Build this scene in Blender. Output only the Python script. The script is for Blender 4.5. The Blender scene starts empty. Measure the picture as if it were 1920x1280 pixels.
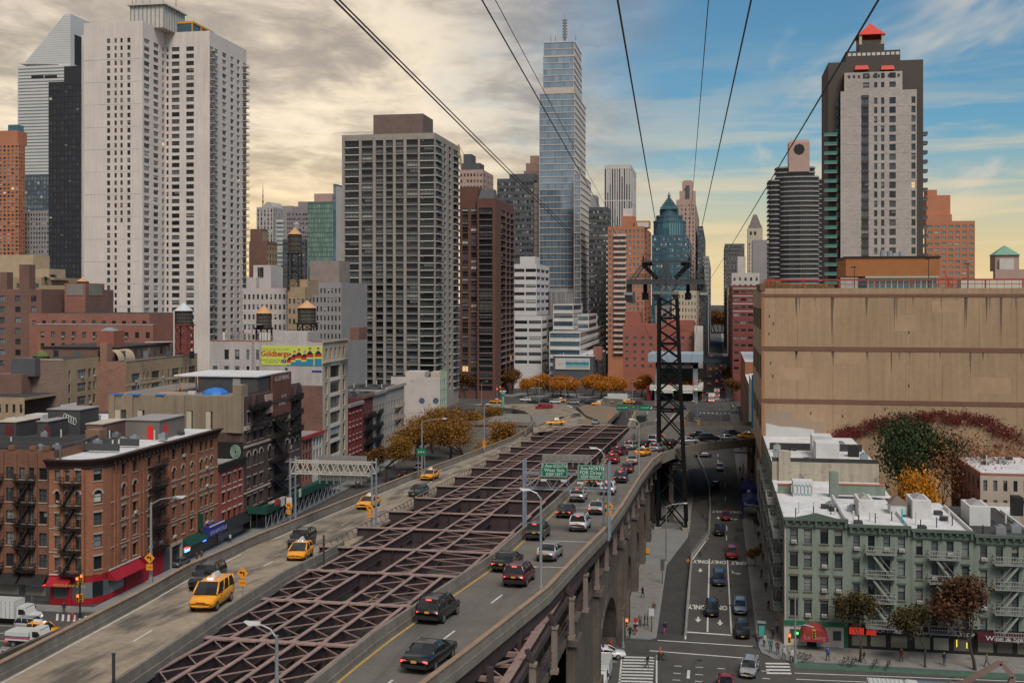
import bpy,math,random,zlib
from mathutils import Vector,Matrix
# ---- scene, camera, sky, sun
sc=bpy.context.scene
COL=sc.collection
PI=math.pi
F=2120.;HX=960.;HY=556.;CH=45.
A=math.atan(382/2120.);SA=math.sin(A);CA=math.cos(A)
cam=bpy.data.cameras.new('camera');camo=bpy.data.objects.new('camera',cam);COL.objects.link(camo)
cam.sensor_width=36;cam.lens=36*F/1920;cam.shift_y=-84/1920.
cam.clip_start=.5;cam.clip_end=12000
camo.location=(0,0,CH);camo.rotation_euler=(PI/2,0,A)
sc.camera=camo
SUN_AZ=math.radians(150)
SUN_EL=math.radians(52)
GLOW_AZ=math.radians(-26)
w=bpy.data.worlds.new('World');sc.world=w;w.use_nodes=True
def build_world():
 nt=w.node_tree;N=nt.nodes;L=nt.links
 bg=N['Background'];bg.inputs[1].default_value=.15
 def math_(op,a,b=None,clamp=False):
  n=N.new('ShaderNodeMath');n.operation=op;n.use_clamp=clamp
  for i,v in enumerate((a,b)):
   if v is None:continue
   if isinstance(v,(int,float)):n.inputs[i].default_value=v
   else:L.new(v,n.inputs[i])
  return n.outputs[0]
 def mix(fac,a,b):
  n=N.new('ShaderNodeMix');n.data_type='RGBA'
  for s,v in ((n.inputs['Factor'],fac),(n.inputs['A'],a),(n.inputs['B'],b)):
   if isinstance(v,tuple):s.default_value=(*v,1)
   elif isinstance(v,(int,float)):s.default_value=v
   else:L.new(v,s)
  return n.outputs['Result']
 sky=N.new('ShaderNodeTexSky');sky.sky_type='NISHITA';sky.sun_disc=False
 sky.sun_elevation=SUN_EL;sky.sun_rotation=SUN_AZ;sky.altitude=50
 sky.air_density=1.0;sky.dust_density=1.2;sky.ozone_density=2.0
 tc=N.new('ShaderNodeTexCoord');sep=N.new('ShaderNodeSeparateXYZ');L.new(tc.outputs['Generated'],sep.inputs[0])
 X,Y,Z=sep.outputs
 zc=math_('MAXIMUM',Z,.0)
 # cloud sheet: direction projected on a flat layer overhead
 den=math_('ADD',zc,.10)
 cx=math_('DIVIDE',X,den);cy=math_('DIVIDE',Y,den)
 cmb=N.new('ShaderNodeCombineXYZ');L.new(cx,cmb.inputs[0]);L.new(cy,cmb.inputs[1])
 def noise(scale,detail,rough,vec=None,loc=(0,0,0),scl=(1,1,1),rot=0):
  mp=N.new('ShaderNodeMapping');mp.inputs['Location'].default_value=loc
  mp.inputs['Scale'].default_value=scl;mp.inputs['Rotation'].default_value=(0,0,rot)
  L.new(vec or cmb.outputs[0],mp.inputs[0])
  n=N.new('ShaderNodeTexNoise');n.inputs['Scale'].default_value=scale
  n.inputs['Detail'].default_value=detail;n.inputs['Roughness'].default_value=rough
  n.inputs['Distortion'].default_value=.35
  L.new(mp.outputs[0],n.inputs['Vector']);return n.outputs[0]
 def ramp(v,lo,hi):
  n=N.new('ShaderNodeMapRange');n.interpolation_type='SMOOTHSTEP'
  n.inputs[1].default_value=lo;n.inputs[2].default_value=hi;L.new(v,n.inputs[0]);return n.outputs[0]
  # towards the warm glow coloured into the low sky
 sx,sy=math.sin(GLOW_AZ),math.cos(GLOW_AZ)
 sd=math_('ADD',math_('MULTIPLY',X,sx),math_('MULTIPLY',Y,sy))
 # the overcast bank fills the sky left of a line (a weather front lying roughly along the view)
 fx,fy=math.cos(math.radians(4)),math.sin(math.radians(4))
 side=math_('ADD',math_('MULTIPLY',X,fx),math_('MULTIPLY',Y,fy))
 n1=noise(1.5,6,.6,scl=(1.0,.5,1),rot=.5)
 n2=noise(4.5,4,.6,loc=(4,2,0),scl=(1,.8,1))
 front=math_('ADD',side,math_('MULTIPLY',math_('SUBTRACT',n1,.5),.35))
 bank=ramp(front,.06,-.16)
 wn=noise(1.25,5,.68,loc=(2.3,7,0),scl=(1.0,.34,1),rot=-.62)
 wisps=math_('MULTIPLY',ramp(wn,.52,.70),.75)
 low=ramp(Z,.24,.03)
 hz=noise(5,3,.6,vec=tc.outputs['Generated'],scl=(1,1,9),loc=(1,3,2))
 lowcl=math_('MULTIPLY',math_('MULTIPLY',ramp(hz,.43,.62),low),.75)
 base=mix(1.0,sky.outputs[0],sky.outputs[0])
 # overcast colours: warm cream close to that glow, grey away from it
 warm=ramp(sd,.90,.985)
 thin=ramp(math_('ADD',math_('MULTIPLY',n1,.6),math_('MULTIPLY',n2,.4)),.38,.62)
 dark=mix(warm,(.98,.93,.93),(1.45,1.25,1.06))
 lite=mix(warm,(2.0,1.86,1.7),(3.35,2.85,2.15))
 bankc=mix(thin,dark,lite)
 glow=math_('MULTIPLY',ramp(Z,.17,.0),ramp(sd,.80,.99))
 bankc=mix(math_('MULTIPLY',glow,.75),bankc,(3.6,2.6,1.25))
 blue=N.new('ShaderNodeMix');blue.data_type='RGBA';blue.blend_type='MULTIPLY';blue.inputs['Factor'].default_value=1
 L.new(base,blue.inputs['A']);blue.inputs['B'].default_value=(.17,.285,.305,1)
 base=blue.outputs['Result']
 base=mix(math_('MULTIPLY',ramp(Z,.15,.0),.9),base,(3.0,2.2,1.05))
 c=mix(wisps,base,(2.1,1.98,1.75))
 c=mix(lowcl,c,(2.75,2.2,1.4))
 c=mix(bank,c,bankc)
 L.new(c,bg.inputs[0])
build_world()
sl=bpy.data.lights.new('sun','SUN');sl.energy=1.5;sl.angle=math.radians(28);sl.color=(1,.9,.78)  # set high behind the camera as added frontal light, opposite the cloud glow
so=bpy.data.objects.new('sun',sl);COL.objects.link(so)
_d=Vector((math.sin(SUN_AZ)*math.cos(SUN_EL),math.cos(SUN_AZ)*math.cos(SUN_EL),math.sin(SUN_EL)))
so.rotation_euler=_d.to_track_quat('Z','Y').to_euler()
sc.view_settings.view_transform='Standard';sc.view_settings.look='None'
sc.view_settings.exposure=1.0;sc.view_settings.gamma=1
sc.cycles.max_bounces=5;sc.cycles.diffuse_bounces=2;sc.cycles.glossy_bounces=3
sc.cycles.transmission_bounces=2;sc.cycles.transparent_max_bounces=6
random.seed(7)
# ---- surveying: picture measurements t
def ray(px,py):
 u=(px-HX)/F;v=(HY-py)/F
 return (-SA+u*CA,CA+u*SA,v)
def G(px,py,z=0.):
 r=ray(px,py);d=(z-CH)/r[2];return Vector((r[0]*d,r[1]*d,z))
def atY(px,Y,py=HY):
 r=ray(px,py);d=Y/r[1];return Vector((r[0]*d,Y,CH+r[2]*d))
def atX(px,X,py=HY):
 r=ray(px,py);d=X/r[0];return Vector((X,r[1]*d,CH+r[2]*d))
B0=26.;BG=.05
def bz(Y):
 return B0-BG*Y if Y<290 else max(.02,B0-BG*290-.0719*(Y-290))
def B(px,py,dz=0.):
 r=ray(px,py);d=(B0+dz-CH)/(r[2]+BG*r[1])
 if r[1]*d>290:
  k=B0-BG*290+.0719*290+dz;d=(k-CH)/(r[2]+.0719*r[1])
  if CH+r[2]*d<.02:return G(px,py,.02)
 return Vector((r[0]*d,r[1]*d,CH+r[2]*d))
 # ---- mesh builder
class MB:
 def __init__(s):s.v=[];s.f=[];s.m=[]
 def quad(s,a,b,c,d,m=0):
  n=len(s.v);s.v+=[tuple(a),tuple(b),tuple(c),tuple(d)];s.f.append((n,n+1,n+2,n+3));s.m.append(m)
 def poly(s,pts,m=0):
  n=len(s.v);s.v+=[tuple(p) for p in pts];s.f.append(tuple(range(n,n+len(pts))));s.m.append(m)
 def hexa(s,p,m=0):
  n=len(s.v);s.v+=[tuple(q) for q in p]
  for q in ((3,2,1,0),(4,5,6,7),(0,1,5,4),(1,2,6,5),(2,3,7,6),(3,0,4,7)):
   s.f.append(tuple(n+i for i in q));s.m.append(m)
 def box(s,x0,x1,y0,y1,z0,z1,m=0):
  s.hexa([(x0,y0,z0),(x1,y0,z0),(x1,y1,z0),(x0,y1,z0),(x0,y0,z1),(x1,y0,z1),(x1,y1,z1),(x0,y1,z1)],m)
 def bar(s,p,q,wd,ht=None,m=0,up=(0,0,1)):
  p=Vector(p);q=Vector(q);d=(q-p)
  if d.length<1e-6:return
  d.normalize();u=Vector(up)
  if abs(d.dot(u))>.98:u=Vector((0,1,0))
  r=d.cross(u).normalized()*(wd/2);t=r.cross(d).normalized()*((ht or wd)/2)
  s.hexa([p-r-t,p+r-t,q+r-t,q-r-t,p-r+t,p+r+t,q+r+t,q-r+t],m)
 def cyl(s,p,q,r0,r1=None,n=8,m=0,caps=True):
  p=Vector(p);q=Vector(q);r1=r0 if r1 is None else r1
  d=(q-p).normalized();u=Vector((0,0,1)) if abs(d.z)<.95 else Vector((1,0,0))
  a=d.cross(u).normalized();b=d.cross(a)
  k=len(s.v)
  for c,r in ((p,r0),(q,r1)):
   for i in range(n):
    t=2*PI*i/n;s.v.append(tuple(c+a*(r*math.cos(t))+b*(r*math.sin(t))))
  for i in range(n):
   j=(i+1)%n;s.f.append((k+j,k+i,k+n+i,k+n+j));s.m.append(m)
  if caps:
   s.f.append(tuple(k+i for i in range(n)));s.m.append(m)
   s.f.append(tuple(k+n+i for i in reversed(range(n))));s.m.append(m)
 def tube(s,pts,rad,n=6,m=0):
  for i in range(len(pts)-1):
   r0=rad[i] if isinstance(rad,(list,tuple)) else rad
   r1=rad[i+1] if isinstance(rad,(list,tuple)) else rad
   s.cyl(pts[i],pts[i+1],r0,r1,n,m,caps=(i in (0,len(pts)-2)))
 def prism(s,pts,z0,z1,m=0):
  n=len(pts);k=len(s.v)
  s.v+=[(p[0],p[1],z0) for p in pts]+[(p[0],p[1],z1) for p in pts]
  s.f.append(tuple(k+i for i in reversed(range(n))));s.m.append(m)
  s.f.append(tuple(k+n+i for i in range(n)));s.m.append(m)
  for i in range(n):
   j=(i+1)%n;s.f.append((k+i,k+j,k+n+j,k+n+i));s.m.append(m)
 def lathe(s,c,prof,n=12,m=0):
  k=len(s.v);c=Vector(c)
  for r,z in prof:
   for i in range(n):
    t=2*PI*i/n;s.v.append((c.x+r*math.cos(t),c.y+r*math.sin(t),c.z+z))
  for a in range(len(prof)-1):
   for i in range(n):
    j=(i+1)%n;s.f.append((k+a*n+i,k+a*n+j,k+a*n+n+j,k+a*n+n+i));s.m.append(m)
  s.f.append(tuple(k+i for i in reversed(range(n))));s.m.append(m)
  z=k+(len(prof)-1)*n;s.f.append(tuple(z+i for i in range(n)));s.m.append(m)
 def mesh(s,name,mats,smooth=False):
  me=bpy.data.meshes.new(name);me.from_pydata(s.v,[],s.f)
  for mt in (mats if isinstance(mats,(list,tuple)) else [mats]):me.materials.append(mt)
  if any(s.m):me.polygons.foreach_set('material_index',s.m)
  if smooth:me.polygons.foreach_set('use_smooth',[True]*len(s.f))
  me.update();return me
 def build(s,name,mats,parent=None,loc=None,smooth=False):
  if not s.f:return None
  return obj(name,s.mesh(name,mats,smooth),parent,loc)
def obj(name,me,parent=None,loc=None,rz=0):
 o=bpy.data.objects.new(name,me);COL.objects.link(o)
 if parent is not None:o.parent=parent
 if loc is not None:o.location=loc
 if rz:o.rotation_euler=(0,0,rz)
 return o
def tag(o,label=None,cat=None,group=None,kind=None):
 if label:o['label']=label
 if cat:o['category']=cat
 if group:o['group']=group
 if kind:o['kind']=kind
 return o
def thing(name,label,cat,loc=(0,0,0),rz=0,group=None):
 return tag(obj(name,None,None,loc,rz),label,cat,group)
def struct(name,mb,mat,smooth=False):
 return tag(mb.build(name,mat,smooth=smooth),kind='structure')
def copy_tree(o,parent=None):
 c=o.copy();COL.objects.link(c);c.parent=parent
 for ch in o.children:copy_tree(ch,c)
 return c
 # ---- materials
def newmat(name):
 m=bpy.data.materials.new(name);m.use_nodes=True
 return m,m.node_tree,m.node_tree.nodes['Principled BSDF']
MATS={}
def M(name,rgb=(.5,.5,.5),rough=.8,var=.12,scale=.35,fine=4.,streak=0.,metal=0.,spec=.3,island=0.,bump=0.,brick=None,joints=None,dirt=None):
 """weathered wall/metal/paint: base colour modulated by noise in place coordinates"""
 if name in MATS:return MATS[name]
 m,nt,P=newmat(name);N=nt.nodes;L=nt.links
 P.inputs['Roughness'].default_value=rough;P.inputs['Metallic'].default_value=metal
 P.inputs['Specular IOR Level'].default_value=spec
 geo=N.new('ShaderNodeNewGeometry')
 col=None
 def mul(a,fac_socket,lo,hi):
  mr=N.new('ShaderNodeMapRange');mr.inputs[1].default_value=.25;mr.inputs[2].default_value=.75
  mr.inputs[3].default_value=lo;mr.inputs[4].default_value=hi;L.new(fac_socket,mr.inputs[0])
  x=N.new('ShaderNodeMix');x.data_type='RGBA';x.blend_type='MULTIPLY';x.inputs['Factor'].default_value=1
  if isinstance(a,tuple):x.inputs['A'].default_value=(*a,1)
  else:L.new(a,x.inputs['A'])
  L.new(mr.outputs[0],x.inputs['B']);return x.outputs['Result']
 def noise(sc_,det=2,scl=(1,1,1)):
  n=N.new('ShaderNodeTexNoise');n.inputs['Scale'].default_value=sc_;n.inputs['Detail'].default_value=det
  n.inputs['Roughness'].default_value=.65
  if scl!=(1,1,1):
   mp=N.new('ShaderNodeMapping');mp.inputs['Scale'].default_value=scl;L.new(geo.outputs['Position'],mp.inputs[0]);L.new(mp.outputs[0],n.inputs['Vector'])
  else:L.new(geo.outputs['Position'],n.inputs['Vector'])
  return n.outputs[0]
 a=tuple(rgb)
 if brick:
  b=N.new('ShaderNodeTexBrick');b.inputs['Color1'].default_value=(*rgb,1)
  b.inputs['Color2'].default_value=(*[c*.72 for c in rgb],1);b.inputs['Mortar'].default_value=(*[min(1,c*.85+.06) for c in rgb],1)
  b.inputs['Scale'].default_value=1;b.inputs['Brick Width'].default_value=brick;b.inputs['Row Height'].default_value=brick*.36
  b.inputs['Mortar Size'].default_value=brick*.05;b.inputs['Bias'].default_value=-.2
  sp=N.new('ShaderNodeSeparateXYZ');L.new(geo.outputs['Position'],sp.inputs[0])
  ad=N.new('ShaderNodeMath');L.new(sp.outputs[0],ad.inputs[0]);L.new(sp.outputs[1],ad.inputs[1])
  cb=N.new('ShaderNodeCombineXYZ');L.new(ad.outputs[0],cb.inputs[0]);L.new(sp.outputs[2],cb.inputs[1]);L.new(cb.outputs[0],b.inputs['Vector'])
  a=b.outputs['Color']
 a=mul(a,noise(scale),1-var,1+var)
 a=mul(a,noise(fine,2),1-var*.7,1+var*.7)
 if streak:a=mul(a,noise(1.3,4,(1,1,.06)),1-streak,1+streak*.4)
 if island:a=mul(a,geo.outputs['Random Per Island'],1-island,1+island)
 if dirt:
  n=noise(dirt[0],5,dirt[3] if len(dirt)>3 else (1,1,1));mr=N.new('ShaderNodeMapRange')
  mr.inputs[1].default_value=dirt[2];mr.inputs[2].default_value=dirt[2]+.16;L.new(n,mr.inputs[0])
  x=N.new('ShaderNodeMix');x.data_type='RGBA';L.new(mr.outputs[0],x.inputs['Factor']);L.new(a,x.inputs['A']);x.inputs['B'].default_value=(*dirt[1],1)
  a=x.outputs['Result']
 L.new(a,P.inputs['Base Color'])
 if bump:
  bp=N.new('ShaderNodeBump');bp.inputs['Strength'].default_value=bump;bp.inputs['Distance'].default_value=.05
  L.new(noise(fine*2,4),bp.inputs['Height']);L.new(bp.outputs[0],P.inputs['Normal'])
 MATS[name]=m;return m
def GL(name,lo=(.012,.016,.02),hi=(.09,.11,.12),rough=.12,lit=0.,bias=1.6,spec=.6,metal=0.):
 """window glass: dark room behind, differing from window to window"""
 if name in MATS:return MATS[name]
 m,nt,P=newmat(name);N=nt.nodes;L=nt.links
 P.inputs['Roughness'].default_value=rough;P.inputs['Specular IOR Level'].default_value=spec;P.inputs['Metallic'].default_value=metal
 geo=N.new('ShaderNodeNewGeometry');oi=N.new('ShaderNodeObjectInfo')
 ad=N.new('ShaderNodeMath');L.new(geo.outputs['Random Per Island'],ad.inputs[0]);L.new(oi.outputs['Random'],ad.inputs[1])
 fr=N.new('ShaderNodeMath');fr.operation='FRACT';L.new(ad.outputs[0],fr.inputs[0])
 pw=N.new('ShaderNodeMath');pw.operation='POWER';pw.inputs[1].default_value=bias;L.new(fr.outputs[0],pw.inputs[0])
 x=N.new('ShaderNodeMix');x.data_type='RGBA';L.new(pw.outputs[0],x.inputs['Factor'])
 x.inputs['A'].default_value=(*lo,1);x.inputs['B'].default_value=(*hi,1);L.new(x.outputs['Result'],P.inputs['Base Color'])
 if lit:
  gt=N.new('ShaderNodeMath');gt.operation='GREATER_THAN';gt.inputs[1].default_value=1-lit;L.new(fr.outputs[0],gt.inputs[0])
  ml=N.new('ShaderNodeMath');ml.operation='MULTIPLY';ml.inputs[1].default_value=.38;L.new(gt.outputs[0],ml.inputs[0])
  P.inputs['Emission Color'].default_value=(1,.62,.28,1);L.new(ml.outputs[0],P.inputs['Emission Strength'])
 MATS[name]=m;return m
def EM(name,rgb,st):
 if name in MATS:return MATS[name]
 m,nt,P=newmat(name);P.inputs['Base Color'].default_value=(*[c*.4 for c in rgb],1)
 P.inputs['Emission Color'].default_value=(*rgb,1);P.inputs['Emission Strength'].default_value=st
 P.inputs['Roughness'].default_value=.3;MATS[name]=m;return m
def PAINT(name,rgb,rough=.28,metal=0.,spec=.5,coat=.4):
 if name in MATS:return MATS[name]
 m,nt,P=newmat(name);N=nt.nodes;L=nt.links
 P.inputs['Roughness'].default_value=rough;P.inputs['Metallic'].default_value=metal;P.inputs['Specular IOR Level'].default_value=spec
 P.inputs['Coat Weight'].default_value=coat;P.inputs['Coat Roughness'].default_value=.12
 tc=N.new('ShaderNodeTexCoord');n=N.new('ShaderNodeTexNoise');n.inputs['Scale'].default_value=2.2;n.inputs['Detail'].default_value=4
 L.new(tc.outputs['Object'],n.inputs['Vector'])
 mr=N.new('ShaderNodeMapRange');mr.inputs[3].default_value=.82;mr.inputs[4].default_value=1.12;L.new(n.outputs[0],mr.inputs[0])
 x=N.new('ShaderNodeMix');x.data_type='RGBA';x.blend_type='MULTIPLY';x.inputs['Factor'].default_value=1;x.inputs['A'].default_value=(*rgb,1)
 L.new(mr.outputs[0],x.inputs['B']);L.new(x.outputs['Result'],P.inputs['Base Color'])
 MATS[name]=m;return m
GLASS=GL('glass_dark');GLASSD=GL('glass_deep',(.01,.012,.015),(.13,.14,.145),bias=2.2);GLASSL=GL('glass_mixed',(.012,.016,.02),(.2,.22,.23),bias=2.2)
FRAME_D=M('frame_dark',(.025,.023,.022),.5,.05);FRAME_W=M('frame_white',(.45,.44,.42),.6,.05)
BLIND=M('blind',(.34,.33,.31),.8,.1,island=.35);STEEL_B=M('black_iron',(.018,.017,.017),.6,.1)
TAR=M('roof_tar',(.045,.043,.045),.9,.3,.2,2.);SILVER=M('roof_silver',(.56,.55,.56),.7,.14,.25,1.2,dirt=(.5,(.30,.29,.28),.56))
GALV=M('galvanised',(.34,.36,.38),.45,.1,metal=.6);CONC=M('concrete',(.27,.245,.215),.9,.18,.3,3,streak=.15)
CHROME=M('bright_metal',(.6,.6,.6),.25,.03,metal=1.)
# ---- windows and facades
WCACHE={}
def window_mesh(wd,ht,style,var,fr=FRAME_D,gl=GLASS):
 key=(round(wd,2),round(ht,2),style,var,fr.name,gl.name)
 if key in WCACHE:return WCACHE[key]
 b=MB();h=wd/2;t=min(.07,wd*.06);dp=.05
 if style=='arch':
  r=h;n=8;zc=ht-r
  arc=[(h*math.cos(PI*i/n),zc+r*math.sin(PI*i/n)) for i in range(n+1)]
  b.poly([(-h,0,0),(h,0,0)]+[(x,0,z) for x,z in arc],1)
  for i in range(n):
   a,c=arc[i],arc[i+1];b.bar((a[0]*.96,-.02,a[1]),(c[0]*.96,-.02,c[1]),.08,.08)
  b.box(-h,-h+t,-dp,0,0,zc);b.box(h-t,h,-dp,0,0,zc);b.box(-h+t,h-t,-dp,0,0,t)
  b.box(-h+t,h-t,-dp,0,ht*.5-.035,ht*.5+.035)
  if var:b.quad((-h+t,-.01,ht*.12),(h-t,-.01,ht*.12),(h-t,-.01,ht*.12+var*.18*ht),(-h+t,-.01,ht*.12+var*.18*ht),2)
 else:
  b.quad((-h,0,0),(h,0,0),(h,0,ht),(-h,0,ht),1)
  b.box(-h,-h+t,-dp,0,0,ht);b.box(h-t,h,-dp,0,0,ht)
  b.box(-h+t,h-t,-dp,0,0,t);b.box(-h+t,h-t,-dp,0,ht-t,ht)
  if style in ('dh','pair'):b.box(-h+t,h-t,-dp*.8,0,ht*.5-t*.4,ht*.5+t*.4)
  nm={'pair':2,'wide':3,'two':2,'four':4,'six':6}.get(style,1)
  for i in range(1,nm):
   x=-h+wd*i/nm;b.box(x-t*.5,x+t*.5,-dp*.9,0,t,ht-t)
  if style=='grid':
   for i in (1,2):
    x=-h+wd*i/3;b.box(x-t*.3,x+t*.3,-dp*.9,0,t,ht-t)
   for i in (1,2,3):
    z=ht*i/4;b.box(-h+t,h-t,-dp*.7,0,z-t*.3,z+t*.3)
  if var:
   z0=ht*(1-.22*var);
   xs=[(-h+t,h-t)] if nm==1 or var==3 else [(-h+t,-h+wd/nm-t*.5)] if var==1 else [(-h+wd/nm+t*.5,h-t)]
   for x0,x1 in xs:b.quad((x0,-.012,z0),(x1,-.012,z0),(x1,-.012,ht-t),(x0,-.012,ht-t),2)
 me=b.mesh('window',[fr,gl,BLIND]);WCACHE[key]=me;return me
AC_ME=None
def ac_mesh():
 global AC_ME
 if AC_ME is None:
  b=MB();b.box(-.33,.33,-.42,0,.02,.42);b.box(-.27,.27,-.435,-.42,.07,.37,1)
  for i in range(4):b.box(-.27,.27,-.445,-.435,.1+i*.07,.125+i*.07)
  AC_ME=b.mesh('air_conditioner',[M('ac_case',(.45,.44,.41),.5,.05),M('ac_grille',(.12,.12,.12),.6,.05)])
 return AC_ME
NOSPLIT={'wall','roof','back_roof','end_wall','brick_wall','white_wall','lower_wall','gable','mansard','cornice','red_pyramid_roof','green_pyramid_roof','graffiti','graffiti_panel','curved_awning','mural_flower','turret','crown','mast','stain','pyramid','pyramid_edge','drum','drum_cornice','drum_fin','glass_wall','balcony_slabs','mullion','sloped_skylight','roof_light','bulkhead','penthouse','red_shop_wall','shop_glass','black_body','sidewalk_shed','doorway','screen_frame','crane_jib','pergola','hoop'}
def islands(b):
 par=list(range(len(b.v)))
 def find(i):
  while par[i]!=i:par[i]=par[par[i]];i=par[i]
  return i
 for f in b.f:
  r=find(f[0])
  for i in f[1:]:par[find(i)]=r
 out={}
 for f,mi in zip(b.f,b.m):out.setdefault(find(f[0]),[]).append((f,mi))
 R=[]
 for fl in out.values():
  q=MB();mp={}
  for f,mi in fl:
   for i in f:
    if i not in mp:mp[i]=len(q.v);q.v.append(b.v[i])
   q.f.append(tuple(mp[i] for i in f));q.m.append(mi)
  R.append(q)
 return R
class Bld:
 def __init__(s,name,label,cat='building',loc=(0,0,0),group=None,rng=None):
  s.root=thing(name,label,cat,loc,0,group);s.o=Vector(loc);s.mb={};s.nw=0;s.r=random.Random(zlib.crc32(label.encode()))
  s.stuff=MB();s.smats=None;s.pieces=[]
 def part(s,name,mat):
  k=(name,mat.name)
  if k not in s.mb:s.mb[k]=(MB(),mat)
  return s.mb[k][0]
 def box(s,name,mat,*a):s.part(name,mat).box(*a)
 def facade(s,P,t,W,z0,z1,cols,rows,wall,depth=.22,style='dh',indiv=True,fr=FRAME_D,gl=GLASS,ac=0.,skip=None,sill=None,lintel=None,blind=.45,name='wall',bmat=None):
  """P: left end of the wall at ground seen from outside; t: turn (0 faces -Y, 90deg faces +X, -90 faces -X)."""
  U=Vector((math.cos(t),math.sin(t),0));N=Vector((math.sin(t),-math.cos(t),0));P=Vector((P[0],P[1],0))
  wb=s.part(name,wall)
  def p(u,z,dn=0.):q=P+U*u-N*dn;return (q.x,q.y,z)
  x=0.
  for ci,c in enumerate(cols):
   u0,u1=c[0],c[1];st=c[2] if len(c)>2 else style
   if u0>x+1e-4:wb.quad(p(x,z0),p(u0,z0),p(u0,z1),p(x,z1))
   z=z0
   for ri,r in enumerate(rows):
    if skip and skip(ci,ri):continue
    a,b=r[0],r[1];sty=r[2] if len(r)>2 else st
    if a>z+1e-4:wb.quad(p(u0,z),p(u1,z),p(u1,a),p(u0,a))
    wb.quad(p(u0,a),p(u1,a),p(u1,a,depth),p(u0,a,depth));wb.quad(p(u0,b,depth),p(u1,b,depth),p(u1,b),p(u0,b))
    wb.quad(p(u0,a),p(u0,a,depth),p(u0,b,depth),p(u0,b));wb.quad(p(u1,a,depth),p(u1,a),p(u1,b),p(u1,b,depth))
    v=s.r.choice((1,1,2,3)) if s.r.random()<blind else 0
    wd,ht=u1-u0,b-a
    if sty=='arch':
     rr=wd/2;n=6;zc=b-rr
     for sgn,ue in ((-1,u0),(1,u1)):
      pts=[(u0+rr+sgn*rr*math.cos(PI/2*i/n),zc+rr*math.sin(PI/2*i/n)) for i in range(n+1)]
      for i in range(n):
       q=[p(pts[i][0],pts[i][1],.002),p(pts[i+1][0],pts[i+1][1],.002),p(pts[i+1][0],b,.002),p(pts[i][0],b,.002)]
       wb.poly(q if sgn<0 else q[::-1])
    q=P+U*((u0+u1)/2)-N*depth
    if indiv and s.nw<295:
     s.nw+=1
     obj('window',window_mesh(wd,ht,sty,v,fr,gl),s.root,Vector((q.x,q.y,a))-s.o,t)
    else:
     g=s.stuff;s.smats=[fr,gl,bmat or BLIND]
     e=.003
     g.quad(p(u0,a,depth),p(u1,a,depth),p(u1,b,depth),p(u0,b,depth),1)
     if v:
      zz=b-ht*.25*v;g.quad(p(u0,zz,depth-.02),p(u1,zz,depth-.02),p(u1,b,depth-.02),p(u0,b,depth-.02),2)
     nm={'pair':2,'wide':3,'two':2,'four':4,'six':6,'dh':1,'none':0}.get(sty,1)
     tt=min(.06,wd*.05)
     for i in range(1,nm):
      uu=u0+wd*i/nm;g.quad(p(uu-tt,a,depth-.04),p(uu+tt,a,depth-.04),p(uu+tt,b,depth-.04),p(uu-tt,b,depth-.04),0)
     if sty in ('dh','pair'):zz=(a+b)/2;g.quad(p(u0,zz-tt,depth-.04),p(u1,zz-tt,depth-.04),p(u1,zz+tt,depth-.04),p(u0,zz+tt,depth-.04),0)
    if ac and s.r.random()<ac:
     qq=P+U*((u0+u1)/2);obj('air_conditioner',ac_mesh(),s.root,Vector((qq.x,qq.y,a+.03))-s.o,t)
    if sill:
     sb=MB();s.pieces.append(('sill',sill,sb))
     sb.hexa([p(u0-.1,a-.14,0),p(u0-.1,a-.14,-.1),p(u1+.1,a-.14,-.1),p(u1+.1,a-.14,0),p(u0-.1,a,0),p(u0-.1,a,-.1),p(u1+.1,a,-.1),p(u1+.1,a,0)])
    if lintel:
     sb=MB();s.pieces.append(('lintel',lintel,sb))
     if sty=='arch':
      rr=wd/2;zc=b-rr;n=8
      for i in range(n):
       a0,a1=PI*i/n,PI*(i+1)/n
       def ap(an,r_,dn):return p(u0+rr+r_*math.cos(an),zc+r_*math.sin(an),dn)
       sb.hexa([ap(a0,rr,0),ap(a0,rr+.28,0),ap(a0,rr+.28,-.08),ap(a0,rr,-.08),ap(a1,rr,0),ap(a1,rr+.28,0),ap(a1,rr+.28,-.08),ap(a1,rr,-.08)])
     else:
      sb.hexa([p(u0-.12,b,0),p(u0-.12,b,-.1),p(u1+.12,b,-.1),p(u1+.12,b,0),p(u0-.12,b+.26,0),p(u0-.12,b+.26,-.12),p(u1+.12,b+.26,-.12),p(u1+.12,b+.26,0)])
    z=b
   if z1>z+1e-4:wb.quad(p(u0,z),p(u1,z),p(u1,z1),p(u0,z1))
   x=u1
  if W>x+1e-4:wb.quad(p(x,z0),p(W,z0),p(W,z1),p(x,z1))
 def grid(s,P,t,W,z0,z1,nc,nr,fw,fh,wall,zoff=None,**k):
  """evenly spaced windows: nc x nr, opening fractions fw, fh"""
  cw=W/nc;rh=(z1-z0)/nr
  cols=[(cw*(i+.5-fw/2),cw*(i+.5+fw/2)) for i in range(nc)]
  a=(1-fh)/2 if zoff is None else zoff
  rows=[(z0+rh*(j+a),z0+rh*(j+a+fh)) for j in range(nr)]
  s.facade(P,t,W,z0,z1,cols,rows,wall,**k)
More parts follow.
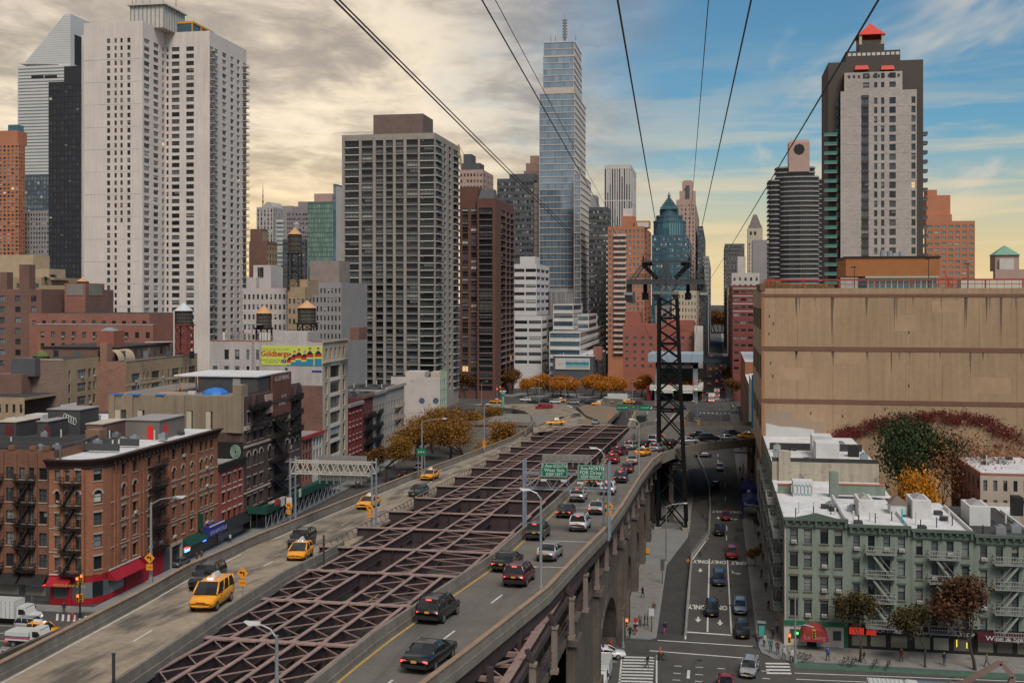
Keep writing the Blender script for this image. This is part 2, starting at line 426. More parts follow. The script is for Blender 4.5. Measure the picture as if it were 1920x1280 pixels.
 def wallbox(s,mat,x0,x1,y0,y1,z0,z1,faces='brlf',roof=TAR,parapet=0.,name='wall'):
  """plain walls for the sides given (f front -Y, b back, l left -X, r right +X) and a roof"""
  w_=s.part(name,mat)
  if 'f' in faces:w_.quad((x0,y0,z0),(x1,y0,z0),(x1,y0,z1),(x0,y0,z1))
  if 'b' in faces:w_.quad((x1,y1,z0),(x0,y1,z0),(x0,y1,z1),(x1,y1,z1))
  if 'l' in faces:w_.quad((x0,y1,z0),(x0,y0,z0),(x0,y0,z1),(x0,y1,z1))
  if 'r' in faces:w_.quad((x1,y0,z0),(x1,y1,z0),(x1,y1,z1),(x1,y0,z1))
  zr=z1-parapet
  if roof:s.part('roof',roof).quad((x0,y0,zr),(x1,y0,zr),(x1,y1,zr),(x0,y1,zr))
  if parapet:
   t=.3
   w_.box(x0+.003,x1-.003,y0+.003,y0+t,zr+.002,z1);w_.box(x0+.003,x1-.003,y1-t,y1-.003,zr+.002,z1)
   w_.box(x0+.003,x0+t,y0+t,y1-t,zr+.002,z1);w_.box(x1-t,x1-.003,y0+t,y1-t,zr+.002,z1)
 def done(s):
  for n,m,b in s.pieces:
   b.v=[(x-s.o.x,y-s.o.y,z-s.o.z) for x,y,z in b.v];b.build(n,m,s.root)
  for (n,_),(b,m) in s.mb.items():
   if not b.f:continue
   b.v=[(x-s.o.x,y-s.o.y,z-s.o.z) for x,y,z in b.v]
   if n not in NOSPLIT:
    isl=islands(b)
    if 1<len(isl)<=60:
     for q in isl:q.build(n,m,s.root)
     continue
    if len(isl)>60:tag(b.build(n,m,s.root),kind='stuff');continue
   b.build(n,m,s.root)
  if s.stuff.f:
   s.stuff.v=[(x-s.o.x,y-s.o.y,z-s.o.z) for x,y,z in s.stuff.v]
   tag(s.stuff.build('windows',s.smats,s.root),kind='stuff')
  return s.root
  # ================================================================ ground and streets
ASPH=M('asphalt',(.052,.049,.047),.85,.22,.25,2.5,bump=.15,dirt=(.35,(.035,.034,.034),.56))
ASPH2=M('asphalt_worn',(.07,.065,.061),.85,.2,.22,3,bump=.12,dirt=(.6,(.05,.048,.046),.57,(1,.12,1)))
WALK=M('sidewalk',(.17,.16,.15),.9,.16,.5,3,dirt=(.7,(.10,.095,.09),.56))
MARK=M('road_paint',(.52,.51,.48),.8,.16,1.,6,dirt=(2.2,(.12,.115,.11),.60))
MARKY=M('road_paint_yellow',(.50,.30,.06),.8,.15,1.,6)
GREENLANE=M('bike_lane',(.06,.115,.08),.8,.2,.8,5)
def sheet(name,pts,z,mat,kind='structure'):
 b=MB();b.poly([(p[0],p[1],z) for p in pts]);o=b.build(name,mat);tag(o,kind=kind);return o
b=MB();b.quad((-3000,-800,-.02),(3000,-800,-.02),(3000,6000,-.02),(-3000,6000,-.02));struct('ground',b,ASPH)
sheet('road',[(-4.3,149),(5.4,149),(5.4,470),(5.5,1600),(-10,1600),(-10,470),(-8,470),(-8,320),(-4.3,196)],-.012,ASPH2)
sheet('avenue_road',[(-160,118),(150,118),(150,148.6),(-160,148.6)],-.012,ASPH2)
sheet('service_road',[(-84,153),(-52,153),(-52,400),(-84,400)],-.012,ASPH2)
sheet('avenue_road',[(-160,446),(120,446),(120,500),(-160,500)],-.008,ASPH2)
# pavements: a kerb strip and flagstones
FLAG=M('flagstone',(.2,.188,.172),.9,.14,.6,4,dirt=(.8,(.12,.11,.1),.57));KERB=M('kerb_stone',(.2,.2,.2),.85,.12)
def pavement(name,pts,slab=None,rect=None):
 b=MB();b.prism(pts,-.02,.115,0);base=b.build(name,KERB);tag(base,kind='structure')
 if rect:
  x0,x1,y0,y1=rect;sx,sy=slab;me={}
  nx=max(1,round((x1-x0)/sx));ny=max(1,round((y1-y0)/sy));wx=(x1-x0)/nx;wy=(y1-y0)/ny
  q=MB();q.box(0,wx-.05,0,wy-.05,0,.02);mm=q.mesh('paving_slab',FLAG)
  for i in range(nx):
   for j in range(ny):obj('paving_slab',mm,base,(x0+i*wx+.025,y0+j*wy+.025,.112))
 return base
pavement('pavement_corner',[(5.3,150),(5.7,146.2),(7,144.3),(9,143.6),(9,149.9),(9,330),(5.3,330)],(1.75,2.5),(5.6,8.7,151,246))
pavement('pavement_shops',[(9.05,143.6),(75,143.6),(75,149.9),(9.05,149.9)],(2.2,2.0),(9.2,48,143.9,149.8))
pavement('pavement_arcade',[(-12.6,149.5),(-8.6,149.3),(-7.7,150.3),(-8.1,191),(-5.1,214),(-5,258),(-7.1,298),(-12.6,298)],(1.55,1.9),(-12.4,-8.3,151,191))
pavement('pavement_brick_corner',[(-160,147.5),(-90,147.5),(-86.5,148.8),(-85.2,152),(-84.6,400),(-88.6,400),(-88.6,150.3),(-160,150.3)],(2.4,2.2),(-112,-90,147.8,150.1))
pavement('pavement_far',[(5.3,335),(9,335),(9,442),(5.3,442)])
pavement('pavement_far',[(4.6,502),(9,502),(9,1500),(6.5,1500)])
pavement('pavement_far',[(-120,501),(-10.2,501),(-10.2,1500),(-16,1500),(-16,520),(-120,520)])
pavement('pavement_park',[(-52,180),(-48.6,180),(-48.6,330),(-52,330)])
# street repairs and covers
PATCH=M('tar_patch',(.035,.033,.032),.8,.15,1.,5);rp=random.Random(14)
for k in range(26):
 x,y=(rp.uniform(-3.4,4.6),rp.uniform(150,330)) if k<16 else (rp.uniform(-6,30),rp.uniform(126,141));w_,l_=rp.uniform(.5,1.6),rp.uniform(1,6)
 sheet('road_patch',[(x-w_/2+rp.uniform(-.1,.1),y-l_/2),(x+w_/2,y-l_/2+rp.uniform(-.2,.2)),(x+w_/2+rp.uniform(-.1,.1),y+l_/2),(x-w_/2,y+l_/2)],-.006+k*.0001,PATCH)
for x,y in ((.8,176),(3.6,188),(-1.8,205),(2.2,168),(1.5,226),(-2,142),(3,137),(14,134),(-5,128)):
 b=MB();b.cyl((0,0,-.01),(0,0,.003),.38,.38,14);b.cyl((0,0,.003),(0,0,.006),.3,.3,14);tag(b.build('manhole_cover',M('cast_iron',(.03,.028,.027),.6),None,(x,y,0)),kind='structure')
 # painted markings
marks=MB();ymarks=MB()
def line(mb,p,q,wd,z=.004):
 p=Vector((p[0],p[1],0));q=Vector((q[0],q[1],0));d=(q-p).normalized();r=Vector((-d.y,d.x,0))*wd/2
 mb.poly([(a.x,a.y,z) for a in (p-r,q-r,q+r,p+r)])
def gl(p,q,wd,mb=marks):line(mb,G(*p),G(*q),wd)
gl((1330,1047),(1326.5,1184),.22);gl((1364,1050),(1371.5,1187),.22)
gl((1324,1013),(1297,1050),.2);gl((1297,1050),(1285,1198),.22)
gl((1288,1184),(1373,1190),.5);gl((1233,1199.5),(1411,1211),.32);gl((1218,1219),(1424,1235),.32)
for p in ((1358,878),(1359,905),(1360,930),(1361,956),(1362.5,985),(1362,1003)):gl(p,(p[0]+.4,p[1]+9),.16)
gl((1330,942),(1327,1010),.2)
for i in range(9):line(marks,(-11.3+i*.02,141.6-i*1.12),(-7.5+i*.03,142.0-i*1.12),.55)
line(marks,(-11.6,142.4),(-11,131),.2);line(marks,(-7.3,143),(-6.7,131),.2)
for i in range(4):line(marks,(6.0,142.2-i*1.2),(8.9,142.6-i*1.2),.55)
for k,yy in ((0,139.3),(1,136.6),(2,134.2)):
 for i in range(5):line(marks,(-5+i*2.6,yy),(-4.1+i*2.6,yy),.2)
line(marks,(-3.2,138),(-3.2,135),.35);line(marks,(-40,139.5),(-12,139.5),.15);line(ymarks,(-40,142.5),(-12.5,143),.14)
line(marks,(9.3,139.2),(40,141.2),.2);line(marks,(9.3,137),(40,138.6),.2)
for i in range(6):line(marks,(12+i*4,135.6),(14+i*4,135.7),.15)
b=MB();b.poly([(9.4,141.2,-.004),(60,142.0,-.004),(60,143.4,-.004),(9.4,143.2,-.004)]);struct('bike_lane',b,GREENLANE)
for k in range(3):line(marks,(-104+k*.3,139.5-3.2*k),(-88,140.5-3.2*k),.14)
for i in range(7):line(marks,(-92+i*.9,146.6-i*.05),(-90.2+i*.9,143.6-i*.05),.3)
line(marks,(-66,155),(-66,330),.18);line(marks,(-61,155),(-61,330),.16);line(ymarks,(-56.5,180),(-56.5,330),.15)
# 60th street beyond the ramp and second avenue
for yy in (300,312,324,338,352):line(marks,(.6,yy),(.6,yy+5),.2)
line(marks,(.6,360),(.6,395),.2);line(marks,(-2.6,440),(5,440),.5)
for i in range(8):line(marks,(-6+i*1.6,443),(-6+i*1.6,446),.7)
for i in range(8):line(marks,(-6+i*1.6,497),(-6+i*1.6,500.5),.7)
for i in range(12):line(marks,(-62+i*7,452.5),(-59+i*7,452.5),.22);line(marks,(-62+i*7,460),(-59+i*7,460),.22)
b=MB();b.box(1.2,4.8,351,360,-.01,.004);tag(b.build('road_patch',M('road_patch',(.2,.19,.18),.9,.1)),kind='structure')
marks.build('road_marking',MARK)['kind']='structure';ymarks.build('road_marking_yellow',MARKY)['kind']='structure'
TXT={}
def text(body,parent,loc,rot,sx,sy,mat,ext=.0,align='CENTER',name='lettering',spacing=1.,off=0.):
 c=bpy.data.curves.new(name,'FONT');c.body=body;c.size=1.;c.extrude=ext;c.align_x=align;c.align_y='CENTER';c.space_character=spacing
 c.resolution_u=3;c.materials.append(mat)
 o=bpy.data.objects.new(name,c);COL.objects.link(o)
 c.offset=off
 me=bpy.data.meshes.new_from_object(o);bpy.data.objects.remove(o);bpy.data.curves.remove(c);o=obj(name,me)
 if parent is not None:o.parent=parent
 o.location=loc;o.rotation_euler=rot;o.scale=(sx,sy,1);return o
def painted(px,py):
 p=G(px,py);o=text('ONLY',None,(p.x,p.y,.006),(0,0,PI),.95,3.2,MARK,name='road_lettering',off=.035)
 o['kind']='structure'
for p in ((1314,1052),(1347,1053),(1385,1055),(1307,1137),(1347,1138),(1347,958.5),(1379,959.5)):painted(*p)
def arrow(px,py,turn=0):
 p=G(px,py);b=MB();z=.006
 if not turn:
  b.poly([(-.12,1.2,z),(-.12,0,z),(.12,0,z),(.12,1.2,z)]);b.poly([(-.45,0,z),(0,-1.6,z),(.45,0,z)])
 else:
  b.poly([(-.5,1.6,z),(-.3,1.6,z),(-.3,0,z),(.4,0,z),(.4,.5,z),(-.5,.5,z)][:2]+[(-.25,.35,z),(.35,.2,z),(.35,-.2,z),(-.45,0,z)]);b.poly([(.3,.9,z),(.3,-.9,z),(1.1,0,z)])
 o=b.build('road_arrow',MARK,None,(p.x,p.y,0));o['kind']='structure'
for p in ((1313,1068),(1348,1070),(1309,1160),(1350,1166),(1347,970)):arrow(*p)
for p in ((1378,1074),(1374,973)):arrow(p[0],p[1],1)
# ================================================================ the bridge
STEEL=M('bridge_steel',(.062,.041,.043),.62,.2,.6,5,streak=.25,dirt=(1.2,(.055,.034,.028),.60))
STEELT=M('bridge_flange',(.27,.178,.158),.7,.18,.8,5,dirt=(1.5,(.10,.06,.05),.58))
COLM=M('bridge_column',(.23,.175,.15),.7,.15,.6,5,streak=.2)
DECKR=M('deck_right',(.135,.12,.105),.9,.16,.2,2.5,bump=.1,dirt=(.5,(.075,.07,.066),.56,(1,.07,1)))
DECKL=M('deck_left',(.27,.215,.16),.9,.22,.2,2.,bump=.1,dirt=(.5,(.1,.085,.072),.47,(1,.2,1)))
PARA=M('parapet_concrete',(.195,.168,.14),.92,.16,.4,4,streak=.22,bump=.1)
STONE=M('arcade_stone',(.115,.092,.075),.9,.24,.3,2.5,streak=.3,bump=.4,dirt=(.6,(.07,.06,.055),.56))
RUST=M('parapet_cap',(.27,.18,.12),.85,.18,.5,5)
def interp(tab,y):
 if y<=tab[0][0]:return tab[0][1]
 for (a,p),(c,q) in zip(tab,tab[1:]):
  if y<=c:return p+(q-p)*(y-a)/(c-a)
 return tab[-1][1]
T_XR=[(30,-19.9),(60,-15.7),(67.5,-14.8),(86,-12.8),(99,-12.2),(116,-11.3),(136,-11),(167,-11),(194,-10.6),(208,-9.6)]
T_XL=[(30,-22.0),(70,-21.7),(81,-21),(99,-19.7),(138,-19.4),(300,-20)]
T_XO=[(30,-37.9),(58.7,-40.4),(79,-42.3),(96,-44.6),(110,-46.6),(167,-46.7),(208,-45.7),(250,-45.1),(283,-46.4)]
T_XI=[(30,-30.2),(56,-32.2),(67,-33.2),(77,-34.1),(97,-35.4),(112,-37.0),(130,-38.2),(210,-40.4),(300,-42)]
def dzl(y):return -1.0*min(1,max(0,(y-88)/22))
bridge=thing('road_bridge','brown steel and concrete road bridge with open girders between two roadways','bridge')
def strip(tabL,tabR,dz,y0,y1,step,name,mat,th=.35):
 y=y0
 while y<y1-1e-3:
  ye=min(y+step,y1);b=MB();g=.04
  def c(yy,tab):return interp(tab,yy),yy,bz(yy)+dz(yy)
  p=[c(y+g,tabL),c(y+g,tabR),c(ye,tabR),c(ye,tabL)]
  b.hexa([(a,e,h-th) for a,e,h in p]+p);b.build(name,mat,bridge);y=ye
Z0=lambda y:0.
ME_R=lambda y:0.
strip(T_XL,T_XR,Z0,30,210,12,'deck_slab',DECKR)
strip(T_XO,T_XI,dzl,30,294,12,'deck_slab',DECKL)
def parapet(tab,dz,y0,y1,step=6.,h=.95,th=.32,side=1,cap=None):
 y=y0
 while y<y1-1e-3:
  ye=min(y+step,y1);b=MB();n=3
  for i in range(n):
   a=y+(ye-y)*i/n+(.05 if i==0 else 0);e=y+(ye-y)*(i+1)/n
   xa,xe=interp(tab,a),interp(tab,e);za,ze=bz(a)+dz(a),bz(e)+dz(e)
   b.hexa([(xa-th/2-.08,a,za-.25),(xa+th/2+.08,a,za-.25),(xe+th/2+.08,e,ze-.25),(xe-th/2-.08,e,ze-.25),(xa-th/2-.08,a,za+.35),(xa+th/2+.08,a,za+.35),(xe+th/2+.08,e,ze+.35),(xe-th/2-.08,e,ze+.35)])
   b.hexa([(xa-th/2,a,za+.35),(xa+th/2,a,za+.35),(xe+th/2,e,ze+.35),(xe-th/2,e,ze+.35),(xa-th/2+.04,a,za+h),(xa+th/2-.04,a,za+h),(xe+th/2-.04,e,ze+h),(xe-th/2+.04,e,ze+h)])
   if cap:b.hexa([(xa-th/2-.02,a,za+h),(xa+th/2+.02,a,za+h),(xe+th/2+.02,e,ze+h),(xe-th/2-.02,e,ze+h),(xa-th/2-.02,a,za+h+.07),(xa+th/2+.02,a,za+h+.07),(xe+th/2+.02,e,ze+h+.07),(xe-th/2-.02,e,ze+h+.07)],1)
  b.build('parapet_panel',[PARA,RUST],bridge);y=ye
parapet(T_XR,Z0,30,208,cap=1);parapet(T_XL,Z0,30,162);parapet(T_XO,dzl,30,284,cap=1);parapet(T_XI,dzl,30,108)
# fascia girder below the outer right edge
b=MB()
y=30
while y<208:
 ye=min(y+6,208);xa,xe=interp(T_XR,y),interp(T_XR,ye)
 b.hexa([(xa-.5,y,bz(y)-1.5),(xa-.1,y,bz(y)-1.5),(xe-.1,ye,bz(ye)-1.5),(xe-.5,ye,bz(ye)-1.5),(xa-.5,y,bz(y)-.36),(xa-.1,y,bz(y)-.36),(xe-.1,ye,bz(ye)-.36),(xe-.5,ye,bz(ye)-.36)]);y=ye
b.build('fascia_girder',STEEL,bridge)
# lane paint on the decks
def deckline(tabA,fa,tabB,dz,segs,wd,mat,name):
 b=MB()
 for s0,s1 in segs:
  n=max(1,int((s1-s0)/6))
  for i in range(n):
   a=s0+(s1-s0)*i/n;e=s0+(s1-s0)*(i+1)/n
   xa=interp(tabA,a)*(1-fa)+interp(tabB,a)*fa;xe=interp(tabA,e)*(1-fa)+interp(tabB,e)*fa
   za,ze=bz(a)+dz(a)+.006,bz(e)+dz(e)+.006
   b.quad((xa-wd/2,a,za),(xa+wd/2,a,za),(xe+wd/2,e,ze),(xe-wd/2,e,ze))
 b.build(name,mat,bridge)
deckline(T_XL,.07,T_XR,Z0,[(30,205)],.16,MARKY,'edge_line')
deckline(T_XL,.52,T_XR,Z0,[(a,a+3.2) for a in range(36,150,12)],.15,MARK,'lane_line')
deckline(T_XL,.55,T_XR,Z0,[(150,205)],.2,MARK,'lane_line')
deckline(T_XO,.06,T_XI,dzl,[(30,270)],.13,MARK,'edge_line')
deckline(T_XO,.5,T_XI,dzl,[(a,a+3) for a in range(40,280,14)],.14,MARK,'lane_line')
b=MB()
for yy in (99,113,138,60):b.quad((interp(T_XL,yy)+.4,yy,bz(yy)+.006),(interp(T_XR,yy)-.4,yy+.2,bz(yy)+.006),(interp(T_XR,yy)-.4,yy+.35,bz(yy)+.006),(interp(T_XL,yy)+.4,yy+.15,bz(yy)+.006))
b.build('expansion_joint',MARK,bridge)
# open steel floor: cross beams, stringers, lattice bracing
YB=[34.5,46.5,58.3,70,81.8,93.5,105.2,117.5,130,142.8,156,168.6,182.2,195.8,209.8,224,238.5,254,271,286,300]
XBL=[(34,-31.4),(58,-33.4),(70,-34.6),(82,-35.7),(93.5,-37.0),(105,-38),(130,-38.3),(196,-39.9),(254,-41.4),(300,-42.4)]
XBR=[(34,-22.4),(60,-22.3),(82,-22.0),(93.5,-21.6),(105,-20.7),(118,-20.9),(156,-21.6),(300,-22)]
for y in YB:
 x0,x1,z=interp(XBL,y),interp(XBR,y),bz(y);b=MB();D=1.75
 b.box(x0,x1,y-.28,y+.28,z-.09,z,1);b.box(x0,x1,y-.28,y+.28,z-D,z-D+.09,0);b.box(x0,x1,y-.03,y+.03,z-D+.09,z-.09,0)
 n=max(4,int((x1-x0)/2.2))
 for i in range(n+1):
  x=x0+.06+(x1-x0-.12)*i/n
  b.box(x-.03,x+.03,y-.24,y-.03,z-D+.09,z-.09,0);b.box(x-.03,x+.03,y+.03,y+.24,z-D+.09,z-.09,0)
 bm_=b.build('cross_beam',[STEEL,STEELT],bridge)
 if 50<y<200:
  for f in ((.12,.27,.43,.60,.76,.93) if y<90 else (.20,.355,.56,.715)):
   g=MB();x=x0+(x1-x0)*f;g.box(x-.32,x+.32,y-.34,y+.34,z+.002,z+.03)
   for dx in (-.24,0,.24):
    for dy in (-.26,.26):g.box(x+dx-.035,x+dx+.035,y+dy-.035,y+dy+.035,z+.03,z+.055)
   g.build('gusset_plate',STEELT,bm_)
def stringers_at(y):
 x0,x1=interp(XBL,y),interp(XBR,y)
 if y<90:return [x0+(x1-x0)*f for f in (.12,.27,.43,.60,.76,.93)]
 return [x0+(x1-x0)*f for f in (.20,.355,.56,.715,.985)]
for a,e in zip(YB,YB[1:]):
 m=(a+e)/2;S0,S1=stringers_at(m),stringers_at(m)
 ya,ye=a+.29,e-.29;za,ze=bz(ya)-.02,bz(ye)-.02
 for x in S0:
  b=MB();W=.145;D=.95
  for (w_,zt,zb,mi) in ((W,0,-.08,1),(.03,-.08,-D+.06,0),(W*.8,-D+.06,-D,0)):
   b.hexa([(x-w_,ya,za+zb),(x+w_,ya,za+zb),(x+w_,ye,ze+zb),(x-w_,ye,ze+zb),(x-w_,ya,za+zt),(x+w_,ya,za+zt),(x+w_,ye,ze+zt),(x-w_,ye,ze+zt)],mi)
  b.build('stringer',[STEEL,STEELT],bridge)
 pairs=[(0,1),(1,2),(3,4),(4,5)] if m<90 else [(0,1),(2,3)]
 if m>90 and m<112:pairs=[(0,1),(2,3),(3,4)]
 if m<80:pairs=[(0,1),(1,2),(2,3),(3,4),(4,5)]
 for i,j in pairs:
  b=MB();xa,xb=S0[i]+.16,S0[j]-.16;n=6
  for k in range(n):
   p,q=ya+(ye-ya)*k/n,ya+(ye-ya)*(k+1)/n
   if k%2:p,q=q,p
   b.bar((xa,p,za+(ze-za)*(p-ya)/(ye-ya)-.12),(xb,q,za+(ze-za)*(q-ya)/(ye-ya)-.12),.075,.07)
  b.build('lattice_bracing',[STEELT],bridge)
  # knee diagonals under some beams
for y in YB[6:13]:
 b=MB();x=interp(XBL,y);b.bar((x+.4,y+.5,bz(y)-1.5),(x+3,y+5,bz(y)-.6),.22,.18);x=interp(XBR,y);b.bar((x-4.5,y+2,bz(y)-1.4),(x-.4,y+.6,bz(y)-.7),.2,.18)
 b.build('knee_brace',STEELT,bridge)
 # lattice rail along the left roadway where no parapet stands
for a,e in zip(YB[6:-1],YB[7:]):
 b=MB();xa,xe=interp(XBL,a)-.1,interp(XBL,e)-.1;za,ze=bz(a)-.2,bz(e)-.2
 for h in (0,.95):b.bar((xa,a,za-.8+h),(xe,e,ze-.8+h),.1,.1)
 n=14
 for k in range(n):
  p,q=(k/n,(k+1)/n) if k%2 else ((k+1)/n,k/n)
  b.bar((xa+(xe-xa)*p,a+(e-a)*p,za+(ze-za)*p-.8),(xa+(xe-xa)*q,a+(e-a)*q,za+(ze-za)*q+.15),.05,.05)
 b.build('lattice_rail',COLM,bridge)
 # lower roadway beneath
b=MB();b2=MB();y=20
LOWM=M('lower_road',(.05,.047,.045),.9,.2)
while y<300:
 ye=y+14;za,ze=bz(y)-6.6,bz(ye)-6.6
 b.hexa([(-47,y,za-.4),(-13,y,za-.4),(-13,ye,ze-.4),(-47,ye,ze-.4),(-47,y,za),(-13,y,za),(-13,ye,ze),(-47,ye,ze)])
 for x in (-27.2,-26.8,-35):b2.quad((x-.08,y,za+.01),(x+.08,y,za+.01),(x+.08,ye,ze+.01),(x-.08,ye,ze+.01))
 y=ye
b.build('lower_road',LOWM,bridge);b2.build('lower_lane_line',MARKY,bridge)
for x in (-22.6,-33.5):
 for y in YB[1:]:
  b=MB();b.box(x-.25,x+.25,y-.25,y+.25,bz(y)-6.6,bz(y)-1.76);b.build('inner_post',STEEL,bridge)
  # left outer wall (barely seen)
b=MB();b.hexa([(-47.2,30,-.02),(-46.9,30,-.02),(-46.9,290,-.02),(-47.2,290,-.02),(-47.2,30,bz(30)-1.4),(-46.9,30,bz(30)-1.4),(-46.9,290,bz(290)-1.4),(-47.2,290,bz(290)-1.4)]);b.build('side_wall',STONE,bridge)
# right side: lattice columns on a stone ledge
XC=-11.9
def ledge(y):return bz(y)-5.0
yc=42.8
while yc<232:
 zt,zb_=bz(yc)-1.45,ledge(yc);b=MB();x=XC if yc<190 else XC+(yc-190)*.02
 for dy in (-.22,.22):b.box(x-.2,x+.2,yc+dy-.04,yc+dy+.04,zb_,zt)
 n=7
 for k in range(n):
  z0=zb_+(zt-zb_)*k/n;z1=zb_+(zt-zb_)*(k+1)/n;s=1 if k%2 else -1
  for xx in (x-.14,x+.14):b.bar((xx,yc-.2*s,z0),(xx,yc+.2*s,z1),.07,.07)
 b.box(x-.3,x+.3,yc-.34,yc+.34,zb_,zb_+.3);b.box(x-.3,x+.3,yc-.34,yc+.34,zt-.2,zt)
 b.build('lattice_column',COLM,bridge)
 b=MB();b.bar((x,yc,zt),(x-.4,yc,bz(yc)-.6),.3,.3);b.build('column_bracket',STEEL,bridge)
 b=MB();yy=yc+5;b.box(x-2,x-1.6,yy-.2,yy+.2,ledge(yy)-2,bz(yy)-.4);b.build('rear_post',STEEL,bridge)
 b=MB();b.bar((x-.2,yc,ledge(yc)+1.6),(x-.2,yc+10.3,ledge(yc+10.3)+1.6),.1,.1);b.bar((x-.2,yc,ledge(yc)+1.1),(x-.2,yc+10.3,ledge(yc+10.3)+1.1),.08,.08);b.bar((x-.3,yc,zt-.2),(x-.3,yc+10.3,bz(yc+10.3)-1.65),.25,.5);b.build('edge_rail',STEEL,bridge)
 yc+=10.3
 # girder outside the deck edge, near, with open lattice
b=MB();c=MB()
xo=-12.9
for a in range(40,96,6):
 e=a+6;za,ze=bz(a)-1.5,bz(e)-1.5
 b.hexa([(xo-.06,a,za-1.3),(xo+.06,a,za-1.3),(xo+.06,e,ze-1.3),(xo-.06,e,ze-1.3),(xo-.06,a,za),(xo+.06,a,za),(xo+.06,e,ze),(xo-.06,e,ze)])
 b.hexa([(xo-.3,a,za),(xo+.3,a,za),(xo+.3,e,ze),(xo-.3,e,ze),(xo-.3,a,za+.08),(xo+.3,a,za+.08),(xo+.3,e,ze+.08),(xo-.3,e,ze+.08)],1)
 xi=min(interp(T_XR,a)-.6,-14.6)-1.5
 c.bar((xi,a,za-.1),(xo,a,za-.1),.3,.3);c.bar((xi,a,za-.9),(xo,a,za-.9),.3,.2)
 c.bar((xi,a,za-.2),(xo,e,ze-.2),.12,.12);c.bar((xo,a,za-.2),(xi,e,ze-.2),.12,.12)
b.build('outer_girder',[STEEL,STEELT],bridge);c.build('outer_lattice',[STEELT],bridge)
# stone arcade: wall with openings, piers, ledge and copings
XW=-12.6
def arch_wall(y0,y1,openings):
 """vertical stone wall on X=XW from ground to the ledge; openings (ya,yb,springing,crown)"""
 b=MB();x,xb=XW,XW-9
 ys=sorted({y0,y1,*[o[0] for o in openings],*[o[1] for o in openings]})
 def q(a,e,za0,za1,zb0,zb1):b.quad((x,a,za0),(x,e,zb0),(x,e,zb1),(x,a,za1))
 for a,e in zip(ys,ys[1:]):
  o=next((o for o in openings if o[0]<=a+1e-3 and e<=o[1]+1e-3),None)
  if o is None:q(a,e,-.02,ledge(a),-.02,ledge(e));continue
  n=14;pts=[]
  for i in range(n+1):
   t=i/n;yy=a+(e-a)*t;pts.append((yy,o[2]+(o[3]-o[2])*math.sqrt(max(0,1-(2*t-1)**2))))
  for (p,zp),(r,zr) in zip(pts,pts[1:]):
   q(p,r,zp,ledge(p),zr,ledge(r));b.quad((x,p,zp),(xb,p,zp),(xb,r,zr),(x,r,zr))
  for yy,sgn in ((a,1),(e,-1)):
   b.quad((x,yy,-.02),(xb,yy,-.02),(xb,yy,o[2]),(x,yy,o[2]))
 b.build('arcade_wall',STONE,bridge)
arch_wall(96,240,[(121,145.5,1.2,9.0),(160,170,3,7.2),(178,188,3,7.0),(196,206,2.8,6.6),(213,222,2.6,6.2)])
b=MB();b.quad((XW-9,96,-.02),(XW-9,150,-.02),(XW-9,150,14),(XW-9,96,14));b.build('arch_back_wall',STONE,bridge)
for (ya,yb,s,c_) in [(121,145.5,1.2,9.0),(160,170,3,7.2),(178,188,3,7.0),(196,206,2.8,6.6),(213,222,2.6,6.2)]:
 n=17;cy=(ya+yb)/2;ry=(yb-ya)/2;rz_=c_-s
 for i in range(n):
  t0,t1=PI*i/n+.006,PI*(i+1)/n-.006;k=.75 if ry>8 else .5
  def ap(t,e):return (cy-(ry+e)*math.cos(t),s+(rz_+e)*math.sin(t))
  (a,za),(e,ze),(g,zg),(h,zh)=ap(t0,0),ap(t1,0),ap(t1,k),ap(t0,k)
  q=MB();X0,X1=XW-.02,XW+.14
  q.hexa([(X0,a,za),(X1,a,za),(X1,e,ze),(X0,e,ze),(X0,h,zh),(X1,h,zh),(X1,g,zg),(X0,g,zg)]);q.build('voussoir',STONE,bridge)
for yc in (98,118.5,148.5,156.5,174,192,209.5,227):
 b=MB();zt=ledge(yc)
 b.box(XW,XW+.9,yc-1.3,yc+1.3,-.02,zt*.33);b.box(XW,XW+.65,yc-1.1,yc+1.1,zt*.33,zt-1.2);b.box(XW,XW+1.0,yc-1.4,yc+1.4,zt-1.2,zt-.7);b.box(XW,XW+.75,yc-1.2,yc+1.2,zt-.7,zt+.9)
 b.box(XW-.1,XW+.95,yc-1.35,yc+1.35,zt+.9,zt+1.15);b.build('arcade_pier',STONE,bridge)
for a in range(40,240,6):
 e=a+5.97;b=MB();x=XW
 b.hexa([(x-.8,a,ledge(a)-.5),(x+.3,a,ledge(a)-.5),(x+.3,e,ledge(e)-.5),(x-.8,e,ledge(e)-.5),(x-.8,a,ledge(a)),(x+.3,a,ledge(a)),(x+.3,e,ledge(e)),(x-.8,e,ledge(e))])
 if a>96:
  b.hexa([(x+.02,a,ledge(a)),(x+.24,a,ledge(a)),(x+.24,e,ledge(e)),(x+.02,e,ledge(e)),(x+.02,a,ledge(a)+.75),(x+.24,a,ledge(a)+.75),(x+.24,e,ledge(e)+.75),(x+.02,e,ledge(e)+.75)])
 b.build('stone_ledge',STONE,bridge)
 # courses of ashlar on the wall, as proud blocks
q=MB();q.box(0,.05,0,1.55,0,.62);blk=q.mesh('stone_block',STONE);rr=random.Random(3);nb=0
for k in range(16):
 z=.1+k*.68
 for j in range(80):
  y=148+(k%2)*.8+j*1.62
  if y>234 or z+.7>ledge(y)-.6 or nb>285:continue
  if any(a-.9<y+.8<c+.9 and z<h+1.0 for a,c,h in ((160,170,7.2),(178,188,7),(196,206,6.6),(213,222,6.2))):continue
  if any(abs(y+.8-p)<2.2 for p in (148.5,156.5,174,192,209.5,227)):continue
  nb+=1;o=obj('stone_block',blk,bridge,(XW,y,z));o.scale=(.5+rr.random(),.97,.97)
